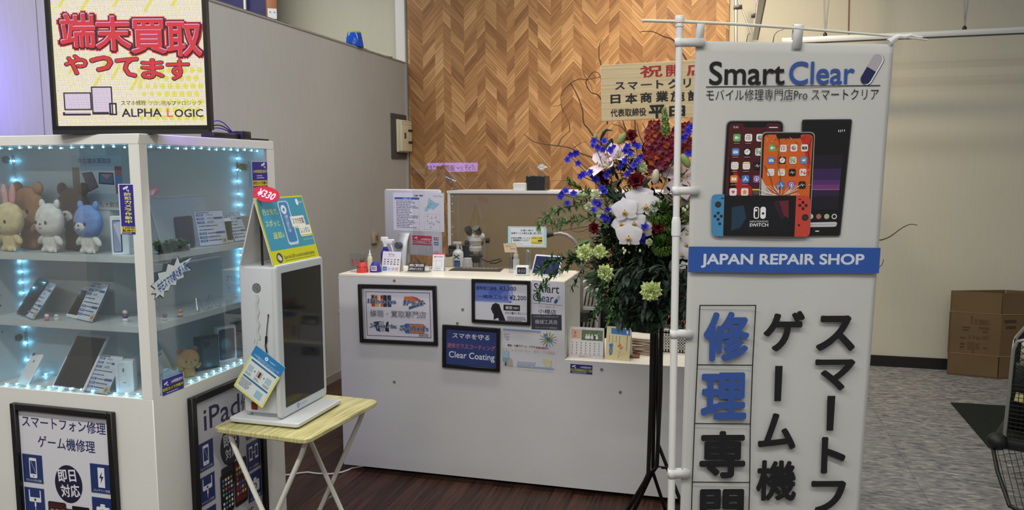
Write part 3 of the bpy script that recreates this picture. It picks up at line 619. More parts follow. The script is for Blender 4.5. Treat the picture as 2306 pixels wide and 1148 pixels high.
def app_grid(c, x0, y0, x1, y1, nx, ny, seed, cols=None):
    rnd = random.Random(seed); cols = cols or [(110, 178, 96), (228, 228, 226), (196, 190, 188), (84, 128, 196), (224, 224, 222), (40, 40, 44), (214, 120, 60), (72, 122, 196), (140, 86, 166), (226, 210, 140)]
    dx, dy = (x1-x0)/nx, (y1-y0)/ny
    for j in range(ny):
        for i in range(nx): c.rect(x0+dx*(i+.18), y1-dy*(j+.8), x0+dx*(i+.82), y1-dy*(j+.2), cols[rnd.randrange(len(cols))], r=dx*.13)
def phone(c, x0, y0, x1, y1, scr, r=.1, apps=None, seed=1, seams=None):
    w_ = x1-x0; c.rect(x0, y0, x1, y1, (60, 58, 60), r=w_*r); c.rect(x0+w_*.02, y0+w_*.02, x1-w_*.02, y1-w_*.02, (14, 14, 16), r=w_*r*.95); c.rect(x0+w_*.05, y0+w_*.06, x1-w_*.05, y1-w_*.06, scr, r=w_*r*.6)
    if apps: app_grid(c, x0+w_*.08, y0+(y1-y0)*.04, x1-w_*.08, y1-(y1-y0)*.1, *apps, seed)
def front_paint(c, x0, y0, x1, y1):
    w_, h = x1-x0, y1-y0; X = lambda q: x0+q*w_; Y = lambda q: y1-q*w_
    c.text('スマートフォン修理', X(.035), Y(.16), X(.955), Y(.05), (44, 48, 96), bold=.018); c.text('ゲーム機修理', X(.2), Y(.34), X(.83), Y(.225), (44, 48, 96), bold=.018)
    c.disc(X(.515), Y(.655), .152*w_, (32, 30, 58), rv=.178*w_, n=40)
    c.text('即日', X(.40), Y(.635), X(.60), Y(.52), (228, 228, 236), bold=.02, rot=.1); c.text('対応', X(.425), Y(.775), X(.635), Y(.655), (228, 228, 236), bold=.02, rot=.1)
    for k, (q, y_) in enumerate(((.01, .685), (.01, 1.0), (.01, 1.31))): icon(c, X(q), Y(y_), .225*w_, .27*w_, (0, 1, 4)[k])
    for k, y_ in enumerate((.70, 1.01, 1.32)): icon(c, X(.765), Y(y_), .225*w_, .27*w_, (2, 3, 5)[k])
    phone(c, X(.275), Y(1.4), X(.475), Y(.835), (70, 30, 36), .09, (3, 6), 2); phone(c, X(.545), Y(1.4), X(.735), Y(.85), (26, 22, 36), .05)
    phone(c, X(.415), Y(1.38), X(.60), Y(.885), (150, 78, 40), .1, (4, 6), 3)
    c.rect(X(.3), Y(1.42), X(.72), Y(1.25), (22, 24, 30), r=.02)
Yp = YF
a, b = on('y', Yp-.018, 20, 908), on('y', Yp-.018, 249, 924); wd = (b-a).length
picture('framed_poster', 'large black-framed poster with phone and game repair icons, on the front of the showcase', 'framed poster', (a.x, Yp, a.z-wd*1.42), (1, 0, -.004), (0, 0, 1), wd, wd*1.42, wd*.052, front_paint, .02)
def side_paint(c, x0, y0, x1, y1):
    w_, h = x1-x0, y1-y0; X = lambda q: x0+q*w_; Y = lambda q: y1-q*w_
    c.text('iPad', X(.13), Y(.30), X(.68), Y(.09), (52, 54, 92), bold=.01); c.text('修理', X(.70), Y(.30), X(.97), Y(.12), (52, 54, 92), bold=.012)
    c.disc(X(.5), Y(.56), .15*w_, (44, 44, 62), rv=.19*w_, n=40); c.text('即日', X(.40), Y(.55), X(.60), Y(.43), (214, 214, 224), bold=.02, rot=.08); c.text('対応', X(.42), Y(.68), X(.62), Y(.57), (214, 214, 224), bold=.02, rot=.08)
    for k, y_ in enumerate((.665, .985, 1.30)): icon(c, X(.02), Y(y_), .225*w_, .27*w_, (0, 1, 4)[k])
    for k, y_ in enumerate((.60, .93, 1.25)): icon(c, X(.76), Y(y_), .225*w_, .29*w_, (1, 5, 3)[k])
    c.rect(X(.34), Y(.93), X(.72), Y(.74), (40, 42, 50), r=.006); c.rect(X(.32), Y(1.2), X(.52), Y(.80), (22, 24, 30), r=.01); app_grid(c, X(.34), Y(1.16), X(.51), Y(.84), 4, 7, 4)
    c.rect(X(.53), Y(1.2), X(.74), Y(.74), (30, 24, 30), r=.01); c.rect(X(.55), Y(1.16), X(.72), Y(.78), (110, 40, 34)); app_grid(c, X(.56), Y(1.1), X(.72), Y(.80), 4, 6, 6)
    c.text('SmartClear', X(.22), Y(1.38), X(.82), Y(1.26), (52, 54, 92)); c.rect(X(.2), Y(1.405), X(.84), Y(1.40), (52, 54, 92))
    c.text('スマートクリア', X(.4), Y(1.46), X(.8), Y(1.42), (52, 54, 92))
a = on('x', XC+.018, 431, 898); b = on('x', XC+.018, 600, 985); wd = b.y-a.y
picture('framed_poster', 'black-framed tablet repair poster on the side of the showcase, behind the folding table', 'framed poster', (XC, a.y, a.z-wd*1.45), (0, 1, 0), (0, 0, 1), wd, wd*1.45, wd*.058, side_paint, .02, paper=(196, 196, 206))

# ------------------------------------------------------------------ folding table and kiosk
ZK = .72
A, B_, C_ = on('z', ZK, 476, 962), on('z', ZK, 692, 990), on('z', ZK, 815, 897)
U_ = (B_-A).normalized(); RK = math.atan2(U_.y, U_.x); TW, TD = (B_-A).length, (C_-B_).length
tb = thing('folding_table', 'small folding tray table with a light woodgrain top and white crossed tube legs', 'table', (A.x, A.y, 0), RK)
def oak():
    m, nt, p, L = nodes('pale_oak_print'); tc = nt.nodes.new('ShaderNodeTexCoord'); mp = nt.nodes.new('ShaderNodeMapping'); L(tc.outputs['Object'], mp.inputs[0]); mp.inputs['Scale'].default_value = (160, 9, 20)
    n = nt.nodes.new('ShaderNodeTexNoise'); n.inputs['Scale'].default_value = 1; n.inputs['Detail'].default_value = 4; L(mp.outputs[0], n.inputs['Vector'])
    L(ramp(nt, n.outputs[0], [(.3, (150, 142, 92)), (.5, (188, 180, 126)), (.7, (206, 200, 150))]), p.inputs['Base Color']); p.inputs['Roughness'].default_value = .45; return m
m = MB(); m.rr(0, 0, TW, TD, .028, ZK-.017, ZK, 6, .003); m.build('table_top', oak(), tb)
wt = mat('white_enamel', (220, 218, 210), .35)
for v in (.045, TD-.05):
    for s, dv in ((1, -.012), (-1, .012)):
        xa, xb = (.045, TW+.015) if s > 0 else (TW-.045, -.015)
        P = [(xa, v+dv, ZK-.017), (xa+s*.004, v+dv, ZK-.04), (xa+s*.018, v+dv, ZK-.075), (xb, v+dv, .012), (xb+s*.0, v+dv, .0)]
        MB().tube(P, .0085, 12).build('leg', wt, tb)
    MB().cyl((TW*.5, v-.022, ZK*.5-.012), (TW*.5, v+.022, ZK*.5-.012), .005, n=10).build('pivot_bolt', mat('screw_grey', (130, 130, 130), .4, .8), tb)
for xx in (-.015, TW+.015): MB().cyl((xx, .03, .012), (xx, TD-.03, .012), .0085, n=12).build('foot_bar', wt, tb)
# kiosk: local x across (toward the screen), local y away from the viewer
a, b, c_ = on('z', ZK+.02, 514, 940), on('z', ZK+.02, 671, 955), on('z', ZK+.02, 759, 897)
U_ = (b-a).normalized(); W_ = V((-U_.y, U_.x, 0)); RB = math.atan2(U_.y, U_.x); BW, BD = (b-a).length, (c_-b).dot(W_)
kk = thing('charger_kiosk', 'white battery rental kiosk with a dark portrait screen, on the folding table', 'kiosk', (a.x, a.y, ZK), RB)
kw = mat('kiosk_white', (196, 199, 201), .32, var=.02)
def kl(P): P = V(P)-V((a.x, a.y, ZK)); return (P.dot(U_), P.dot(W_), P.z)
def kon_y(lv, x, y): return kl(plane_pt(V((a.x, a.y, 0))+W_*lv, W_, x, y))      # point on the plane local y = lv
def kon_x(lu, x, y): return kl(plane_pt(V((a.x, a.y, 0))+U_*lu, U_, x, y))
MB().rr(0, 0, BW, BD, .012, .006, .021, 5, .003).build('base_plate', kw, kk)
for x in (.02, BW-.02):
    for y in (.02, BD-.02): MB().cyl((x, y, 0), (x, y, .0065), .01, n=14).build('foot', mat('black_rubber', BLACK, .6), kk)
pn = kl(on('z', ZK+.024, 640, 945)); pf = kl(on('z', ZK+.024, 730, 888)); US = (pn[0]+pf[0])/2; V0, V1 = pn[1], pf[1]
zt = kon_x(US, 634, 596)[2]; ut = .016
x0 = kon_y(V0+.012, 543, 760)[0]; ztb = kon_y(V0+.012, 541, 599)[2]; zb0 = kon_y(V0+.012, 546, 927)[2]
MB().rbox(x0, V0+.012, zb0, US-ut, V1-.012, ztb, .008, 3).build('case', kw, kk)
MB().box(x0+.022, V0+.03, .02, US-ut, V1-.03, zb0+.003).build('neck', kw, kk)
# front panel: rounded slab in the (y,z) plane
T = frame((US-ut, 0, 0), (0, 1, 0), (0, 0, 1))
m = MB(T); m.rr(V0, .023, V1, zt, .013, 0, ut, 6, .0025); m.build('front_panel', kw, kk)
s0 = kon_x(US, 643.5, 918); s1 = kon_x(US, 721, 595)
m = MB(T); m.rr(V0+.006, .029, V1-.006, zt-.006, .008, ut, ut+.0008, 5); m.build('bezel', mat('bezel_grey', (196, 204, 210), .25), kk)
m = MB(T); m.rr(s0[1], s0[2], s1[1], s1[2], .003, ut+.0008, ut+.0014, 3); m.build('screen', mat('screen_off', (26, 26, 30), .06, spec=.5), kk, label='dark switched-off portrait screen')
Kw = wmat(kk)
c = Canvas(Kw @ V((US+.001, 0, 0)), W_, (0, 0, 1), rough=.3); q0, q1 = c.p(667, 920), c.p(677, 904); rr_ = (q1[1]-q0[1])*.5; cx_, cy_ = (q0[0]+q1[0])/2, (q0[1]+q1[1])/2
c.disc(cx_, cy_, rr_, (70, 130, 186)); c.ring(cx_, cy_, rr_*.5, rr_*.2, (226, 232, 238)); c.text('CHARGESPOT', cx_+rr_*1.4, cy_-rr_*.5, cx_+rr_*7, cy_+rr_*.5, (176, 190, 202)); c.done('logo', kk)
c = Canvas(Kw @ V((0, V0+.0119, 0)), U_, (0, 0, 1), rough=.4); gx, gy = c.p(578, 648); gr = mpp(Kw @ V((.05, V0, .4)))*11
for i in range(4):
    n = 1 if i == 0 else 6*i+2
    for k in range(n): q = 2*PI*k/n; c.disc(gx+gr*i/3.4*math.cos(q), gy+gr*i/3.4*math.sin(q), gr*.12, (30, 30, 34), n=8)
q = c.p(567, 921); q2 = c.p(580, 905); c.rect(q[0], q[1], q2[0], q2[1], (110, 36, 34))
for i in range(22): c.disc(gx+gr*.2*math.sin(i), gy-gr*(1.6+.42*i), gr*.32, (189, 192, 194), n=7)
c.done('speaker_grille', kk, label='dark speaker holes and faint chain marks on the white side')
# tent sign on top
apn = kon_y(V0+.002, 571.5, 446); ft = kon_y(V0+.002, 616, 594); bk = kon_y(V0+.002, 539, 597); yv = kon_x(apn[0], 678.6, 441)[1]
zt2 = ztb+.002
ts = thing('tent_sign', 'folded cardboard tent sign, teal and yellow, standing on top of the kiosk', 'sign', tuple(Kw @ V((0, 0, zt2))), RB)
def tent(u, z, side):
    L_ = math.hypot(u-apn[0], z-apn[2])
    return V((u, V0+.002, z)), V((apn[0], V0+.002, apn[2])), L_
fz = ztb+.003; fu = ft[0]; bu = bk[0]; up_ = (V((apn[0], 0, apn[2]))-V((fu, 0, fz))).normalized()
T = M.Translation((0, 0, -zt2)) @ frame((fu, V0+.002, fz), (0, 1, 0), up_); hF = (V((apn[0], 0, apn[2]))-V((fu, 0, fz))).length; wF = yv-V0
cardw = mat('card_white', (214, 212, 208), .6, var=.03)
m = MB(T); m.rr(0, 0, wF, hF, .003, -.0035, 0, 3); m.build('front_board', cardw, ts)
ub_ = (V((apn[0], 0, apn[2]))-V((bu, 0, fz))).normalized(); T2 = M.Translation((0, 0, -zt2)) @ frame((bu, V0+.002+wF, fz), (0, -1, 0), ub_); hB = (V((apn[0], 0, apn[2]))-V((bu, 0, fz))).length
m = MB(T2); m.rr(0, 0, wF, hB-.004, .003, -.0035, 0, 3); m.build('back_board', cardw, ts)
Tw = wmat(ts)
Ow = Kw @ V((fu, V0+.002, fz)); c = Canvas(Ow, W_, (Kw.to_3x3() @ up_), lift=.0002, rough=.4)
c.rect(0, 0, wF, hF, (204, 204, 36)); X = lambda q: q*wF; Y = lambda q: q*hF
c.rect(X(.03), Y(.215), X(.985), Y(.975), (62, 150, 184), r=.004)
tl = (226, 226, 110)
for s_, x0_, x1_, y0_, y1_ in (('行き先で,', .08, .38, .735, .83), ('スポッと', .08, .36, .565, .66), ('返却♪', .16, .38, .38, .48)): c.text(s_, X(x0_), Y(y0_), X(x1_), Y(y1_), tl, bold=.01)
def slab(x0_, y0_, x1_, y1_, col, d=.0): c.poly([(X(x0_), Y(y0_)), (X(x1_), Y(y0_)), (X(x1_-.0), Y(y1_)), (X(x0_), Y(y1_))], col)
c.rect(X(.42), Y(.26), X(.645), Y(.93), (196, 216, 232), r=.012); c.rect(X(.44), Y(.3), X(.625), Y(.915), (64, 132, 190), r=.01); c.disc(X(.515), Y(.80), .016, (226, 232, 238)); c.disc(X(.515), Y(.80), .006, (64, 132, 190)); c.text('CHARGESPOT', X(.49), Y(.45), X(.56), Y(.72), (220, 230, 240), rot=0)
slab(.645, .50, .93, .52, tl); slab(.73, .36, .97, .38, tl)
slab(.60, .525, .90, .685, (236, 236, 230)); c.text('スマホ充電', X(.63), Y(.56), X(.88), Y(.66), (90, 40, 46), bold=.015); slab(.72, .385, .98, .53, (236, 236, 230)); c.text('レンタル', X(.75), Y(.41), X(.95), Y(.505), (60, 80, 96), bold=.015)
c.disc(X(.84), Y(.9), .009, (232, 236, 238), rv=.012); c.text('CHARGESPOT', X(.875), Y(.88), X(.965), Y(.91), (220, 232, 238)); c.text('MOBILE BATTERY RENTAL', X(.75), Y(.30), X(.975), Y(.325), (190, 214, 226))
c.disc(X(.16), Y(.105), .017, (70, 74, 70), rv=.017); c.disc(X(.15), Y(.11), .009, (196, 190, 180)); c.disc(X(.17), Y(.09), .007, (220, 214, 200)); c.text('Scan the QR to unlock mobile battery', X(.25), Y(.06), X(.92), Y(.13), (70, 84, 60)); c.rect(X(.25), Y(.045), X(.92), Y(.05), (70, 84, 60))
c.done('front_print', ts, label='teal and yellow printed face')
MB().cyl((apn[0]-.003, V0+.04, .0), (apn[0]-.003, V0+.04, apn[2]-zt2-.03), .004, n=8).build('prop_stick', mat('black_plastic', (30, 30, 32), .4), ts)
# red price tag sticking up from the tent
Pt = Kw @ V((apn[0]+.004, V0+.02, apn[2]))
n_ = V((.18, -.75, .62)).normalized(); u3 = (plane_pt(Pt, n_, 628, 447)-plane_pt(Pt, n_, 571, 428)); r1 = u3.length/2; ctr = (plane_pt(Pt, n_, 628, 447)+plane_pt(Pt, n_, 571, 428))/2; w3 = n_.cross(u3).normalized()
pt_ = D.objects.new('price_tag', None); pt_.empty_display_size = .03; pt_.matrix_basis = frame(ctr, u3, w3); link(pt_); tag(pt_, 'red oval price tag sticking up from the ridge of the teal tent sign', 'price tag')
m = MB(); m.prism([(r1*math.cos(2*PI*k/40), r1*.62*math.sin(2*PI*k/40)) for k in range(40)], -.001, .0006); m.build('tag_disc', mat('tag_red', (196, 34, 42), .35), pt_)
c = Canvas(ctr, u3, w3, lift=.0008); c.text('¥330', -r1*.62, -r1*.3, r1*.7, r1*.3, (236, 232, 230), bold=.02); c.done('lettering', pt_)
# hanging card and strap
cd0 = plane_pt(Kw @ V((0, V0-.004, 0)), -W_, 577, 777); nW = (-W_+V((0, 0, .04))).normalized()
def cp(x, y): return plane_pt(cd0, nW, x, y)
TL_, TR_, BL_ = cp(577, 777), cp(643, 828), cp(526, 868); uC = (TR_-TL_); wC = -(BL_-TL_); wl_, hl_ = uC.length, wC.length
hc = D.objects.new('hanging_card', None); hc.empty_display_size = .03; hc.matrix_basis = frame(BL_, uC, wC); link(hc); tag(hc, 'blue and yellow instruction card hanging tilted on the white side of the kiosk', 'card')
MB().rr(0, 0, wl_, hl_, .004, -.0012, 0, 3).build('card', cardw, hc)
c = Canvas(BL_, uC, wC, lift=.0002); c.rect(0, 0, wl_, hl_, (212, 216, 110), r=.004); c.rect(wl_*.05, hl_*.04, wl_*.95, hl_*.78, (214, 220, 222), r=.003); c.rect(0, hl_*.76, wl_, hl_, (44, 124, 184), r=.004)
c.disc(wl_*.44, hl_*.9, .0065, (226, 234, 240)); c.disc(wl_*.44, hl_*.9, .0025, (44, 124, 184), n=10); c.text('CHARGESPOT', wl_*.54, hl_*.885, wl_*.74, hl_*.915, (220, 230, 238)); c.text('スマホ充電できるモバイルバッテリーレンタル', wl_*.08, hl_*.80, wl_*.93, hl_*.845, (220, 230, 238)); c.text('MOBILE BATTERY RENTAL', wl_*.22, hl_*.775, wl_*.8, hl_*.795, (200, 220, 236))
c.rect(wl_*.08, hl_*.68, wl_*.92, hl_*.72, (44, 110, 150), r=.002); c.rect(wl_*.08, hl_*.31, wl_*.92, hl_*.35, (44, 110, 150), r=.002)
for k in range(3): c.rect(wl_*(.1+.3*k), hl_*.46, wl_*(.26+.3*k), hl_*.6, (168, 190, 206) if k != 1 else (190, 170, 170)); lines_of_print(c, wl_*(.09+.3*k), wl_*(.29+.3*k), hl_*.38, hl_*.44, 2, (120, 124, 128), seed=k)
c.rect(wl_*.46, hl_*.47, wl_*.52, hl_*.59, (60, 62, 70), r=.002)
for q in (.31, .62): c.poly([(wl_*q, hl_*.51), (wl_*(q+.05), hl_*.535), (wl_*q, hl_*.56)], (60, 140, 150))
lines_of_print(c, wl_*.08, wl_*.55, hl_*.1, hl_*.29, 6, (120, 124, 128), seed=8); c.rect(wl_*.62, hl_*.09, wl_*.82, hl_*.25, (150, 186, 208)); c.done('print', hc)
MB().tube([V(hc.matrix_basis.inverted() @ cp(576+3*math.cos(k), 770+6*math.sin(k))) for k in [2*PI*i/12 for i in range(13)]], .0006, 5).build('ring', mat('ring_metal', (150, 150, 150), .3, .9), hc)
st = [(604, 709), (603, 722), (601, 740), (600, 756), (598, 768), (597, 780), (600, 792), (603, 800)]
P0 = plane_pt(Kw @ V((0, V0+.0085, 0)), -W_, 604, 709)
t = thing('wrist_strap', 'black wrist strap loop hanging on the white kiosk side above the card', 'strap', tuple(P0))
def sp(x, y): return plane_pt(P0, -W_, x, y)-P0
MB().tube([sp(*q) for q in st], .0013, 7).build('cord', mat('black_rubber', BLACK, .6), t)
MB().tube([sp(599.5, 756), sp(599, 774), sp(602, 796)], .0011, 7).build('cord', mat('black_rubber', BLACK, .6), t)
m = MB(); m.cyl(sp(599.5, 757), sp(599, 771), .0036, n=12); m.build('slider', mat('black_plastic', (30, 30, 32), .4), t)
MB().ell((0, 0, 0), (.0025, .003, .0025)).build('anchor', mat('black_plastic', (30, 30, 32), .4), t)

# ------------------------------------------------------------------ nobori banner
DB = 2.40
O = facing(DB, 1560, 560); c = Canvas(O, HR, (0, 0, 1), rough=.75)
cl = mat('banner_cloth', (196, 196, 194), .8, var=.02, vscale=3, bump=.3, bscale=900)
PB = facing(DB, 1521, 560)-HF*.004; zb_ = facing(DB, 1530, 36).z
bp = thing('banner_pole', 'white telescopic banner pole with a thin top crossbar, holding the tall white banner', 'pole', (PB.x, PB.y, 0), math.atan2(HR.y, HR.x))
wp = mat('white_pole', (226, 226, 224), .3)
s = mpp(PB); zj = facing(DB, 1518, 508).z
MB().cyl((0, 0, .02), (0, 0, zj), 8.4*s, n=24).build('lower_tube', wp, bp); MB().cyl((0, 0, zj), (0, 0, zb_-.02), 7.4*s, n=24).build('upper_tube', wp, bp)
MB().lathe([(8.6*s, -24*s), (10.2*s, -22*s), (10.2*s, -4*s), (9.6*s, 12*s), (8*s, 19*s), (7.6*s, 20*s)], (0, 0, zj), 24).build('collar', wp, bp)
for k in range(16): MB().cyl((10.1*s*math.cos(k*PI/8), 10.1*s*math.sin(k*PI/8), zj-20*s), (9.7*s*math.cos(k*PI/8), 9.7*s*math.sin(k*PI/8), zj+10*s), .0007, n=5).build('collar_rib', wp, bp)
MB().lathe([(9.6*s, 0), (9.9*s, .004), (9.9*s, 13*s), (8.5*s, 15*s), (.001, 15.4*s)], (0, 0, zb_-15*s), 24).build('cap', wp, bp); MB().lathe([(9*s, 0), (9.3*s, .003), (9*s, 5*s)], (0, 0, zb_-24*s), 24).build('crossbar_clamp', wp, bp)
MB().lathe([(.19, 0), (.2, .01), (.2, .07), (.17, .09), (.03, .1), (.025, .16)], (0, 0, 0), 32).build('base_weight', mat('base_grey', (190, 190, 188), .5), bp)
def bl(x, y, back=0):  q = facing(DB, x, y)-PB; return V((q.dot(HR), back, q.z+PB.z))
MB().tube([bl(1446, 47), bl(1530, 49), bl(1660, 55), bl(1790, 64), bl(1900, 73), bl(2010, 82), bl(2086, 90)], [3.4*s, 3.4*s, 3.2*s, 3*s, 2.8*s, 2.5*s, 2*s], 10).build('crossbar', mat('crossbar_white', (214, 212, 200), .35), bp)
bn = thing('shop_banner', 'tall white cloth advertising banner with a blue band, phones and black characters', 'banner', (O.x, O.y, 0), math.atan2(HR.y, HR.x))
# cloth
zbot = .18
def edge(q): # q 0 top .. 1 bottom of the visible part; continues to the hem
    return None
def cloth(i, j):
    y = 92+(1148-92)*1.38*j
    xl = 1567-(1567-1548)*min(1, (y-92)/528)-(1548-1532)*max(0, (y-620)/528); xr = 2012-(2012-1975)*min(1, (y-100)/520)-(1975-1936)*max(0, (y-620)/528)
    xx = xl+(xr-xl)*i; p_ = c.p(xx, y+8*i*(1-j)); P = c.O+c.U*p_[0]+c.W*p_[1]
    wv = .0022*math.sin(9*i+2.2*j)*math.sin(3.1*j+.6)-.0026 + .004*max(0, i-.9)*10*max(0, .12-j)*8
    return bn.matrix_basis.inverted() @ (P-c.N*(-wv))
bn_T = M.Translation(bn.location) @ bn.rotation_euler.to_matrix().to_4x4(); bn.matrix_basis = bn_T
m = MB(); m.sheet(cloth, 40, 60); m.build('cloth', cl, bn, solid=.0008)
stc = mat('strap_cloth', (222, 222, 222), .7)
def strap(pts, lift, cell):
    m = MB(); q = [bn_T.inverted() @ (c.O+c.U*c.p(*p_)[0]+c.W*c.p(*p_)[1]+c.N*lift) for p_ in pts]; n = len(q)
    m.add(q, [tuple(range(n))]); m.add([p_-V((0, .0015, 0))*-1 for p_ in q], [tuple(range(n-1, -1, -1))]); m.build('strap', stc, bn)
def wrap(x0, x1, y0, y1):    # strap around the pole, sewn on the cloth
    m = MB(); pp = []
    for k in range(13):
        a_ = PI*.5+PI*k/12; pp.append((bl(1521, (y0+y1)/2).x-(PB-PB).x, a_))
    r_ = 9.4*s; rows = []
    yc = (y0+y1)/2; zc0 = facing(DB, x1, y1).z; zc1 = facing(DB, x1, y0).z
    ex = (facing(DB, x1, yc)-PB).dot(HR)
    prof = [(ex, -.006), (r_*.7, -r_*.72)]+[(-r_*math.sin(a_-PI/2)*1.0*1, -r_*math.cos(a_-PI/2)) for a_ in [PI*.5+PI*k/10 for k in range(11)]]+[(r_*.7, r_*.72), (ex*.9, .004)]
    vs = []
    for x_, y_ in prof: vs += [V((x_, y_, zc0)), V((x_, y_, zc1))]
    inv = bn_T.inverted() @ (M.Translation(bp.location) @ bp.rotation_euler.to_matrix().to_4x4())
    m.add([inv @ v for v in vs], [(2*i, 2*i+2, 2*i+3, 2*i+1) for i in range(len(prof)-1)]); m.build('strap', stc, bn, solid=.001)
for x1, y0, y1 in ((1586, 87, 105), (1573, 420, 438), (1559, 742, 760), (1552, 1054, 1074)): wrap(1510, x1, y0, y1)
def hang(x0, x1, y0, y1):
    inv = bn_T.inverted(); m = MB(); xm = (x0+x1)/2; bar = 4.2*s
    prof = [(y1, .0045), (y0+16, .005), (y0+6, bar+.001), (y0, bar*.4), (y0-1, -bar*.6), (y0+8, -bar-.002), (y0+34, -.006)]
    vs = []
    for y_, d_ in prof:
        for x_ in (x0-(y_-y0)*.09, x1-(y_-y0)*.09): p_ = c.p(x_, y_); vs.append(inv @ (c.O+c.U*p_[0]+c.W*p_[1]+c.N*d_))
    m.add(vs, [(2*i, 2*i+1, 2*i+3, 2*i+2) for i in range(len(prof)-1)]); m.build('strap', stc, bn, solid=.001)
hang(1569, 1587, 49, 104); hang(1787, 1809, 55, 110)
tie = [(2000, 96), (2012, 88), (2022, 83), (2036, 84), (2050, 80), (2062, 84), (2076, 84)]
m = MB(); inv = bn_T.inverted()
m.tube([inv @ (c.O+c.U*c.p(*q)[0]+c.W*c.p(*q)[1]+c.N*.004) for q in tie], [8*s, 7*s, 5*s, 5*s, 3.6*s, 3.4*s, 2*s], 8); m.build('knotted_tie', stc, bn, label='twisted corner tie knotted to the crossbar')
# print on the cloth
c = Canvas(O, HR, (0, 0, 1), rough=.75, lift=.0016)
K1, B1 = (22, 22, 25), (52, 84, 156)
c.ptext('Smart', 1597, 138, 1767, 191, K1, bold=.016, res=6); c.ptext('Clear', 1777, 138, 1924, 190, B1, bold=.016, res=6)
a_, b_ = V(c.p(1953, 172)), V(c.p(1972, 140)); d_ = (b_-a_).normalized(); n2 = V((-d_.y, d_.x)); rC = (V(c.p(1962, 156))-V(c.p(1973, 162))).length
def caps(p0, p1, r, col, e0=True, e1=True):
    pts = []; d2 = (p1-p0).normalized(); q2 = V((-d2.y, d2.x))
    pts += [tuple(p0+(q2*math.cos(t_)-d2*math.sin(t_))*r) for t_ in ([PI*k/12 for k in range(13)] if e0 else [0, PI])]
    pts += [tuple(p1+(-q2*math.cos(t_)+d2*math.sin(t_))*r) for t_ in ([PI*k/12 for k in range(13)] if e1 else [0, PI])]
    c.poly(pts, col)
p0, p1 = V(c.p(1949, 178)), V(c.p(1975, 134)); mid = (p0+p1)/2
caps(p0+V((.004, -.0015)), p1+V((.004, -.0015)), rC, (60, 62, 70)); caps(p0+V((.003, -.001)), p1+V((.003, -.001)), rC*.96, (228, 228, 232)); caps(p0, mid, rC*.92, (34, 40, 84), True, False); caps(mid, p1, rC*.92, (172, 166, 174), False, True)
c.pline([(1590, 195.5), (1981, 192.5)], 2*s, (60, 60, 64)); c.ptext('モバイル修理専門店Pro スマートクリア', 1590, 200, 1978, 226, K1, bold=-.004, res=4)
def quad(tl, tr, br, bl_, col, r=0):
    P = [V(c.p(*q)) for q in (tl, tr, br, bl_)]
    if not r: return c.poly([tuple(p_) for p_ in P], col)
    out = []
    for i in range(4):
        p_, q0_, q1_ = P[i], P[i-1], P[(i+1) % 4]; e0, e1 = (q0_-p_).normalized(), (q1_-p_).normalized()
        for k in range(6): t_ = k/5; out.append(tuple(p_+e0*r*(1-t_)**2+e1*r*t_**2))
    c.poly(out, col)
def bil(tl, tr, br, bl_): return lambda i, j: tuple((1-j)*((1-i)*tl[k]+i*tr[k])+j*((1-i)*bl_[k]+i*br[k]) for k in (0, 1))
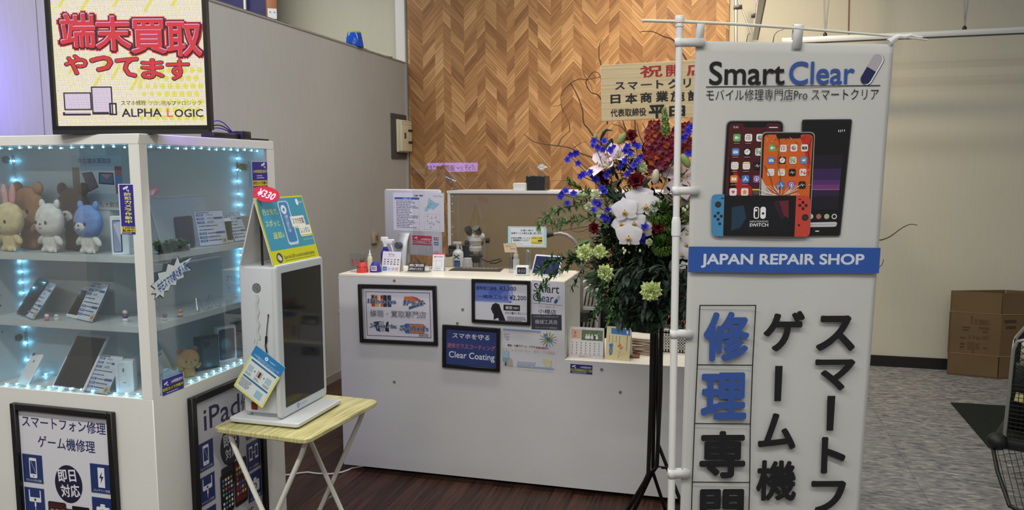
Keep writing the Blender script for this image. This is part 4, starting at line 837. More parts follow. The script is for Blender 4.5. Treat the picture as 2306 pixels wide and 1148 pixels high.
# red-screen phone
f1 = ((1637, 272), (1763, 272), (1752, 530), (1622, 530)); quad((1635, 271), (1765, 271), (1753, 530), (1620, 530), (130, 130, 132), .018); quad(*((1637, 273), (1763, 273), (1751, 530), (1622, 530)), (16, 14, 16), .017); quad((1642, 278), (1758, 278), (1747, 530), (1628, 530), (74, 22, 30), .012)
c.ppoly([(1655, 440), (1640, 352), (1665, 400), (1690, 420), (1712, 445)], (172, 34, 40)); c.ppoly([(1642, 340), (1640, 440), (1660, 440), (1652, 395)], (16, 12, 14)); quad((1672, 277), (1728, 277), (1724, 287), (1676, 287), (16, 14, 16), .006)
c.ptext('9:41', 1651, 284, 1662, 289, (220, 220, 220)); c.pline([(1732, 287), (1750, 287)], 2*s, (220, 220, 220))
def app(x, y, col, kind=0, w_=17):
    a__, b__ = c.p(x-w_/2, y+w_/2), c.p(x+w_/2, y-w_/2); c.rect(a__[0], a__[1], b__[0], b__[1], col, r=(b__[0]-a__[0])*.22); u, v = (a__[0]+b__[0])/2, (a__[1]+b__[1])/2; h = (b__[0]-a__[0])/2; W2 = (232, 232, 234)
    if kind == 'cam': c.rect(u-h*.55, v-h*.35, u+h*.2, v+h*.35, W2, r=h*.1); c.poly([(u+h*.28, v), (u+h*.6, v+h*.3), (u+h*.6, v-h*.3)], W2)
    elif kind == '10': c.text('10', u-h*.55, v-h*.6, u+h*.55, v+h*.35, (40, 40, 44)); c.rect(u-h*.5, v+h*.5, u+h*.5, v+h*.68, (196, 80, 76))
    elif kind == 'mail': c.rect(u-h*.65, v-h*.4, u+h*.65, v+h*.4, W2); c.line([(u-h*.6, v+h*.35), (u, v-h*.05), (u+h*.6, v+h*.35)], h*.12, col)
    elif kind == 'clock': c.disc(u, v, h*.8, W2 if col[0] < 100 else (34, 34, 38)); c.line([(u-h*.5, v), (u, v), (u+h*.3, v+h*.55)], h*.12, (34, 34, 38) if col[0] < 100 else W2)
    elif kind == 'photo':
        for k in range(8): c.disc(u+h*.4*math.cos(k*PI/4), v+h*.4*math.sin(k*PI/4), h*.27, [(222, 120, 60), (226, 196, 70), (120, 180, 80), (70, 160, 160), (80, 120, 200), (140, 90, 180), (200, 80, 130), (220, 80, 70)][k], n=10)
    elif kind == 'list':
        for k in range(3): c.disc(u-h*.6, v+h*(.5-.5*k), h*.12, ((220, 80, 70), (70, 120, 220), (226, 150, 60))[k], n=8); c.rect(u-h*.35, v+h*(.46-.5*k), u+h*.7, v+h*(.54-.5*k), (150, 150, 150))
    elif kind == 'note': c.rect(u-h*.98, v+h*.45, u+h*.98, v+h*.8, (230, 196, 80)); c.rect(u-h*.7, v-h*.0, u+h*.7, v+h*.06, (170, 170, 170)); c.rect(u-h*.7, v-h*.4, u+h*.7, v-h*.34, (170, 170, 170))
    elif kind == 'book': c.poly([(u, v-h*.45), (u, v+h*.35), (u-h*.65, v+h*.45), (u-h*.65, v-h*.35)], W2); c.poly([(u+h*.06, v-h*.45), (u+h*.65, v-h*.35), (u+h*.65, v+h*.45), (u+h*.06, v+h*.35)], W2)
    elif kind == 'A': c.line([(u-h*.5, v-h*.5), (u+h*.08, v+h*.6)], h*.16, W2); c.line([(u+h*.5, v-h*.5), (u-h*.08, v+h*.6)], h*.16, W2); c.line([(u-h*.65, v-h*.18), (u+h*.65, v-h*.18)], h*.14, W2)
    elif kind == 'pod': c.ring(u, v+h*.1, h*.65, h*.13, W2, 16); c.disc(u, v+h*.1, h*.22, W2, n=10); c.line([(u, v), (u, v-h*.6)], h*.2, W2)
    elif kind == 'heart': c.disc(u+h*.2, v+h*.1, h*.28, (220, 60, 90), n=10); c.disc(u-h*.18, v+h*.1, h*.28, (220, 60, 90), n=10); c.poly([(u-h*.42, v), (u+h*.44, v), (u, v-h*.5)], (220, 60, 90))
    elif kind == 'home': c.poly([(u-h*.7, v), (u, v+h*.65), (u+h*.7, v), (u+h*.45, v), (u+h*.45, v-h*.6), (u-h*.45, v-h*.6), (u-h*.45, v)], (226, 150, 60))
    elif kind == 'line': c.line([(u-h*.7, v-h*.1), (u-h*.3, v-h*.1), (u-h*.1, v+h*.4), (u+h*.1, v-h*.4), (u+h*.3, v+.0), (u+h*.7, v+h*.05)], h*.1, W2)
    elif kind == 'N': c.line([(u-h*.5, v-h*.5), (u-h*.5, v+h*.5), (u+h*.5, v-h*.5), (u+h*.5, v+h*.5)], h*.24, (216, 70, 80))
    elif kind == 'map': c.rect(u-h*.9, v-h*.2, u-h*.1, v+h*.9, (150, 190, 120)); c.rect(u+h*.1, v-h*.8, u+h*.8, v+h*.1, (226, 196, 110)); c.line([(u-h*.8, v-h*.7), (u+h*.8, v+h*.7)], h*.2, (80, 130, 220)); c.disc(u+h*.35, v-h*.35, h*.2, (60, 60, 70), n=10)
    elif kind == 'cloud': c.disc(u-h*.2, v, h*.32, W2, n=12); c.disc(u+h*.25, v-h*.05, h*.26, W2, n=12); c.disc(u+h*.3, v+h*.4, h*.22, (236, 200, 80), n=12)
    elif kind == 'lens': c.rect(u-h*.7, v-h*.45, u+h*.7, v+h*.4, (50, 50, 54), r=h*.1); c.disc(u, v, h*.32, (150, 150, 154), n=12)
W3 = (228, 227, 226); ap = [('FaceTime',)]
for x, y, col, k in ((1659, 310, (96, 170, 92), 'cam'), (1685, 310, W3, '10'), (1711, 310, W3, 'photo'), (1656, 342, (78, 126, 190), 'mail'), (1682, 342, (24, 22, 26), 'clock'), (1708, 342, W3, 'map'), (1654, 373, W3, 'list'), (1680, 373, W3, 'note'), (1705, 373, (28, 26, 30), 'line'), (1652, 403, (214, 130, 66), 'book'), (1678, 403, (66, 124, 196), 'A'), (1703, 403, (132, 80, 156), 'pod'), (1650, 432, W3, 'heart'), (1676, 432, W3, 'home'), (1701, 432, (60, 54, 54), 'note')): app(x, y, col, k)
for x, y in ((1658, 323), (1684, 323), (1655, 354), (1681, 354), (1653, 386), (1679, 386), (1651, 416), (1677, 416)): c.pline([(x-6, y), (x+6, y)], 2*s, (150, 110, 112))
# black phone at the right
quad((1804, 269), (1918, 268), (1891, 531), (1798, 531), (70, 70, 72), .008); quad((1806, 271), (1916, 270), (1889, 530), (1800, 530), (18, 18, 21), .007)
q4 = bil((1806, 272), (1914, 271), (1888, 529), (1800, 529))
for j0, j1, col in ((.30, .42, (32, 26, 44)), (.42, .52, (56, 38, 84)), (.52, .56, (84, 48, 108)), (.56, .60, (112, 58, 118)), (.60, .605, (176, 110, 156)), (.605, .66, (46, 34, 62)), (.66, .78, (30, 26, 40))): c.poly([c.p(*q4(.14, j0)), c.p(*q4(.9, j0)), c.p(*q4(.9, j1)), c.p(*q4(.14, j1))], col)
for x, y in ((1887, 295), (1891, 295), (1895, 294), (1900, 294)): c.pline([(x, y+2), (x, y-2)], 1.6*s, (210, 210, 214))
for x, col in ((1824, (200, 200, 204)), (1842, (190, 90, 70)), (1860, (170, 174, 150)), (1877, (214, 214, 216))): c.disc(*c.p(x, 487), 6*s, col, n=16)
c.disc(*c.p(1842, 487), 3*s, (90, 130, 190), n=10); c.disc(*c.p(1877, 487), 4*s, (24, 24, 28), n=12); quad((1806, 501), (1884, 499), (1882, 510), (1805, 511), (196, 196, 200), .008); c.pline([(1835, 520), (1842, 520)], 2.4*s, (220, 220, 222))
# cracked phone
quad((1714, 297), (1834, 297), (1822, 530), (1704, 530), (150, 148, 146), .016); quad((1716, 299), (1832, 299), (1820, 530), (1706, 530), (24, 20, 20), .015); quad((1720, 303), (1829, 303), (1816, 530), (1710, 530), (206, 96, 38), .012); c.ppoly([(1800, 304), (1826, 304), (1820, 400), (1812, 350)], (186, 50, 40)); quad((1745, 302), (1805, 302), (1801, 312), (1749, 312), (24, 20, 20), .006)
c.ppoly([(1713, 400), (1724, 420), (1740, 440), (1730, 470), (1712, 470)], (198, 192, 186))
for x, y, col, k in ((1738, 333, (104, 168, 96), 'cam'), (1762, 334, W3, '10'), (1786, 333, W3, 'photo'), (1810, 333, W3, 'lens'), (1735, 361, (78, 126, 190), 'mail'), (1760, 361, (24, 22, 26), 'clock'), (1784, 361, W3, 'map'), (1808, 361, (92, 136, 190), 'cloud'), (1734, 388, W3, 'list'), (1758, 388, W3, 'note'), (1782, 388, (28, 26, 30), 'line'), (1806, 388, W3, 'N'), (1756, 416, (66, 124, 196), 'A'), (1780, 416, (132, 80, 156), 'pod'), (1804, 416, (34, 32, 36), 'line')): app(x, y, col, k, 16)
rc = random.Random(3)
for k in range(26):
    a0 = rc.uniform(.05, PI-.05); r0, r1_ = rc.uniform(6, 20), rc.uniform(22, 52); c.pline([(1758+r0*math.cos(a0)*1.2, 441-r0*math.sin(a0)*.5), (1758+r1_*math.cos(a0)*1.2+rc.uniform(-3, 3), 441-r1_*math.sin(a0)*.6)], .9*s, (222, 214, 206))
for k in range(40):
    x, y = rc.uniform(1722, 1825), rc.uniform(304, 330) if k % 2 else rc.uniform(330, 430); c.pline([(x, y), (x+rc.uniform(-7, 7), y+rc.uniform(-6, 8))], .8*s, (60, 34, 26) if k % 3 else (222, 190, 160))
for x0_, y0_, pts in ((0, 0, [(1750, 305), (1754, 330), (1748, 360), (1755, 400), (1752, 438)]), (0, 0, [(1718, 372), (1730, 392), (1738, 420), (1750, 438)]), (0, 0, [(1826, 310), (1816, 340), (1822, 370)])): c.pline(pts, 1*s, (44, 28, 22))
# game console
quad((1600, 437), (1629, 437), (1629, 531), (1600, 531), (70, 134, 178), .016); quad((1787, 440), (1822, 441), (1821, 532), (1786, 532), (196, 66, 54), .016); c.ppoly([(1787, 440), (1798, 440), (1796, 532), (1786, 532)], (196, 66, 54)); c.ppoly([(1617, 437), (1629, 437), (1628, 531), (1616, 531)], (70, 134, 178))
quad((1629, 440), (1790, 440), (1786, 532), (1626, 530), (18, 18, 21), .003); c.ppoly([(1645, 464), (1774, 450), (1772, 520), (1643, 520)], (20, 22, 30)); c.ppoly([(1646, 466), (1672, 462), (1678, 490), (1664, 512), (1644, 518)], (32, 58, 80)); c.ppoly([(1746, 452), (1773, 451), (1773, 490), (1758, 484)], (104, 34, 46)); c.ppoly([(1738, 454), (1752, 452), (1764, 490), (1756, 494)], (48, 28, 42))
for x, y, r in ((1615, 460, 7), (1810, 489, 7.5)): c.disc(*c.p(x, y), r*s, (40, 36, 40), n=20); c.disc(*c.p(x, y), r*.7*s, (52, 48, 52), n=16)
for cx0, cy0 in ((1615, 486), (1805, 462)):
    for dx_, dy_ in ((0, -7), (0, 7), (-7, 0), (7, 0)): c.disc(*c.p(cx0+dx_, cy0+dy_), 3.4*s, (40, 34, 40), n=12)
c.pline([(1622, 446), (1627, 446)], 2*s, (30, 28, 32)); c.pline([(1796, 448), (1800, 448)], 2*s, (30, 28, 32)); c.pline([(1617, 503), (1620, 503)], 5*s, (34, 34, 40)); c.disc(*c.p(1796, 506), 2.6*s, (60, 30, 30), n=10)
a_, b_ = c.p(1694, 492), c.p(1707, 465); c.rect(a_[0], a_[1], b_[0], b_[1], (232, 232, 234), r=.007); a_, b_ = c.p(1697, 489.5), c.p(1705, 467.5); c.rect(a_[0], a_[1], b_[0], b_[1], (18, 18, 21), r=.004); c.disc(*c.p(1700, 473), 2.6*s, (232, 232, 234), n=12)
a_, b_ = c.p(1709, 492), c.p(1722, 465); c.rect(a_[0], a_[1], b_[0], b_[1], (232, 232, 234), r=.007); c.disc(*c.p(1715.5, 480), 2.8*s, (18, 18, 21), n=12)
c.ptext('NINTENDO', 1686, 496, 1727, 500, (220, 220, 224), res=3); c.ptext('SWITCH', 1685, 502, 1727, 509.5, (228, 228, 230), bold=.02, res=3)
# blue band
quad((1549, 554), (1979, 557), (1975, 614), (1547, 611.5), (44, 84, 162)); c.qtext('JAPAN REPAIR SHOP', (1577, 570), (1943, 570.5), (1576, 601.5), (206, 212, 222), bold=.03, res=5)
for pts in ([(1573.5, 686), (1698, 686), (1676, 1150), (1555, 1150)],):
    c.pline([(1574, 686), (1699, 686)], 2.6*s, K1); c.pline([(1574, 686), (1568, 820), (1562, 952), (1557, 1082), (1553, 1215)], 2.6*s, K1); c.pline([(1699, 686), (1692, 819), (1687, 951), (1685.5, 1082), (1682, 1215)], 2.6*s, K1)
    for y_, xa, xb in ((820, 1568, 1692), (951.5, 1562, 1687), (1082.5, 1557, 1685), (1214, 1553, 1682)): c.pline([(xa, y_-1), (xb, y_)], 2.6*s, K1)
for ch, x0_, y0_, x1_, y1_, col, bo in (('修', 1582, 700, 1685, 811, B1, .034), ('理', 1576, 836, 1679, 941, B1, .034), ('専', 1573, 967, 1676, 1073, K1, .034), ('門', 1573, 1097, 1672, 1196, K1, .034), ('ゲ', 1716, 698, 1808, 789, K1, .034), ('ム', 1704, 927, 1789, 1008, K1, .034), ('機', 1700, 1032, 1790, 1123, K1, .03), ('ス', 1834, 708, 1922, 788, K1, .034), ('マ', 1831, 806, 1921, 876, K1, .034), ('ト', 1845, 980, 1900, 1062, K1, .034), ('フ', 1822, 1078, 1900, 1150, K1, .034)): c.ptext(ch, x0_, y0_, x1_, y1_, col, bold=bo, res=5)
c.ppoly([(1742, 821), (1759, 821), (1755, 900), (1740, 900)], K1); c.ppoly([(1859, 888), (1877, 888), (1872, 966), (1857, 966)], K1)
c.done('print', bn, label='black, blue and white print with phone pictures')
# ------------------------------------------------------------------ things inside and on the showcase
def fur(name, col):
    return mat(name, col, .95, var=.16, vscale=60, bump=.9, bscale=420, spec=.1)
def toy(label, P, H, yaw, colb, colh, parts, group=None, ears='round', earcol=None, muz=None, dz=1.0, cat='plush toy', name='plush_toy', arms='down', limb=None):
    """a plain soft toy sitting on its seam: body and head one skin, ears, arms and feet sewn on"""
    t = thing(name, label, cat, P, yaw, group)
    fb, fh = fur('plush_fur', colb), fur('plush_fur', colh); fl = fur('plush_fur', limb or colb)
    def skin(nm, balls, m, p=t, vox=.004):
        mb = MB()
        for c, r in balls: mb.ell(tuple(x*H for x in c), tuple(x*H for x in r), nu=14, nv=9)
        o = mb.build(nm, m, p); md = o.modifiers.new('seam', 'REMESH'); md.mode = 'VOXEL'; md.voxel_size = vox*H/.12; md.use_smooth_shade = True; return o
    d = dz
    skin('body', [((0, 0, .22), (.25, .20*d, .22)), ((0, -.01, .10), (.22, .19*d, .10)), ((-.11, -.13*d, .05), (.085, .09*d, .05)), ((.11, -.13*d, .05), (.085, .09*d, .05))], fb)
    skin('head', [((0, -.02*d, .62), (.40, .29*d, .34)), ((0, -.05*d, .52), (.37, .28*d, .22))], fh)
    ec = fur('plush_fur', earcol or colh)
    for s in (-1, 1):
        if ears == 'round': MB().ell((s*.27*H, .0, .93*H), (.10*H, .06*H, .10*H), nu=12, nv=8).build('ear', ec, t)
        elif ears == 'long':
            MB(TR(s*.13*H, 0, 1.07*H, 0, s*.16, 0)).ell((0, 0, 0), (.085*H, .05*H, .24*H), nu=12, nv=10).build('ear', ec, t)
        elif ears == 'tip': MB(TR(s*.24*H, 0, .93*H, 0, s*.35, 0)).ell((0, 0, 0), (.075*H, .05*H, .105*H), nu=12, nv=8).build('ear', ec, t)
        a = TR(s*.27*H, -.03*H, .25*H, 0, -s*.9, 0) if arms == 'down' else TR(s*.33*H, -.08*H, .36*H, .3, -s*2.1, 0)
        MB(a).ell((0, 0, 0), (.065*H, .065*H, .14*H), nu=12, nv=8).build('arm', fl, t)
        e = MB(); e.ell((s*.16*H, -.30*d*H, .59*H), (.032*H, .016*H, .038*H), nu=10, nv=8); e.build('eye', mat('bead_black', (14, 13, 14), .15), t)
        MB().ell((s*.155*H-.008*H, -.314*d*H, .605*H), (.010*H, .005*H, .010*H), nu=8, nv=6).build('eye_glint', mat('bead_white', (225, 225, 225), .3), t)
    if muz: MB().ell((0, -.21*d*H, .53*H), (.20*H, .13*d*H, .12*H), nu=16, nv=10).build('muzzle', fur('plush_fur', muz), t)
    ny = -.335*d*H if muz else -.315*d*H
    MB().ell((0, ny, .56*H), (.030*H, .018*H, .020*H), nu=10, nv=8).build('nose', mat('bead_black', (14, 13, 14), .15), t)
    MB().tube([(-.05*H, ny+.012*H, .485*H), (-.025*H, ny-.002*H, .47*H), (0, ny-.004*H, .50*H), (.025*H, ny-.002*H, .47*H), (.05*H, ny+.012*H, .485*H)], .006*H, 5).build('mouth_stitch', mat('bead_black', (14, 13, 14), .15), t)
    if parts: MB().rbox(.22*H, -.10*H, .02*H, .30*H, -.094*H, .10*H, .002*H, 1).build('care_label', mat('label_white', (214, 214, 214), .6), t)
    return t
def sh(z, x, y, yy=None):
    return on('y', yy, x, y) if yy else on('z', z, x, y)
yF, yB = YF+.062, YF+.118
def base(x, yy, z): p = on('y', yy, x, 560); return (p.x, yy, z)
FR = -.25   # the toys look a little toward the left
toy('brown plush bear with a pale muzzle on the top shelf, waving behind the cream rabbit', base(72, yB, ZS1), .215, FR, (150, 108, 74), (150, 108, 74), False, 'plush toys on the top shelf', muz=(206, 196, 184), dz=.42, arms='up')
toy('dark brown plush bear with a white muzzle on the top shelf, behind the blue-headed toy', base(172, yB, ZS1), .212, FR, (58, 42, 38), (58, 42, 38), False, 'plush toys on the top shelf', muz=(206, 204, 202), dz=.42, arms='up')
toy('cream plush rabbit with long pink ears at the left end of the top shelf', base(28, yF, ZS1), .165, FR, (208, 190, 144), (210, 194, 150), True, 'plush toys on the top shelf', 'long', (214, 158, 152), dz=.66)
toy('plain white plush toy with small ears, between the cream rabbit and the blue-headed toy', base(118, yF, ZS1), .162, FR, (212, 210, 206), (214, 213, 210), True, 'plush toys on the top shelf', 'tip', dz=.66)
toy('white plush toy with a blue head and ears, next to the white phone box', base(204, yF, ZS1), .158, FR, (212, 211, 209), (118, 150, 206), True, 'plush toys on the top shelf', 'tip', muz=(216, 216, 216), dz=.66)

def quadbox(name, label, cat, P, yaw, w_, d_, h_, m, paint=None, side=None, group=None, tilt=0):
    t = thing(name, label, cat, P, yaw, group, rx=tilt); MB().rbox(-w_/2, -d_/2, 0, w_/2, d_/2, h_, .0015, 1).build('box', m, t)
    W4 = wmat(t)
    if paint: c = Canvas(W4 @ V((-w_/2, -d_/2-.0001, 0)), W4.to_3x3() @ V((1, 0, 0)), W4.to_3x3() @ V((0, 0, 1)), rough=.3); paint(c, w_, h_); c.done('front_print', t)
    if side: c = Canvas(W4 @ V((w_/2+.0001, -d_/2, 0)), W4.to_3x3() @ V((0, 1, 0)), W4.to_3x3() @ V((0, 0, 1)), rough=.3); side(c, d_, h_); c.done('side_print', t)
    return t
boxw = mat('carton_white', (216, 220, 224), .4, var=.02)
def pb_(c, w_, h): c.rect(w_*.12, h*.07, w_*.62, h*.90, (52, 54, 70), r=.004); c.rect(w_*.15, h*.09, w_*.55, h*.88, (150, 156, 190), r=.003); c.poly([(w_*.16, h*.8), (w_*.5, h*.3), (w_*.54, h*.1), (w_*.54, h*.86)], (196, 198, 214))
p = on('y', YF+.05, 272, 576); quadbox('phone_box', 'white phone box with a phone picture on the top shelf, beside the plush toys', 'box', (p.x-.0, YF+.055, ZS1), .55, .05, .03, .118, boxw, pb_)
# poster on the inner back wall
def poster_in(c):
    a_, b_ = c.p(168, 472), c.p(272, 349); x0, y0, x1, y1 = a_[0], a_[1], b_[0], b_[1]; X = lambda q: x0+q*(x1-x0); Y = lambda q: y0+q*(y1-y0)
    c.rect(x0, y0, x1, y1, (176, 186, 194)); c.rect(X(0), Y(.28), X(.15), Y(.78), (112, 90, 74)); c.rect(X(.83), Y(.3), X(1), Y(.8), (150, 96, 100)); c.rect(X(.15), Y(.3), X(.86), Y(.8), (196, 204, 210)); c.rect(X(.86), Y(.45), X(1), Y(.62), (90, 120, 170))
    c.text('中古端末買取店', X(.13), Y(.85), X(.8), Y(.95), (66, 78, 112), bold=.012)
    c.poly([(X(.2), Y(.68)), (X(.41), Y(.70)), (X(.52), Y(.42)), (X(.32), Y(.33))], (30, 30, 36)); c.poly([(X(.22), Y(.67)), (X(.40), Y(.69)), (X(.50), Y(.43)), (X(.33), Y(.35))], (112, 96, 110))
    c.poly([(X(.54), Y(.69)), (X(.83), Y(.68)), (X(.84), Y(.46)), (X(.53), Y(.48))], (30, 30, 36)); c.poly([(X(.56), Y(.67)), (X(.82), Y(.66)), (X(.82), Y(.48)), (X(.55), Y(.50))], (86, 108, 140)); c.poly([(X(.58), Y(.66)), (X(.8), Y(.66)), (X(.7), Y(.56))], (176, 120, 130))
    c.text('でも大歓迎!', X(.42), Y(.05), X(.95), Y(.15), (130, 110, 96), bold=.01)
c = Canvas((XH, YF+.1535, ZS1+.1), (1, 0, 0), (0, 0, 1), rough=.4); poster_in(c); o = c.done('paper_poster'); tag(o, 'paper poster with two tablets taped inside the showcase, behind the plush toys', 'poster')
# security stickers on the glass
def camicon(c, x, y, s): c.poly([(x-s, y+s*.1), (x+s*.7, y+s*.75), (x+s*.95, y+s*.25), (x-s*.75, y-s*.42)], (222, 222, 232)); c.line([(x+s*.3, y-s*.05), (x+s*.45, y-s*.6), (x+s*.95, y-s*.6)], s*.22, (222, 222, 232)); c.rect(x+s*.85, y-s*.95, x+s*1.05, y-s*.3, (222, 222, 232))
PU = (54, 46, 138); YE = (214, 198, 60)
c = Canvas((XG, YF-.0006, 1.4), (1, 0, 0), (0, 0, 1), rough=.4); a_, b_ = c.p(272, 527), c.p(299, 414); x0, y0, x1, y1 = a_[0], a_[1], b_[0], b_[1]; X = lambda q: x0+q*(x1-x0); Y = lambda q: y0+q*(y1-y0)
c.rect(x0, y0, x1, y1, (214, 214, 224)); c.rect(X(.08), y0, X(1), Y(.985), PU); camicon(c, X(.5), Y(.91), (x1-x0)*.2)
for i, ch in enumerate('防犯カメラ作動中'): c.text(ch, X(.38), Y(.765-.078*i), X(.84), Y(.83-.078*i), (232, 226, 120), bold=.02)
c.rect(X(.1), Y(.155), X(1), Y(.045), YE); c.text('24時間', X(.16), Y(.105), X(.96), Y(.15), (40, 36, 60), bold=.02); c.text('監視中', X(.16), Y(.052), X(.96), Y(.098), (40, 36, 60), bold=.02); lines_of_print(c, X(.12), X(.96), Y(.01), Y(.04), 1, (220, 180, 190), seed=3)
o = c.done('security_sticker'); tag(o, 'tall violet security camera sticker on the front glass by the corner post', 'sticker')
def sticker_side(x0p, y0p, x1p, y1p, label, big):
    c = Canvas((XC+.0004, YG, 1.4), (0, 1, 0), (0, 0, 1), rough=.4); a_, b_ = c.p(x0p, (y0p+y1p)/2+0), c.p(x1p, (y0p+y1p)/2); ym = c.p((x0p+x1p)/2, y1p)[1]; yM = c.p((x0p+x1p)/2, y0p)[1]
    x0, x1, y0, y1 = a_[0], b_[0], ym, yM; X = lambda q: x0+q*(x1-x0); Y = lambda q: y0+q*(y1-y0); c.rect(x0, y0, x1, y1, (206, 206, 220)); c.rect(X(.03), Y(.02), X(.97), Y(.98), PU)
    if big:
        camicon(c, X(.72), Y(.86), (x1-x0)*.13); c.text('24時間監視中', X(.08), Y(.56), X(.95), Y(.68), YE, bold=.02); lines_of_print(c, X(.3), X(.75), Y(.34), Y(.5), 2, (190, 190, 214), seed=4); c.rect(X(.05), Y(.08), X(.96), Y(.28), YE); c.text('防犯カメラ作動中', X(.08), Y(.12), X(.93), Y(.25), (40, 36, 60), bold=.03); c.rect(X(.05), Y(.0), X(.5), Y(.06), (190, 60, 90))
    else:
        camicon(c, X(.2), Y(.68), (x1-x0)*.09); c.text('24時間監視中', X(.42), Y(.58), X(.93), Y(.78), (222, 222, 232), bold=.02); c.rect(X(.02), Y(.23), X(.98), Y(.48), (52, 50, 60)); c.text('防犯カメラ作動中', X(.04), Y(.26), X(.96), Y(.45), (206, 196, 70), bold=.03); lines_of_print(c, X(.2), X(.8), Y(.08), Y(.18), 1, (200, 200, 220), seed=5)
    o = c.done('security_sticker'); tag(o, label, 'sticker'); return o
sticker_side(567, 363, 603, 423, 'violet and yellow security sticker high on the side glass near the hinge', True)
sticker_side(363, 846, 415, 884, 'small dark blue security sticker at the lower corner of the side glass', False)
# burst shaped sticker
c = Canvas((XC+.0005, YG, 1.2), (0, 1, 0), (0, 0, 1), rough=.5)
bz = [(341, 643), (358, 628), (355, 615), (374, 611), (378, 594), (392, 598), (400, 578), (405, 593), (432, 579), (418, 598), (430, 607), (413, 613), (414, 624), (398, 630), (396, 642), (384, 641), (379, 654), (370, 655), (368, 670), (360, 663), (349, 673), (352, 660), (342, 661), (350, 650)]
c.ppoly([(x+(x-386)*.05, y+(y-624)*.06) for x, y in bz], (30, 34, 44)); c.ppoly(bz, (206, 216, 218))
u0, v0 = c.p(356, 650); u1, v1 = c.p(424, 596); L9 = math.hypot(u1-u0, v1-v0); c.text('中古スマホ続々新入荷!!', (u0+u1)/2-L9*.5, (v0+v1)/2-.017, (u0+u1)/2+L9*.5, (v0+v1)/2+.017, (44, 86, 150), bold=.03, rot=math.atan2(v1-v0, u1-u0)); o = c.done('burst_sticker'); tag(o, 'white starburst sticker with slanted blue lettering on the side glass', 'sticker')

# phones and cards on stands
def lean(BL, BR, TL, z, cap=None, rt=None):
    """frame of a slab standing on height z whose lower corners and top left corner were measured in the photo"""
    a_, b_ = on('z', z, *BL), on('z', z, *BR); U = (b_-a_); w_ = U.length; U.normalize(); c_ = plane_pt(a_, U, *TL); W = c_-a_; return a_, U, W.normalized(), w_, W.length
def lean_d(BL, BR, TL, z, w_):
    """same, with the known width: the lower right corner is taken on its sight line"""
    a_ = on('z', z, *BL); d = ray(*BR); b_ = on('z', z, *BR)
    return lean(BL, BR, TL, z)
acr = glass('clear_acrylic', (246, 250, 250), .05, .02, .7)
def slab_thing(name, label, cat, BL, BR, TL, z, th, r, body, screen=None, back=False, group=None, home=False, marg=(.05, .12)):
    a_, U, W, w_, h_ = lean(BL, BR, TL, z); t = D.objects.new(name, None); t.empty_display_size = .03; T = frame(a_, U, W); t.matrix_basis = T; link(t); tag(t, label, cat, group)
    m = MB(); m.rr(0, .001, w_, h_, r*w_, -th, 0, 5, min(.0015, th*.3)); m.build('case', body, t)
    if screen:
        m = MB(); m.rr(w_*marg[0], h_*marg[1], w_*(1-marg[0]), h_*(1-marg[1]), .002, 0, .0003, 3); m.build('screen', screen, t, label='dark switched-off screen')
        if home: m = MB(); m.cyl((w_*.5, h_*marg[1]*.5, 0), (w_*.5, h_*marg[1]*.5, .0006), w_*.07, n=18); m.build('home_button', body, t); m = MB(); m.rbox(w_*.4, h_*(1-marg[1]*.5), 0, w_*.6, h_*(1-marg[1]*.42), .0004, .0001, 1); m.build('earpiece', mat('dark_slot', (60, 60, 64), .5), t)
    if back:
        m = MB(); m.cyl((w_*.2, h_*.93, 0), (w_*.2, h_*.93, .0012), w_*.09, n=16); m.build('camera_lens', mat('lens_black', (20, 20, 24), .1), t); m = MB(); m.rbox(w_*.44, h_*.70, 0, w_*.56, h_*.77, .0004, .0002, 1); m.build('badge', mat('badge_grey', (110, 112, 118), .3), t)
    m = MB(); m.rbox(w_*.2, -.0, -th-.012, w_*.8, .0035, .006, .0008, 1); m.rbox(w_*.25, 0, -th-.012, w_*.75, h_*.35, -th-.0095, .0008, 1); m.build('stand', acr, t, label='clear acrylic stand')
    return t, T, w_, h_
pw, pk2 = mat('phone_white', (222, 224, 228), .25), mat('phone_black', (26, 26, 28), .3)
so = mat('screen_black', (16, 16, 19), .08)
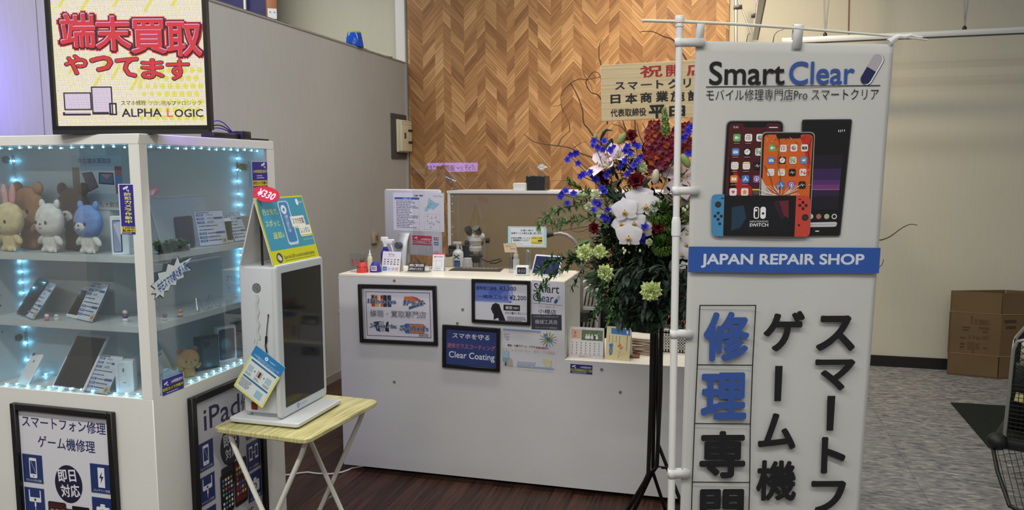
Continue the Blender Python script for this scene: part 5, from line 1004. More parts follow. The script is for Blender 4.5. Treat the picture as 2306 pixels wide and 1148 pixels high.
def price_card(BL, BR, TL, z, label, seed, group=None, paper=(196, 208, 224), flower=True):
    a_, U, W, w_, h_ = lean(BL, BR, TL, z); T = frame(a_, U, W); t = D.objects.new('price_card', None); t.empty_display_size = .03; t.matrix_basis = T; link(t); tag(t, label, 'price card', group)
    m = MB(); m.rr(0, 0, w_, h_, .001, -.002, -.0004, 2); m.rbox(0, 0, -.0004, w_, .002, .008, .0006, 1); m.build('holder', acr, t, label='clear acrylic holder')
    c = Canvas(a_, U, W, rough=.4); c.rect(w_*.01, h_*.02, w_*.99, h_*.99, paper); rnd = random.Random(seed); X = lambda q: q*w_; Y = lambda q: q*h_; bl2 = (58, 78, 150); ik = (40, 42, 60)
    lines_of_print(c, X(.05), X(.6), Y(.93), Y(.98), 1, ik, seed=seed)
    for k in range(8):
        y_ = .86-.105*k
        if k in (0, 1, 2, 5, 6, 7): c.rect(X(.05), Y(y_), X(.30), Y(y_+.06), bl2); c.text('機種 容量 状態 色 保証 価格'.split()[k % 6], X(.10), Y(y_+.012), X(.25), Y(y_+.05), (214, 220, 232))
        if k in (1, 5): c.rect(X(.64), Y(y_), X(.95), Y(y_+.06), bl2)
        if k < 3: c.text(('iPhone', 'Apple', '64GB')[k], X(.4), Y(y_+.005), X(.62), Y(y_+.065), ik, shear=.2)
        else: lines_of_print(c, X(.08 if k in (3, 4) else .34), X(.92), Y(y_), Y(y_+.06), 1, ik, seed=seed*9+k, h=.4)
        if k in (2, 6): c.rect(X(.03), Y(y_-.012), X(.97), Y(y_-.008), (130, 140, 170))
    if flower:
        for k in range(5): c.disc(X(.88)+.007*math.cos(1.26*k), Y(.12)+.007*math.sin(1.26*k), .006, (196, 180, 140), n=10)
        c.disc(X(.88), Y(.12), .006, (150, 120, 80), n=10)
    c.done('print', t); return t
price_card((52, 711), (75, 721), (104, 632), ZS2, 'price card leaning behind the black phone on the middle shelf', 1, 'price cards in the showcase')
slab_thing('phone', 'black phone on a clear stand at the left of the middle shelf', 'phone', (35, 706), (60, 714), (83, 626), ZS2, .007, .1, pk2, so, marg=(.04, .06))
price_card((168, 718), (207, 727), (207, 633), ZS2, 'wide price card leaning behind the white phone on the middle shelf', 2, 'price cards in the showcase')
slab_thing('phone', 'white phone with a home button on a clear stand, middle shelf', 'phone', (145, 714), (169, 719), (187, 644), ZS2, .0065, .14, pw, so, home=True)
slab_thing('phone', 'white phone shown from the back with camera lens, on the cabinet floor at the left', 'phone', (35, 866), (60, 870), (74, 792), ZS0, .0065, .14, pw, back=True)
price_card((188, 881), (241, 890), (226, 796), ZS0, 'price card with a handwritten price behind the white tablet', 3, 'price cards in the showcase')
slab_thing('tablet', 'white tablet with a black screen leaning on the cabinet floor', 'tablet', (114, 874), (186, 884), (174, 749), ZS0, .0065, .05, pw, so, marg=(.045, .055))
p = on('y', YF+.055, 281, 886)
def wb(c, w_, h): c.line([(w_*.2, h*.1), (w_*.2, h*.92), (w_*.55, h*.92)], .0012, (170, 174, 184)); c.rect(w_*.42, h*.66, w_*.5, h*.78, (70, 74, 84)); c.rect(w_*.42, h*.3, w_*.6, h*.34, (150, 152, 160))
quadbox('phone_box', 'white phone box standing on the cabinet floor against the corner, lit blue', 'box', (p.x, YF+.066, ZS0), .5, .052, .05, .098, boxw, wb)
# tiny figures
def figure(label, P, s, cols, yaw=0, dome=False):
    t = thing('figurine', label, 'figurine', P, yaw)
    MB().ell((0, 0, .35*s), (.42*s, .36*s, .36*s), nu=14, nv=9).build('body', mat('vinyl_toy', cols[0], .35), t)
    MB().ell((0, -.02*s, .86*s), (.44*s, .38*s, .36*s), nu=14, nv=9).build('head', mat('vinyl_toy', cols[1], .35), t)
    for q in (-1, 1):
        MB().ell((q*.27*s, 0, 1.18*s), (.10*s, .07*s, .12*s), nu=10, nv=7).build('ear', mat('vinyl_toy', cols[2], .35), t)
        MB().ell((q*.15*s, -.385*s, .88*s), (.04*s, .02*s, .05*s), nu=8, nv=6).build('eye', mat('bead_black', (14, 13, 14), .15), t)
    MB().cyl((0, 0, 0), (0, 0, .08*s), .4*s, n=18).build('stand', mat('vinyl_toy', cols[3], .35), t)
    return t
def fp(x, y, z): q = on('z', z, x, y); return (q.x, min(q.y, YF+.13), z)
figure('tiny white figurine with a pink base between the black and the white phone', fp(106, 722, ZS2), .0175, ((206, 120, 140), (224, 218, 216), (222, 200, 200), (196, 110, 130)))
figure('tiny white figurine with a blue cap next to the white phone', fp(128, 722, ZS2), .0175, ((214, 214, 216), (206, 212, 220), (62, 92, 130), (190, 200, 150)))
figure('tiny white figurine at the right end of the middle shelf, behind the mottled one', fp(302, 709, ZS2), .019, ((220, 214, 206), (224, 218, 212), (150, 120, 90), (200, 196, 190)))
t = figure('small pink, white and violet mottled figurine lying at the right end of the middle shelf', fp(283, 725, ZS2), .021, ((214, 206, 206), (88, 82, 110), (160, 70, 90), (206, 196, 200)), .5)

# side compartment
def px_side(x, y, dx=.06): return on('x', XC-dx, x, y)
def leafspray(P, n, L_, name='trailing_plant', label='', seed=2, spread=(.07, .02, .03)):
    t = thing(name, label, 'plant', P); rnd = random.Random(seed); g = mat('plastic_leaf', (66, 112, 74), .45, var=.25, vscale=40); mb = MB(); st = MB()
    for i in range(n):
        q = V((rnd.uniform(-1, 1)*spread[1], rnd.uniform(-1, 1)*spread[0], rnd.uniform(.002, 1)*spread[2])); st.tube([(0, q.y*.5, .002), q*.6, q], .0007, 4)
        for k in range(4):
            a = rnd.uniform(0, 2*PI); e = rnd.uniform(-.2, .8); d = V((math.cos(a)*math.cos(e), math.sin(a)*math.cos(e), math.sin(e))); s_ = d.cross(V((0, 0, 1))).normalized()*L_*.24; b = len(mb.v)
            mb.add([q, q+d*L_*.5+s_+V((0, 0, .001)), q+d*L_, q+d*L_*.5-s_+V((0, 0, .001))], [(0, 1, 2, 3)])
    mb.build('leaves', g, t); st.build('stems', mat('plastic_stem', (74, 92, 50), .5), t); return t
p = px_side(384, 566, .03); leafspray((p.x, p.y, ZS1), 120, .02, label='small artificial green plant on the upper shelf behind the side glass', spread=(.06, .018, .032))
p = on('y', YF+.03, 288, 594); leafspray((p.x, p.y, ZS2+.0), 1, .001, seed=5, label='x') if False else None
p = px_side(424, 566, .018); figure('tiny white and green figurine beside the green plant behind the side glass', (p.x, p.y, ZS1), .016, ((150, 190, 160), (214, 216, 212), (200, 120, 110), (140, 176, 150)), .9)
slab_thing('phone', 'black phone with a glossy screen on the upper shelf behind the side glass', 'phone', (402, 563), (442, 557), (393, 488), ZS1, .007, .12, pk2, mat('screen_shine', (40, 42, 48), .05), marg=(.06, .03))
price_card((451, 556), (515, 549), (436, 477), ZS1, 'price card to the right of the black phone on the upper side shelf', 5, 'price cards in the showcase')
slab_thing('phone', 'white-framed phone half hidden between two price cards on the upper side shelf', 'phone', (507, 548), (527, 546), (501, 492), ZS1, .007, .12, pw, so)
price_card((530, 545), (561, 541), (508, 479), ZS1, 'price card furthest along the upper side shelf, behind the tent sign', 6, 'price cards in the showcase', flower=False)
p = on('y', YBK-.12, 531, 500); quadbox('phone_box', 'beige box standing in the far corner of the upper side shelf', 'box', (-1.728, YBK-.112, ZS1), .3, .075, .03, .088, mat('carton_beige', (166, 158, 146), .6), lambda c, w_, h: c.rect(w_*.35, h*.78, w_*.5, h*.86, (30, 30, 34), r=.002))
# middle side shelf: two empty easels, two figurines
def easel(label, P, h, wd, yaw, group=None):
    t = thing('easel_stand', label, 'display stand', P, yaw, group)
    for s in (-1, 1):
        MB().tube([(s*wd*.5, -wd*.5, .0015), (s*wd*.32, -wd*.35, .002), (s*wd*.08, wd*.1, h)], .0016, 7).build('leg', acr, t); MB().tube([(s*wd*.45, -wd*.5, .0015), (s*wd*.45, -wd*.75, .003), (s*wd*.45, -wd*.8, .014)], .0016, 7).build('hook', acr, t)
    MB().tube([(0, wd*.1, h), (0, wd*.6, .0015)], .0016, 7).build('rear_leg', acr, t); return t
p = px_side(446, 700, .05); easel('empty clear easel stand on the lower side shelf, nearer the corner post', (p.x, p.y, ZS2), .042, .04, 1.3); p = px_side(474, 692, .05); easel('empty clear easel stand on the lower side shelf, further from the corner post', (p.x, p.y, ZS2), .042, .04, 1.3)
p = px_side(406, 709, .03); figure('tiny red-based figurine with pointed ears on the lower side shelf', (p.x, p.y, ZS2), .0205, ((214, 200, 196), (210, 150, 110), (196, 130, 90), (150, 34, 60)), 1.0)
p = px_side(372, 728, .03); figure('tiny dark and pale figurine on the lower side shelf near the corner post', (p.x, p.y, ZS2), .018, ((170, 190, 200), (92, 66, 60), (60, 44, 42), (150, 180, 130)), .8)
# floor of the side: brown plush dog, phone boxes
p = px_side(425, 858, .07)
toy('golden brown plush bear sitting on the cabinet floor behind the side glass', (p.x, p.y, ZS0), .098, 1.1, (176, 136, 84), (184, 146, 94), False, None, muz=(190, 152, 100), dz=.8, arms='up', earcol=(150, 100, 60))
p = px_side(390, 872, .05); o = MB().sheet(lambda a, b: V((p.x+.012*math.sin(3*a)-.01, p.y-.03+.07*a, ZS0+.004+.055*b*(1-.3*a)+.004*math.sin(9*a))), 12, 6).build('cloth_strip', mat('pale_blue_cloth', (150, 190, 214), .8, var=.05), solid=.001); tag(o, 'folded pale blue cloth strip beside the plush bear on the cabinet floor', 'cloth')
dkb = mat('carton_dark', (34, 36, 42), .35)
def dk_paint(kind):
    def f(c, w_, h):
        if kind == 0: c.rect(w_*.25, h*.08, w_*.95, h*.9, (70, 76, 78), r=.008); c.rect(w_*.3, h*.66, w_*.62, h*.86, (50, 54, 58), r=.005); [c.disc(w_*x, h*y, w_*.06, (14, 14, 18)) for x, y in ((.38, .8), (.38, .71), (.53, .76))]
        elif kind == 1: c.rect(w_*.05, h*.06, w_*.9, h*.93, (30, 28, 52), r=.008); c.disc(w_*.42, h*.5, w_*.3, (52, 92, 104), n=24); c.disc(w_*.38, h*.52, w_*.2, (70, 130, 130), n=20)
        else: c.ring(w_*.5, h*.45, w_*.36, w_*.05, (86, 90, 100)); c.rect(w_*.1, h*.86, w_*.5, h*.92, (60, 60, 66))
    return f
p = px_side(468, 850, .075); quadbox('phone_box', 'dark phone box with a triple-lens phone picture, next to the plush bear', 'box', (p.x, p.y, ZS0), 1.12, .082, .02, .118, dkb, dk_paint(0))
p = px_side(506, 832, .085); quadbox('phone_box', 'white-edged phone box with a round teal picture, behind the triple-lens box', 'box', (p.x, p.y+.012, ZS0), 1.2, .075, .022, .128, boxw, dk_paint(1))
p = px_side(536, 818, .06); quadbox('phone_box', 'black phone box with a grey ring, last in the row behind the side glass', 'box', (-1.735, p.y+.04, ZS0), 1.3, .075, .022, .132, dkb, dk_paint(2))
# ------------------------------------------------------------------ framed notices and papers on the counter front
def wall_quad(x0, y0, x1, y1): return on('y', YC, x0, y1), on('y', YC, x1, y0)
def cpic(label, TL, TR_, BL, bwpx, paint, paper):
    a_, b_, c_ = on('y', YC-.015, *BL), on('y', YC-.015, *TR_), on('y', YC-.015, *TL); U = (b_-c_).normalized(); W = V((0, 0, 1)); wd = (b_-c_).length; ht = (c_-a_).length
    O = V((a_.x, YC-.0005, a_.z)); return picture('framed_notice', label, 'framed notice', O, U, U.cross(W).cross(U) if False else W, wd, ht, bwpx*mpp(a_), paint, .016, None, paper)
def p_repair(c, x0, y0, x1, y1):
    w_, h = x1-x0, y1-y0; X = lambda q: x0+q*w_; Y = lambda q: y0+q*h; nv = (52, 58, 92)
    c.rect(X(.0), Y(0), X(.035), Y(1), (172, 170, 166)); c.frame_(X(.055), Y(.07), X(.955), Y(.93), w_*.008, nv)
    for k, (x, col) in enumerate(((.13, (150, 74, 52)), (.18, (196, 160, 110)), (.26, (196, 110, 80)), (.30, (52, 50, 56)), (.36, (60, 66, 110)))): c.rect(X(x), Y(.64), X(x+.055), Y(.87), col, r=.004); c.rect(X(x+.01), Y(.80), X(x+.03), Y(.85), (40, 36, 40), r=.002)
    c.poly([(X(.58), Y(.70)), (X(.60), Y(.85)), (X(.73), Y(.86)), (X(.79), Y(.78))], (196, 104, 62)); c.poly([(X(.70), Y(.86)), (X(.78), Y(.84)), (X(.9), Y(.72)), (X(.84), Y(.70))], (150, 90, 90)); c.poly([(X(.66), Y(.60)), (X(.66), Y(.66)), (X(.9), Y(.75)), (X(.86), Y(.70))], (70, 96, 112))
    for k, (x, r_) in enumerate(((.19, .4), (.24, .15), (.31, -.25))): c.poly([(X(x), Y(.17)), (X(x+.06), Y(.15)), (X(x+.06+.02*r_), Y(.36)), (X(x-.05*r_*2), Y(.34))], ((50, 56, 80), (160, 164, 172), (40, 38, 44))[k])
    c.rect(X(.59), Y(.14), X(.87), Y(.33), (64, 100, 160), r=.01); c.rect(X(.66), Y(.15), X(.80), Y(.32), (186, 120, 84)); c.rect(X(.80), Y(.14), X(.87), Y(.33), (196, 110, 74), r=.008)
    ol, fi = (40, 50, 86), (128, 148, 172)
    for s_, a, b, cc, d in (('iPhone', .07, .70, .49, .80), ('iPad', .58, .68, .87, .79), ('Xperia', .09, .20, .49, .31), ('Switch', .52, .19, .93, .30)): c.text(s_, X(a), Y(b), X(cc), Y(d), ol, bold=.05, shear=.15); c.text(s_, X(a), Y(b), X(cc), Y(d), fi, bold=.008, shear=.15)
    c.text('修理・買取専門店', X(.10), Y(.44), X(.90), Y(.58), (28, 30, 44), bold=.022); c.text('修理・買取専門店', X(.10), Y(.44), X(.90), Y(.58), (206, 208, 216), bold=-.012)
    c.text('ALPHA LOGIC', X(.79), Y(.09), X(.925), Y(.125), (40, 40, 50), bold=.02); lines_of_print(c, X(.79), X(.925), Y(.128), Y(.15), 1, (90, 90, 100), seed=2)
cpic('black-framed notice with coloured phones and tablets, at the left of the counter front', (808, 640), (984.5, 644), (810, 771), 8.5, p_repair, (206, 206, 214))
def p_price(c, x0, y0, x1, y1):
    w_, h = x1-x0, y1-y0; X = lambda q: x0+q*w_; Y = lambda q: y0+q*h
    c.rect(X(0), Y(.48), X(.70), Y(.98), (98, 118, 184)); c.rect(X(0), Y(.48), X(.64), Y(.52), (130, 146, 200)); c.poly([(X(.64), Y(.52)), (X(.74), Y(.55)), (X(.73), Y(.9)), (X(.66), Y(.98))], (150, 162, 206)); c.poly([(X(.25), Y(.7)), (X(.45), Y(.66)), (X(.6), Y(.82)), (X(.3), Y(.85))], (78, 100, 176))
    nv = (30, 34, 62); c.text('通常施工価格', X(.02), Y(.80), X(.42), Y(.90), (36, 46, 96), bold=.02); c.text('¥3,300', X(.47), Y(.79), X(.79), Y(.92), nv, bold=.012)
    c.text('一緒施工なら', X(.06), Y(.58), X(.62), Y(.68), (40, 58, 116), bold=.02); c.text('¥2,200', X(.66), Y(.55), X(.98), Y(.69), nv, bold=.012)
    for k in range(3): c.poly([(X(.33-.012*k), Y(.22+.04*k)), (X(.36-.012*k), Y(.36+.03*k)), (X(.42-.01*k), Y(.43+.02*k)), (X(.47), Y(.43)), (X(.5), Y(.3)), (X(.36), Y(.16))], ((30, 28, 34), (120, 120, 130), (40, 38, 46))[k])
    c.poly([(X(.36), Y(.01)), (X(.36), Y(.36)), (X(.42), Y(.42)), (X(.46), Y(.42)), (X(.50), Y(.3)), (X(.59), Y(.0)), (X(.46), Y(.0)), (X(.45), Y(.07)), (X(.42), Y(.06))], (34, 32, 40))
    c.rect(X(.55), Y(.28), X(.86), Y(.43), (24, 24, 30)); c.text('硬度10H', X(.585), Y(.31), X(.83), Y(.40), (206, 208, 214), bold=.014); c.text('だから傷がつきにくい！', X(.58), Y(.18), X(.99), Y(.25), (44, 44, 60), bold=.014); lines_of_print(c, X(.62), X(.98), Y(.0), Y(.13), 4, (96, 96, 106), seed=6)
cpic('black-framed price notice with ¥3,300 and ¥2,200, at the top of the counter front', (1061.5, 628), (1194, 633), (1062, 726), 7.2, p_price, (204, 204, 210))
def p_coat(c, x0, y0, x1, y1):
    w_, h = x1-x0, y1-y0; X = lambda q: x0+q*w_; Y = lambda q: y0+q*h
    c.rect(x0, y0, x1, y1, (52, 66, 118)); c.text('スマホを守る', X(.13), Y(.74), X(.86), Y(.89), (216, 220, 226), bold=.02, shear=.12); c.text('液体ガラスコーティング', X(.02), Y(.46), X(.97), Y(.60), (190, 116, 128), bold=.008, shear=.12); c.text('Clear Coating', X(.06), Y(.14), X(.96), Y(.37), (222, 226, 232), bold=.012, res=4)
cpic('black-framed dark blue notice reading Clear Coating, low on the counter front', (997, 731), (1127, 740), (995.5, 827), 7.8, p_coat, (52, 66, 118))
def paper(label, TL, TR_, BL, paint, col, name='paper_sign', cat='paper sign', lift=.0006):
    a_, b_, c_ = on('y', YC-lift, *BL), on('y', YC-lift, *TR_), on('y', YC-lift, *TL); wd, ht = (b_-c_).length, (c_-a_).length
    c = Canvas(a_, (b_-c_), (c_-a_), rough=.5); c.rect(0, 0, wd, ht, col); paint(c, wd, ht); o = c.done(name); tag(o, label, cat); return o
def p_logo(c, w_, h):
    X = lambda q: q*w_; Y = lambda q: q*h
    c.text('Smart', X(.06), Y(.67), X(.86), Y(.92), (34, 36, 56), bold=.008); c.text('Clear', X(.05), Y(.40), X(.70), Y(.64), (44, 58, 110), bold=.008)
    caps_(c, (X(.76), Y(.42)), (X(.86), Y(.58)), w_*.045, (54, 84, 124), (150, 176, 186)); c.rect(X(.03), Y(.335), X(.97), Y(.345), (60, 60, 70)); c.text('ドン・キホーテ', X(.27), Y(.235), X(.75), Y(.29), (50, 52, 66)); c.text('小樽店', X(.24), Y(.06), X(.80), Y(.20), (44, 46, 60), bold=.008)
def caps_(c, p0, p1, r, ca, cb2):
    p0, p1 = V(p0), V(p1); d = (p1-p0).normalized(); q = V((-d.y, d.x)); m_ = (p0+p1)/2
    c.poly([tuple(p0+(q*math.cos(t)-d*math.sin(t))*r) for t in [PI*k/10 for k in range(11)]]+[tuple(m_-q*r), tuple(m_+q*r)], ca); c.poly([tuple(p1+(-q*math.cos(t)+d*math.sin(t))*r) for t in [PI*k/10 for k in range(11)]]+[tuple(m_+q*r), tuple(m_-q*r)], cb2)
paper('white paper sign with the shop logo and a capsule, high on the counter front', (1195.5, 630), (1268, 636), (1194.5, 708), p_logo, (202, 202, 208))
paper('small dark grey licence plate below the white logo sign', (1196, 707), (1264, 709), (1197, 741), lambda c, w_, h: (c.text('北海道公安委員会許可', w_*.06, h*.80, w_*.9, h*.91, (150, 152, 158)), c.text('機械工具商', w_*.12, h*.36, w_*.86, h*.66, (176, 178, 184)), c.text('スマートクリア 有限会社', w_*.12, h*.06, w_*.86, h*.2, (170, 172, 178))), (56, 58, 68), 'licence_plate', 'plate', .0016)
def p_flow(c, w_, h):
    X = lambda q: q*w_; Y = lambda q: q*h
    c.rect(X(.01), Y(.93), X(.72), Y(.985), (118, 152, 190)); c.rect(X(.01), Y(.875), X(.72), Y(.925), (206, 190, 184)); c.text('Smart', X(.03), Y(.82), X(.14), Y(.88), (60, 90, 130)); c.text('Clear', X(.03), Y(.75), X(.14), Y(.81), (60, 90, 130)); c.text('小樽店', X(.05), Y(.69), X(.13), Y(.73), (50, 52, 60))
    rnd = random.Random(8)
    for k in range(26):
        a = rnd.uniform(0, 2*PI); r = rnd.uniform(.01, .05)*w_*2; x, y = X(.86)+r*math.cos(a), Y(.78)+r*1.2*math.sin(a); c.disc(x, y, w_*.022, ((206, 190, 96), (110, 160, 208), (96, 130, 170), (200, 196, 150))[k % 4], n=8)
    for k in range(14): a = 2*PI*k/14; c.line([(X(.86), Y(.78)), (X(.86)+w_*.16*math.cos(a), Y(.78)+h*.2*math.sin(a))], w_*.008, (70, 104, 96))
    c.text('徳志・小樽でゲーム、スマホ', X(.10), Y(.535), X(.62), Y(.59), (56, 40, 50), bold=.02); c.text('修理&買取は', X(.63), Y(.525), X(.87), Y(.58), (170, 50, 90), bold=.02); c.text('スマートクリア ドン・キホーテ小樽店', X(.0), Y(.41), X(.98), Y(.49), (206, 176, 160), bold=.012)
    c.rect(X(.01), Y(.13), X(.13), Y(.40), (120, 168, 190), r=.003); [c.rect(X(.02+.027*i), Y(.36-.04*j), X(.037+.027*i), Y(.385-.04*j), (214, 222, 224)) for i in range(4) for j in range(4)]; c.poly([(X(.10), Y(.1)), (X(.14), Y(.25)), (X(.19), Y(.2)), (X(.21), Y(.02)), (X(.12), Y(.02))], (176, 170, 150)); c.poly([(X(.02), Y(.04)), (X(.09), Y(.2)), (X(.11), Y(.04))], (150, 160, 140)); c.rect(X(.06), Y(.02), X(.08), Y(.12), (50, 60, 60))
    c.poly([(X(.76), Y(.29)), (X(.93), Y(.25)), (X(.91), Y(.05)), (X(.84), Y(.04))], (206, 200, 160)); c.rect(X(.28), Y(.09), X(.62), Y(.17), (186, 192, 206)); c.rect(X(.28), Y(.02), X(.97), Y(.06), (140, 170, 200)); c.rect(X(.54), Y(.02), X(.58), Y(.14), (170, 180, 200)); lines_of_print(c, X(.3), X(.8), Y(.1), Y(.16), 2, (160, 166, 190), seed=7)
paper('white printed sheet with a flower corner and pale drawings, lower right of the counter front', (1131.5, 738), (1252, 746), (1131, 824), p_flow, (206, 206, 209))
def p_cam(c, w_, h):
    c.rect(w_*.02, h*.03, w_*.98, h*.97, (40, 44, 110)); camicon(c, w_*.17, h*.73, w_*.09); c.text('24時間監視中', w_*.45, h*.60, w_*.94, h*.8, (200, 206, 220), bold=.02); c.rect(w_*.02, h*.25, w_*.98, h*.5, (186, 186, 90)); c.text('防犯カメラ作動中', w_*.03, h*.27, w_*.97, h*.48, (36, 40, 60), bold=.03); lines_of_print(c, w_*.1, w_*.9, h*.08, h*.2, 1, (190, 196, 214), seed=3)
paper('small blue and yellow security sticker on the low counter front, below the calendars', (1283, 818), (1335, 822), (1283, 840), p_cam, (206, 206, 214), 'security_sticker', 'sticker')

# ------------------------------------------------------------------ things standing on the tall counter
def ct(x, y, z=ZT): return on('z', z, x, y)
def cone_toy(x, y, label, col, badge=None, top=None):
    p = ct(x, y); s = mpp(p); t = thing('counter_toy', label, 'counter toy', p); m_ = mat('soft_vinyl', col, .4)
    MB().lathe([(13*s, 0), (13.4*s, 2*s), (12*s, 10*s), (9.5*s, 19*s), (6.5*s, 23*s), (.001, 24*s)], n=24).build('body', m_, t)
    for k in range(7): a = -PI*.5+(k-3)*.42; MB().ell((11.6*s*math.cos(a), 11.6*s*math.sin(a), 13*s), (1.1*s,)*3, nu=8, nv=6).build('stud', mat('stud_dark', (70, 30, 34), .4), t)
    if top:
        MB().ell((0, 0, 27*s), (5.2*s, 5*s, 5*s), nu=14, nv=9).build('head', mat('brown_plush', (112, 78, 56), .9, bump=.6), t)
        for q in (-1, 1): MB().ell((q*4*s, 0, 31*s), (2*s, 1.4*s, 2*s), nu=8, nv=6).build('ear', mat('brown_plush', (112, 78, 56), .9, bump=.6), t)
    if badge: c = Canvas(p+V((0, -13.2*s, 0)), (1, 0, 0), (0, 0, 1)); c.rect(-5*s, 4*s, 9*s, 15*s, (214, 214, 214), r=s); [c.rect((-3.4+3.6*k)*s, 6*s, (-.4+3.6*k)*s, 13*s, ((40, 70, 150), (190, 40, 50), (40, 130, 70))[k], r=.8*s) for k in range(3)]; [c.text('JCB'[k], (-3+3.6*k)*s, 8*s, (-.9+3.6*k)*s, 11*s, (226, 226, 226)) for k in range(3)]; c.done('badge', t)
    return t
cone_toy(816.5, 613, 'small red bell-shaped counter toy with a brown animal head on top', (212, 66, 62), top=True)
cone_toy(846, 612, 'small violet-blue bell-shaped counter toy with a payment badge', (58, 52, 160), badge=True)
p = ct(806, 612, ZT); s = mpp(p); t = thing('acrylic_plate', 'clear acrylic plate with red pay lettering at the left end of the counter', 'sign plate', p, .15)
MB().rbox(-18*s, 0, 0, 20*s, .003, 42*s, .001, 1).build('plate', acr, t); MB().rbox(-18*s, -.0, 0, 20*s, .03, .003, .001, 1).build('foot', acr, t)
W4 = wmat(t); c = Canvas(W4 @ V((0, -.0005, 0)), W4.to_3x3() @ V((1, 0, 0)), (0, 0, 1)); c.text('R', -14*s, 17*s, -8*s, 29*s, (176, 40, 50), bold=.03); c.text('Pay', -5*s, 14*s, 9*s, 29*s, (176, 60, 66)); c.rect(-14*s, 14*s, -8*s, 15.5*s, (176, 40, 50)); c.done('lettering', t)
p = ct(828, 609); s = mpp(p); t = thing('squeeze_bottle', 'small cream squeeze bottle with a pointed nozzle behind the red toy', 'bottle', p+V((0, .03, 0)))
MB().lathe([(5.4*s, 0), (5.8*s, 1.5*s), (5.8*s, 27*s), (4*s, 31*s), (2.6*s, 32*s)], n=20).build('body', mat('cream_fluid', (214, 212, 176), .35), t); MB().lathe([(3.2*s, 32*s), (3.2*s, 36*s), (1.6*s, 38*s), (.8*s, 46*s), (.001, 46.5*s)], n=14).build('nozzle', mat('white_cap', (222, 222, 216), .35), t)
def spray(label, x, y, h, r, body, head, yaw=0, dy=0, prn=None):
    p = ct(x, y)+V((0, dy, 0)); t = thing('spray_bottle', label, 'spray bottle', p, yaw)
    MB().lathe([(r*.92, 0), (r, .004), (r, h*.38), (r*.95, h*.46), (r*.5, h*.60), (r*.36, h*.63), (r*.36, h*.66)], n=22).build('body', body, t); MB().cyl((0, 0, h*.65), (0, 0, h*.74), r*.42, n=16).build('collar', head, t)
    m = MB(); m.rbox(-r*.5, -r*.34, h*.73, r*1.5, r*.34, h*.86, r*.15, 2); m.rbox(-r*.9, -r*.3, h*.80, r*.6, r*.3, h*.93, r*.2, 2); m.cyl((r*1.4, 0, h*.83), (r*1.85, 0, h*.83), r*.24, n=12); m.build('head', head, t)
    MB().tube([(r*.9, 0, h*.76), (r*1.25, 0, h*.66), (r*1.5, 0, h*.55), (r*1.55, 0, h*.50)], [r*.2, r*.18, r*.15, r*.12], 8).build('trigger', head, t); return t
s = mpp(ct(858, 611)); spray('blue spray bottle with a white trigger head behind the white pay card', 860, 608, 80*s, 11.5*s, mat('blue_translucent', (40, 34, 130), .15), mat('white_plastic', (224, 224, 222), .35), .1, .05)
def standcard(name, label, x, y, wd, ht, paint, col=(222, 222, 220), yaw=0, tilt=.22, cat='card stand', dy=0):
    p = ct(x, y)+V((0, dy, 0)); s = mpp(p); t = thing(name, label, cat, p, yaw); w_, h = wd*s, ht*s/math.cos(tilt)*.98; up = V((0, math.sin(tilt), math.cos(tilt))); T = frame((-w_/2, 0, 0), (1, 0, 0), up); m = MB(T); m.rr(0, 0, w_, h, .002, -.001, 0, 3); m.build('face_board', mat('card_white', (214, 212, 208), .6, var=.03), t)
    m = MB(frame((w_/2, 2*h*math.sin(tilt), 0), (-1, 0, 0), V((0, -math.sin(tilt), math.cos(tilt))))); m.rr(0, 0, w_, h-.001, .002, -.001, 0, 3); m.build('back_board', mat('card_white', (214, 212, 208), .6, var=.03), t)
    W4 = wmat(t); c = Canvas(W4 @ V((-w_/2, 0, 0)), W4.to_3x3() @ V((1, 0, 0)), W4.to_3x3() @ up, rough=.4, lift=.0002); c.rect(0, 0, w_, h, col); paint(c, w_, h); c.done('print', t); return t
def p_rpay(c, w_, h):
    c.text('R', w_*.34, h*.80, w_*.42, h*.91, (190, 40, 50), bold=.02); c.text('Pay', w_*.46, h*.78, w_*.66, h*.91, (60, 60, 66)); c.rect(w_*.3, h*.745, w_*.68, h*.755, (80, 80, 84)); rnd = random.Random(4)
    for j in range(3):
        for i in range(5): c.rect(w_*(.1+.18*i), h*(.58-.11*j), w_*(.2+.18*i), h*(.63-.11*j), ((90, 96, 120), (170, 60, 66), (80, 130, 170), (60, 60, 66), (190, 150, 60))[(i*2+j) % 5], r=.001)
    c.rect(w_*.08, h*.06, w_*.30, h*.24, (52, 110, 176)); c.text('AMEX', w_*.1, h*.11, w_*.28, h*.19, (220, 226, 232)); [c.rect(w_*(.36+.2*k), h*.08, w_*(.52+.2*k), h*.22, ((206, 206, 210), (196, 196, 204), (204, 170, 150))[k]) for k in range(3)]; c.text('楽天Edy', w_*.37, h*.11, w_*.51, h*.18, (60, 90, 170)); c.text('iD', w_*.6, h*.1, w_*.68, h*.2, (120, 120, 130))
standcard('pay_card_stand', 'white tent card with payment logos in front of the blue spray bottle', 879, 612, 47, 46, p_rpay, yaw=-.1)
s = mpp(ct(935, 618)); p = ct(938, 613); t = thing('label_holder', 'low clear stand with a black and white two-line label near the counter edge', 'label holder', p, .09)
MB().rbox(-28*s, -.012, 0, 28*s, .06, .003, .001, 1).build('foot', acr, t); MB(TR(0, .0, 0, -.3)).rbox(-22*s, 0, .003, 20*s, .003, 22*s, .001, 1).build('plate', acr, t)
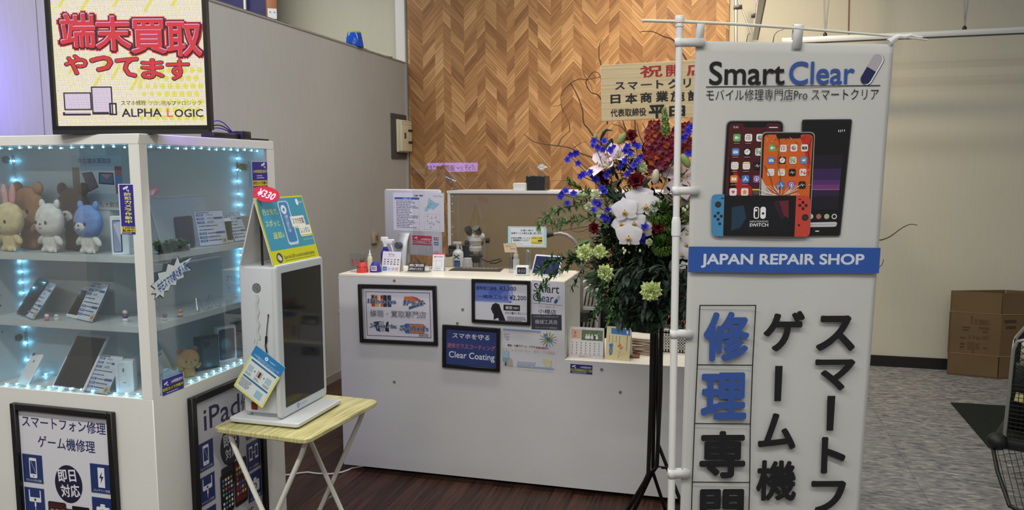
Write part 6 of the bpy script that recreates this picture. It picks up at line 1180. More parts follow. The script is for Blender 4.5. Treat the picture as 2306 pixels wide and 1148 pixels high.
W4 = wmat(t) @ TR(0, 0, 0, -.3); c = Canvas(W4 @ V((0, -.0006, .002)), W4.to_3x3() @ V((1, 0, 0)), W4.to_3x3() @ V((0, 0, 1))); c.rect(-20*s, 2*s, 19*s, 21*s, (30, 24, 28)); c.text('修理のご案内は係員', -18*s, 12*s, 16*s, 19*s, (214, 208, 208), bold=.02); c.text('お声かけください', -18*s, 4*s, 14*s, 10*s, (214, 208, 208), bold=.02); c.done('label_print', t)
p = ct(963, 611); s = mpp(p); t = easel('clear triangular easel beside the red-topped pay card on the counter', p, 56*s, 24*s, .0)
def p_ppay(c, w_, h):
    c.rect(0, h*.93, w_, h, (196, 40, 50)); c.disc(w_*.2, h*.80, w_*.07, (200, 40, 50), n=16); c.text('PayPay', w_*.32, h*.76, w_*.9, h*.85, (90, 60, 64), bold=.02); c.frame_(w_*.3, h*.26, w_*.8, h*.6, w_*.02, (150, 150, 150)); lines_of_print(c, w_*.25, w_*.85, h*.14, h*.2, 1, (110, 110, 110), seed=3); lines_of_print(c, w_*.12, w_*.9, h*.03, h*.08, 1, (90, 90, 90), seed=5)
standcard('pay_card_stand', 'white pay card with a red top edge, right of the clear easel on the counter', 986, 611, 27, 41, p_ppay, yaw=.08)
p = ct(1010, 600); s = mpp(p); t = thing('ink_bottle', 'short square cream bottle with a black cap behind the pay card', 'bottle', p, .1); MB().rbox(-11*s, -8*s, 0, 12*s, 8*s, 22*s, .004, 2).build('body', mat('cream_glass', (196, 188, 168), .3), t); MB().lathe([(6*s, 22*s), (6*s, 27*s), (5.4*s, 28*s)], n=18).build('cap', mat('black_plastic', (30, 30, 32), .4), t)
m_ = MB(); q = [ct(1032, 599.5), ct(1146, 599.5), ct(1126, 612), ct(1010, 609.5)]; cz = sum((v for v in q), V())/4
mt = thing('desk_mat', 'dark grey mat with a pale lettering strip lying flat on the counter', 'mat', cz)
q = [V((min(v.x, XS-.02), min(v.y, YT-.005), ZT))-cz for v in q]; m_.add([v+V((0, 0, .0002)) for v in q]+[v+V((0, 0, .0025)) for v in q], [(0, 1, 2, 3), (7, 6, 5, 4), (0, 4, 5, 1), (1, 5, 6, 2), (2, 6, 7, 3), (3, 7, 4, 0)]); m_.build('mat', mat('mat_dark', (58, 54, 52), .7, var=.1), mt)
c = Canvas(cz+V((0, 0, .0026)), (1, 0, 0), (0, 1, 0)); 
for k in range(9): u = -.09+.022*k; c.poly([(u, -.012), (u+.013, -.012), (u+.018, .012), (u+.005, .012)], (176, 168, 156))
c.done('lettering_strip', mt)
p = ct(1151, 614); s = mpp(p); t = thing('clip_stand', 'thin wire clip stand holding a small beige handwritten card', 'clip stand', p, -.05); MB().rbox(-4*s, -4*s, 0, 4*s, 4*s, 9*s, .001, 1).build('base', acr, t); MB().tube([(0, 0, 8*s), (0, 0, 47*s), (1*s, 0, 60*s), (1.5*s, 0, 76*s)], .8*s, 6).build('wire', mat('rod_metal', (168, 168, 164), .35, .6), t)
o = c = Canvas(p+V((-17*s, -.004, 46*s)), (1, 0, .02), (.04, 0, 1)); c.poly([(3*s, 0), (31*s, 0), (30*s, 22*s), (0, 20*s)], (196, 178, 144)); c.line([(5*s, 15*s), (9*s, 13*s), (13*s, 15*s)], .9*s, (60, 52, 46)); c.line([(14*s, 14*s), (17*s, 11*s)], .9*s, (60, 52, 46)); c.line([(16*s, 9*s), (20*s, 7*s), (24*s, 9*s), (28*s, 7*s)], .9*s, (60, 52, 46)); o = c.done('note_card'); tag(o, 'small beige handwritten card held up by the thin wire clip', 'card')
p = ct(1172.5, 602)+V((0, 0, 0)); s = mpp(p); t = thing('pump_bottle', 'small white bottle standing behind the little clock', 'bottle', V((p.x, min(p.y, YT-.03), ZT))); MB().lathe([(7*s, 0), (7.3*s, s), (7.3*s, 22*s), (5.4*s, 25*s), (5.4*s, 33*s), (3.6*s, 35*s), (3.6*s, 41*s), (.001, 41.5*s)], n=22).build('body', mat('white_plastic', (224, 224, 222), .35), t); MB().lathe([(5.5*s, 25.5*s), (5.7*s, 26*s), (5.7*s, 32*s), (5.5*s, 32.5*s)], n=22).build('cap_band', mat('white_cap', (206, 206, 204), .35), t)
p = ct(1176, 621); s = mpp(p); t = thing('desk_clock', 'small white square digital clock at the front edge of the counter', 'clock', p, .12); MB().rbox(-14.5*s, 0, 0, 14.5*s, 16*s, 23*s, 2.5*s, 3).build('case', mat('white_plastic', (224, 224, 222), .35), t); MB().rbox(-11.5*s, -.0008, 4*s, 8.5*s, .001, 19*s, .0004, 1).build('display', mat('lcd_dark', (40, 42, 50), .2), t)
W4 = wmat(t); c = Canvas(W4 @ V((0, -.001, 0)), W4.to_3x3() @ V((1, 0, 0)), (0, 0, 1)); c.text('8:53', -9*s, 8*s, 6*s, 15*s, (150, 154, 164)); c.rect(9.5*s, 6*s, 12*s, 16*s, (190, 190, 192)); c.done('digits', t)
p = ct(1155, 606); s = mpp(p); o = MB(M.Translation(p) @ TR(0, .02, 0, 0, 0, .1)).rbox(-9*s, 0, 0, 9*s, 8*s, 27*s, 1.2*s, 2).build('card_reader', mat('black_plastic', (30, 30, 32), .4)); tag(o, 'small black card reader box standing behind the wire clip', 'card reader')
p = ct(1190, 612); s = mpp(p); t = thing('bent_stand', 'narrow bent clear stand between the clock and the tablet', 'display stand', p, .3)
MB().sheet(lambda a, b: V((-6*s+12*s*b, (-6+12*a)*s, 50*s*math.sin(PI*min(1, max(0, a)))**.5+.0005)), 16, 1).build('strip', acr, t, solid=.002)
slt = slab_thing('tablet', 'white tablet with a dark blue screen at the right end of the tall counter', 'tablet', (1195, 617.5), (1257, 623.5), (1206, 572), ZT, .007, .04, pw, mat('screen_navy', (38, 46, 84), .12), marg=(.05, .075))
# acrylic screen with notice
YP = YT-.11; TLN = .042; a_, b_ = on('y', YP, 929, 500), on('y', YP, 1232.5, 500); YWA = .096; UA = V((math.cos(YWA), math.sin(YWA), 0)); OA = V((a_.x, YP, ZT)); WA = V((-math.sin(TLN)*math.sin(YWA), math.sin(TLN)*math.cos(YWA), math.cos(TLN))); NA = UA.cross(WA); hA = (plane_pt(OA, NA, 1080, 366)-OA).dot(WA)
t = thing('acrylic_screen', 'clear acrylic counter screen with rounded corners standing on the tall counter', 'counter screen', OA, YWA, rx=-TLN)
gp = glass('screen_acrylic', (251, 251, 249), .03, .006, .6)
m = MB(frame((0, 0, 0), (1, 0, 0), (0, 0, 1))); wA = (plane_pt(OA, NA, 1232.5, 500)-OA).dot(UA); m.prism([(0, .001), (wA, .001)]+[(wA-.03+.03*math.cos(k*PI/16), hA-.03+.03*math.sin(k*PI/16)) for k in range(9)]+[(.03-.03*math.sin(k*PI/16), hA-.03+.03*math.cos(k*PI/16)) for k in range(9)], -.0015, .0015); m.build('sheet', gp, t)
for x in (.12, wA-.12): MB().rbox(x-.02, -.03, 0.001, x+.02, .025, .012, .002, 1).build('foot', acr, t)
c = Canvas(OA, UA, WA, lift=.0022); s = mpp(OA); bx_, by_ = c.p(1220, 376); c.disc(bx_, by_, 7.2*s, (206, 206, 190), n=28); c.ring(bx_, by_, 6.4*s, .8*s, (110, 120, 90)); c.rect(bx_-8.5*s, by_-2*s, bx_+12*s, by_+2*s, (214, 214, 200), r=s); lines_of_print(c, bx_-6.5*s, bx_+8*s, by_-1.4*s, by_+1.4*s, 1, (90, 96, 80), seed=4); o = c.done('badge_sticker', None); tag(o, 'round pale badge sticker at the upper right corner of the acrylic screen', 'sticker')
def p_park(c, w_, h):
    for k in range(12): c.rect(w_*(k/12), h*.94, w_*((k+.6)/12), h, ((176, 206, 200), (214, 206, 150), (190, 200, 214))[k % 3]); c.rect(w_*(k/12), 0, w_*((k+.6)/12), h*.06, ((190, 200, 214), (176, 206, 200), (214, 206, 150))[k % 3])
    c.rect(w_*.07, h*.07, w_*.93, h*.93, (206, 214, 212)); c.text('お買い物で', w_*.33, h*.76, w_*.66, h*.85, (44, 50, 54), bold=.02); c.text('駐車サービス券をお渡し致します。', w_*.09, h*.62, w_*.9, h*.72, (44, 50, 54), bold=.02); c.text('※当店の修理レシートと', w_*.08, h*.40, w_*.58, h*.49, (44, 50, 54), bold=.02); c.text('駐車無料サービスで', w_*.14, h*.28, w_*.54, h*.38, (44, 50, 54), bold=.02); c.text('お渡し下さい', w_*.1, h*.12, w_*.4, h*.2, (120, 130, 130)); c.rect(w_*.6, h*.16, w_*.9, h*.52, (216, 200, 70)); c.text('お支払い方法', w_*.62, h*.40, w_*.88, h*.49, (60, 60, 50), bold=.02); c.rect(w_*.78, h*.28, w_*.89, h*.36, (50, 48, 44)); lines_of_print(c, w_*.62, w_*.88, h*.18, h*.27, 2, (120, 110, 60), seed=2)
c0 = Canvas(OA, UA, WA); a_, b_ = c0.p(1144, 556), c0.p(1231, 510); c = Canvas(OA+UA*a_[0]+WA*a_[1], UA, WA, lift=.0022); c.rect(0, 0, b_[0]-a_[0], b_[1]-a_[1], (170, 200, 206)); p_park(c, b_[0]-a_[0], b_[1]-a_[1]); o = c.done('paper_notice'); tag(o, 'pale notice sheet about parking tickets stuck on the acrylic screen', 'notice')

# ------------------------------------------------------------------ behind the counter
ZD = .74
t = thing('work_desk', 'work desk behind the tall counter carrying the monitor and microscope', 'desk', (-2.2, 4.12, 0))
MB().rbox(0, 0, ZD-.025, 1.37, .75, ZD, .003, 1).build('desk_top', mat('desk_grey', (150, 148, 144), .5), t)
for x in (.03, 1.34):
    for y in (.03, .72): MB().box(x-.02, y-.02, 0, x+.02, y+.02, ZD-.025).build('leg', mat('grey_metal', (92, 92, 94), .5), t)
YM = 4.36; pc = on('y', YM, 928, 500); Um = V((.968, -.25, 0)).normalized(); am = math.atan2(Um.y, Um.x); z1, z0 = on('y', YM, 931, 426).z, on('y', YM, 931, 574).z; hw = .208
t = thing('desktop_monitor', 'silver all-in-one computer seen from behind with papers stuck on its back', 'computer', (pc.x, YM, ZD), am); al = mat('aluminium', (206, 208, 210), .4, .3)
m = MB(frame((0, 0, 0), (1, 0, 0), (0, 0, 1))); m.rr(-hw, z0-ZD, hw, z1-ZD, .018, -.016, 0, 6, .006); m.build('back_shell', al, t); MB(frame((0, .0165, 0), (1, 0, 0), (0, 0, 1))).rr(-hw+.006, z0-ZD+.09, hw-.006, z1-ZD-.006, .012, -.0006, .0, 5).build('screen', mat('screen_black', (16, 16, 19), .08), t)
sx = -.055; m = MB(); prof = [(-.004, z0-ZD+.13), (-.03, z0-ZD+.08), (-.07, .12), (-.105, .015), (-.11, 0)]
m.sheet(lambda a, b: V((sx-.04+.08*a, *(lambda f: (prof[int(f)][0]+(prof[min(int(f)+1, 4)][0]-prof[int(f)][0])*(f-int(f)), prof[int(f)][1]+(prof[min(int(f)+1, 4)][1]-prof[int(f)][1])*(f-int(f))))(min(3.999, b*4)))), 1, 20); m.build('stand', al, t, solid=.008); MB().rbox(sx-.1, -.12, 0, sx+.1, .09, .006, .002, 1).build('foot', al, t)
q = plane_pt(wmat(t) @ V((0, -.05, 0)), V((Um.y, -Um.x, 0)), 900, 552); iq = wmat(t).inverted() @ q; MB().cyl((iq.x, -.075, iq.z), (iq.x, -.048, iq.z), .02, n=24).build('cable_hole', mat('hole_grey', (86, 88, 92), .5), t)
W4 = wmat(t)
def mcanvas(lift): return Canvas(W4 @ V((0, -lift, 0)), Um, (0, 0, 1), rough=.5)
def mrect(c, x0, y0, x1, y1): xm, ym = (x0+x1)/2, (y0+y1)/2; return c.p(x0, ym)[0], c.p(xm, y1)[1], c.p(x1, ym)[0], c.p(xm, y0)[1]
c = mcanvas(.0009); x0, y0, x1, y1 = mrect(c, 886, 434, 1000, 520); X = lambda q: x0+q*(x1-x0); Y = lambda q: y0+q*(y1-y0); c.rect(x0, y0, x1, y1, (220, 221, 228)); c.text('店舗一覧表', X(.42), Y(.90), X(.60), Y(.95), (40, 40, 50), bold=.03); c.text('SmartClear', X(.8), Y(.90), X(.98), Y(.94), (110, 110, 120))
c.rect(X(.03), Y(.82), X(.52), Y(.875), (60, 100, 176)); c.frame_(X(.03), Y(.04), X(.52), Y(.875), .0008, (70, 90, 150)); lines_of_print(c, X(.06), X(.5), Y(.06), Y(.8), 17, (80, 84, 110), seed=9, h=.42); c.text('店舗名一覧', X(.2), Y(.83), X(.36), Y(.865), (222, 226, 234))
c.poly([(X(.62), Y(.50)), (X(.64), Y(.62)), (X(.68), Y(.66)), (X(.71), Y(.88)), (X(.78), Y(.80)), (X(.84), Y(.75)), (X(.92), Y(.72)), (X(.86), Y(.64)), (X(.79), Y(.56)), (X(.75), Y(.60)), (X(.70), Y(.58)), (X(.68), Y(.50)), (X(.65), Y(.55))], (150, 192, 214)); c.frame_(X(.62), Y(.05), X(.92), Y(.46), .0006, (120, 124, 140))
for x, y in ((.68, .42), (.76, .38), (.84, .40), (.68, .30), (.72, .24), (.76, .26), (.8, .22), (.86, .30), (.74, .14), (.9, .28), (.75, .74), (.70, .68)): c.disc(X(x), Y(y), .0022, (80, 96, 130), n=8); c.rect(X(x-.015), Y(y-.045), X(x+.015), Y(y-.03), (120, 124, 140))
o = c.done('paper_list'); tag(o, 'white sheet with a store list and a blue map on the back of the monitor', 'paper')
c = mcanvas(.0009); x0, y0, x1, y1 = mrect(c, 928, 530, 973, 552); X = lambda q: x0+q*(x1-x0); Y = lambda q: y0+q*(y1-y0); c.rect(x0, y0, x1, y1, (206, 160, 168)); c.rect(X(.02), Y(.45), X(.98), Y(.97), (176, 40, 56)); camicon(c, X(.2), Y(.72), (x1-x0)*.08); c.text('24時間監視中', X(.42), Y(.52), X(.95), Y(.72), (226, 200, 206), bold=.02); c.text('防犯カメラ作動中', X(.04), Y(.22), X(.96), Y(.42), (120, 40, 56), bold=.03); c.rect(X(.02), Y(.03), X(.98), Y(.17), (170, 44, 60)); o = c.done('security_sticker'); tag(o, 'red security camera sticker below the store list on the monitor back', 'sticker')
c = mcanvas(.0009); x0, y0, x1, y1 = mrect(c, 975, 531, 990, 572); X = lambda q: x0+q*(x1-x0); Y = lambda q: y0+q*(y1-y0); c.rect(x0, y0, x1, y1, (206, 208, 216)); [c.rect(X(.12+.27*k), Y(.74), X(.34+.27*k), Y(.93), ((40, 70, 150), (190, 40, 50), (40, 130, 70))[k]) for k in range(3)]; c.text('JCB', X(.14), Y(.79), X(.86), Y(.88), (226, 226, 230)); c.rect(X(.15), Y(.48), X(.85), Y(.68), (52, 110, 176)); c.text('AMEX', X(.2), Y(.53), X(.8), Y(.62), (220, 226, 232)); c.ring(X(.5), Y(.3), (x1-x0)*.25, .0008, (100, 130, 170)); lines_of_print(c, X(.1), X(.9), Y(.04), Y(.16), 2, (120, 120, 130), seed=2); o = c.done('payment_sticker'); tag(o, 'narrow white payment brand sticker at the lower right of the monitor back', 'sticker')
# microscope
YS = 4.5
def mq(x, y, dy=0): return on('y', YS, 980+x/3.828, 340+y/3.828)+V((0, dy, 0))
P0 = mq(350, 900); t = thing('microscope', 'grey stereo microscope with black eyepieces behind the tall counter', 'microscope', (P0.x, YS, ZD)); o_ = V((P0.x, YS, ZD)); s = mpp(P0)/3.828; gm = mat('scope_grey', (196, 194, 186), .35); bm_ = mat('scope_black', (22, 22, 24), .35)
L3 = lambda x, y, dy=0: mq(x, y, dy)-o_
MB().rbox(-.055, -.13, 0, .055, .12, .022, .006, 2).build('base', bm_, t); MB().cyl((0, .10, .02), (0, .10, L3(350, 760).z), .016, n=18).build('pillar', mat('rod_metal', (168, 168, 164), .35, .6), t)
MB().lathe([(52*s, 0), (56*s, 10*s), (58*s, 34*s), (50*s, 44*s), (48*s, 60*s), (54*s, 76*s), (66*s, 92*s), (60*s, 118*s), (34*s, 130*s)], L3(350, 862), 30).build('body', gm, t); MB().lathe([(57*s, 0), (60*s, 4*s), (60*s, 18*s), (56*s, 22*s)], L3(350, 915), 30).build('ring_light', bm_, t); MB().lathe([(36*s, 0), (40*s, 30*s), (46*s, 45*s)], L3(350, 960), 24).build('objective', bm_, t)
MB().tube([L3(350, 800), L3(352, 800, .05), L3(352, 800, .10)], 26*s, 12).build('arm', bm_, t)
for sd, (ex, ey), (hx_, hy) in ((-1, (305, 662), (308, 742)), (1, (374, 656), (394, 738))):
    MB().ell(L3(hx_, hy), (36*s, 34*s, 34*s), nu=18, nv=12).build('prism_housing', gm, t)
    a_, b_ = L3(hx_, hy-16, -.01), L3(ex, ey, -.05); MB().cyl(a_, a_.lerp(b_, .55), 19*s, 21*s, n=18).build('eyepiece_tube', gm if sd < 0 else gm, t); MB().tube([a_.lerp(b_, .25), a_.lerp(b_, .6), b_], [24*s, 30*s, 31*s], 20).build('eyepiece', bm_, t)
for x, y in ((274, 792), (452, 772)): MB().cyl(L3(x-14, y), L3(x+14, y), 22*s, n=18).build('focus_knob', bm_, t)
c = Canvas(P0+V((0, -60*s, 0)), (1, 0, 0), (0, 0, 1)); a_ = c.p(980+316/3.828, 340+818/3.828); b_ = c.p(980+384/3.828, 340+808/3.828); c.text('SHINER', a_[0], a_[1], b_[0], b_[1], (70, 70, 72), bold=.02); c.done('lettering', t)
MB(M.Translation(-o_)).tube([mq(400, 930), mq(450, 955), mq(500, 945), mq(560, 930), mq(575, 945), mq(520, 968), mq(470, 965)], 5*s, 6).build('cable', mat('black_rubber', BLACK, .6), t)
# clutter next to the microscope: tall supports so that each stands on the desk
def deskbox(name, label, cat, x0, y0, x1, yy, m, prn=None, d=.06):
    a_, b_ = on('y', yy, x0, y0), on('y', yy, x1, y0); t = thing(name, label, cat, ((a_.x+b_.x)/2, yy, ZD)); w_ = b_.x-a_.x; h = a_.z-ZD; MB().rbox(-w_/2, 0, 0, w_/2, d, h, .003, 1).build('box', m, t)
    if prn: c = Canvas(V((a_.x, yy-.0006, ZD)), (1, 0, 0), (0, 0, 1)); prn(c, w_, h); c.done('front_print', t)
    return t
dk = mat('carton_black', (26, 24, 30), .45)
deskbox('parts_box', 'black parts box with pale lettering at the left of the microscope', 'box', 1009, 553, 1030, 4.5, dk, lambda c, w_, h: (c.text('SPEED', w_*.15, h-.03, w_*.85, h-.022, (170, 170, 176)), c.text('360', w_*.2, h-.046, w_*.7, h-.036, (170, 170, 176))))
deskbox('parts_box', 'second black parts box just left of the microscope body', 'box', 1040, 552, 1059, 4.645, mat('carton_navy', (30, 28, 48), .45))
s = mpp(on('y', 4.4, 1030, 575)); P1 = on('y', 4.4, 1032, 598)
t = thing('spray_bottle', 'clear-headed spray bottle with a dark X label left of the microscope', 'spray bottle', (P1.x, 4.4, ZD)); hh = on('y', 4.4, 1032, 569).z-ZD; r = 12*s
MB().lathe([(r*.95, 0), (r, .004), (r, hh), (r*.9, hh+3*s), (r*.4, hh+8*s)], n=22).build('body', mat('white_plastic', (206, 208, 208), .35), t); m_ = mat('clear_grey_plastic', (186, 184, 174), .3)
m = MB(); m.cyl((0, 0, hh+6*s), (0, 0, hh+20*s), 4*s, n=14); m.rbox(-12*s, -4*s, hh+18*s, 9*s, 4*s, hh+25*s, 2*s, 2); m.build('head', m_, t); MB().tube([(5*s, 0, hh+19*s), (8*s, 0, hh+12*s), (9*s, 0, hh+6*s)], 1.6*s, 6).build('trigger', m_, t)
c = Canvas((P1.x, 4.4-r-.0004, ZD), (1, 0, 0), (0, 0, 1)); c.rect(-9*s, hh-30*s, 9*s, hh-2*s, (196, 200, 204)); c.line([(-6*s, hh-4*s), (6*s, hh-12*s)], 2.4*s, (26, 26, 30)); c.line([(6*s, hh-4*s), (-6*s, hh-12*s)], 2.4*s, (26, 26, 30)); c.rect(-9*s, hh-30*s, 9*s, hh-16*s, (54, 96, 140)); c.rect(-7*s, hh-20*s, 7*s, hh-17*s, (30, 40, 60)); c.done('label_print', t)
P1 = on('y', 4.335, 1053, 585); t = thing('plastic_jar', 'small pale grey jar between the spray bottle and the microscope', 'jar', (P1.x, 4.335, ZD)); hh = P1.z-ZD; MB().lathe([(11*s, 0), (11*s, hh-6*s), (9*s, hh), (.001, hh+.001)], n=20).build('body', mat('jar_grey', (176, 174, 170), .4), t); MB().cyl((0, 0, hh), (0, 0, hh+4*s), 9*s, n=20).build('lid', mat('jar_lid', (196, 196, 194), .4), t)
# gooseneck lamp
yg = 4.15; pts = [on('y', yg, x, y) for x, y in ((1246, 527), (1262, 525), (1277, 529), (1290, 538), (1299, 549), (1306, 566), (1309, 590))]; b0_ = V((pts[-1].x, yg, ZD)); pts.append(b0_+V((0, 0, .05)))
t = thing('gooseneck_lamp', 'grey gooseneck arm with a black tip reaching over the counter behind the flowers', 'lamp', b0_); s = mpp(pts[0])
MB().tube([p-b0_ for p in pts], 4.3*s, 10).build('arm', mat('gooseneck_grey', (150, 144, 140), .35, .5), t); MB().tube([on('y', yg, 1231, 531)-b0_, on('y', yg, 1236, 528)-b0_, on('y', yg, 1247, 527)-b0_], [6*s, 6*s, 4.4*s], 12).build('lamp_head', mat('black_plastic', (30, 30, 32), .4), t); MB().cyl((0, 0, 0), (0, 0, .05), .05, n=20).build('base', mat('black_plastic', (30, 30, 32), .4), t)
# tan-backed low cabinet behind the desk, with two boxes on top
YQ = 5.25; a_ = on('y', YQ, 1009.5, 520); zq_ = on('y', YQ, 1150, 429.5).z
t = thing('low_cabinet', 'low cabinet with a tan back panel and white top edge behind the work desk', 'cabinet', (a_.x, YQ, 0)); ww = 1.95
MB().box(.02, 0, .05, ww-.02, .018, zq_-.02).build('back_panel', mat('tan_board', (138, 120, 92), .35, var=.05, vscale=3), t); MB().box(.02, .018, .05, ww-.02, .38, zq_-.02).build('carcass', mat('white_laminate', (208, 208, 207), .38), t)
MB().rbox(-.005, -.012, zq_-.02, ww+.005, .4, zq_, .002, 1).build('top_edge', mat('white_trim', (222, 222, 218), .4), t); MB().rbox(0, -.01, 0, .02, .4, zq_-.02, .002, 1).build('side_edge', mat('white_trim', (222, 222, 218), .4), t)
def topbox(label, x0, x1, ytop, m, d, yy, extra=None):
    p0, p1 = on('y', yy, x0, ytop), on('y', yy, x1, ytop); t = thing('storage_box', label, 'box', (p0.x, yy, zq_)); MB().rbox(0, 0, 0, p1.x-p0.x, d, p0.z-zq_, .004, 1).build('body', m, t)
    if extra: c = Canvas((p0.x, yy-.0006, zq_), (1, 0, 0), (0, 0, 1)); extra(c, p1.x-p0.x, p0.z-zq_); c.done('front_print', t)
topbox('small white box on top of the low cabinet, left of the black box', 1155, 1183, 412, mat('white_trim', (222, 222, 218), .4), .12, YQ+.02)
topbox('black box with glossy front on top of the low cabinet', 1184, 1227, 396, mat('black_gloss', (26, 27, 32), .12), .15, YQ+.06, lambda c, w_, h: c.rect(w_*.62, 0, w_*.635, h, (44, 46, 54)))
# lower counter: calendars, papers, basket
def calendar(label, TL, BL, BR, paint, col):
    a_, U, W, w_, h = lean(BL, BR, TL, ZL); t = D.objects.new('desk_calendar', None); t.empty_display_size = .03; T = frame(a_, U, W); t.matrix_basis = T; link(t); tag(t, label, 'calendar')
    MB().rr(0, 0, w_, h, .002, -.002, -.0002, 2).build('page_block', mat('card_white', (214, 212, 208), .6, var=.03), t)
    N = U.cross(W); back = V((0, 0, 1))*W.z - V((W.x, W.y, 0)); Ti = T.inverted(); top = T @ V((0, h, -.002)); foot = V((top.x, top.y, ZL))+V((top.x-a_.x, top.y-a_.y, 0)) if False else None
    hor = V((W.x, W.y, 0)); f0 = T @ V((0, h, -.003)); f1 = V((f0.x, f0.y, ZL+.001))+hor*h*.9
    m = MB(Ti); m.add([f0, f0+U*w_, f1+U*w_, f1], [(0, 1, 2, 3)]); m.build('back_leg', mat('card_white', (214, 212, 208), .6, var=.03), t, solid=.0015)
    n = int(w_/.0085)
    for k in range(n):
        if abs(k-n/2) < 1.5: continue
        x = w_*(k+.5)/n; MB().tube([(x+.0004*math.cos(q), h-.003+.004*math.sin(q), .0035*math.cos(q)-.001) for q in [2*PI*i/8 for i in range(9)]], .0006, 5).build('ring', mat('ring_white', (206, 206, 206), .4), t)
    c = Canvas(a_, U, W, rough=.5); c.rect(0, 0, w_, h, col); paint(c, w_, h); c.done('page', t); return t
def p_cal1(c, w_, h):
    X = lambda q: q*w_; Y = lambda q: q*h
    c.rect(X(.05), Y(.62), X(.34), Y(.92), (214, 176, 156)); c.text('3', X(.13), Y(.76), X(.19), Y(.86), (170, 80, 70), bold=.02); c.rect(X(.12), Y(.68), X(.2), Y(.72), (190, 120, 110)); c.rect(X(.35), Y(.58), X(.97), Y(.92), (96, 120, 84)); rnd = random.Random(2)
    for k in range(20): c.disc(X(rnd.uniform(.38, .94)), Y(rnd.uniform(.62, .88)), w_*.022, ((120, 146, 100), (80, 104, 70), (140, 150, 120))[k % 3], n=8)
    for x in (.5, .57, .66, .75, .8): c.disc(X(x), Y(.68), w_*.04, (226, 224, 218) if x != .75 else (60, 56, 56), rv=h*.06, n=12); c.disc(X(x), Y(.76), w_*.024, (222, 220, 214), n=10)
    for j in range(5):
        for i in range(7): c.rect(X(.08+.13*i), Y(.48-.085*j), X(.105+.13*i), Y(.505-.085*j), (70, 60, 60) if 0 < i < 6 else ((180, 80, 80) if i == 0 else (80, 100, 170)))
    c.rect(0, 0, w_, Y(.095), (214, 206, 206)); c.text('Rakuten カード', X(.3), Y(.03), X(.66), Y(.075), (150, 40, 50), bold=.02); c.rect(0, Y(.1), w_, Y(.105), (170, 160, 160))
calendar('white desk calendar with an animal photo on the low counter, left of the cream one', (1283.5, 735), (1281, 803.5), (1358, 808.5), p_cal1, (222, 220, 220))
def p_cal2(c, w_, h):
    X = lambda q: q*w_; Y = lambda q: q*h
    c.poly([(X(.18), Y(.95)), (X(.97), Y(.95)), (X(.97), Y(.76)), (X(.2), Y(.78))], (58, 120, 182)); c.text('1', X(.82), Y(.80), X(.89), Y(.90), (226, 226, 222), bold=.03)
    for k in range(4): 
        for j in range(5+2*(k % 2)): c.rect(X(.12+.14*k), Y(.70-.04*j), X(.145+.14*k), Y(.72-.04*j), (90, 80, 60))
    for j in range(10): c.rect(X(.85), Y(.72-.045*j), X(.875), Y(.745-.045*j), (90, 80, 60))
    bl_ = (58, 120, 190); c.disc(X(.22), Y(.44), w_*.085, bl_, rv=h*.05, n=16); c.line([(X(.2), Y(.42)), (X(.18), Y(.28)), (X(.2), Y(.15))], w_*.05, bl_); c.line([(X(.25), Y(.42)), (X(.27), Y(.28)), (X(.25), Y(.17))], w_*.05, bl_); c.disc(X(.58), Y(.46), w_*.06, (206, 130, 66), rv=h*.035, n=14); c.line([(X(.5), Y(.44)), (X(.62), Y(.36)), (X(.7), Y(.42))], w_*.03, (206, 130, 66))
    c.line([(X(.7), Y(.38)), (X(.55), Y(.25)), (X(.75), Y(.2)), (X(.5), Y(.08))], w_*.006, (160, 140, 90)); c.line([(X(.45), Y(.3)), (X(.6), Y(.22)), (X(.52), Y(.1))], w_*.006, (160, 140, 90))
calendar('cream desk calendar with a blue band and a sketch on the low counter edge', (1367, 734), (1362, 809), (1417, 813.5), p_cal2, (222, 208, 160))
p = on('z', ZL, 1445, 803); s = mpp(p); rnd = random.Random(12)
for k in range(14):
    w_, d_ = .085+rnd.uniform(-.01, .012), .14; z_ = ZL+.001+k*.0058; yaw = rnd.uniform(-.22, .22); ph = rnd.uniform(0, 6); x_, y_ = p.x+rnd.uniform(-.012, .012), min(p.y+.10, YL-.1)
    Tp = TR(x_, y_, z_, 0, 0, yaw); o = MB(Tp).sheet(lambda a, b: V(((a-.5)*w_*1.35, (b-.5)*d_, .004*(1+math.sin(4*a+ph))*(.4+abs(a-.5)))), 10, 3).build('paper_sheet', mat('paper_aged', ((206, 190, 168), (214, 206, 194), (190, 164, 138))[k % 3], .8), solid=.0035)
    tag(o, 'loose curled paper in the untidy stack on the low counter', 'paper', 'untidy paper stack on the low counter')
p = on('z', ZL, 1428, 806); o = MB(TR(p.x-.0, p.y+.045, ZL, 0, 0, .1)).rbox(-.06, -.05, .0, .02, .05, .008, .002, 1).build('notebook', mat('brown_cover', (122, 84, 60), .5)); tag(o, 'thin brown notebook lying next to the untidy paper stack', 'notebook')
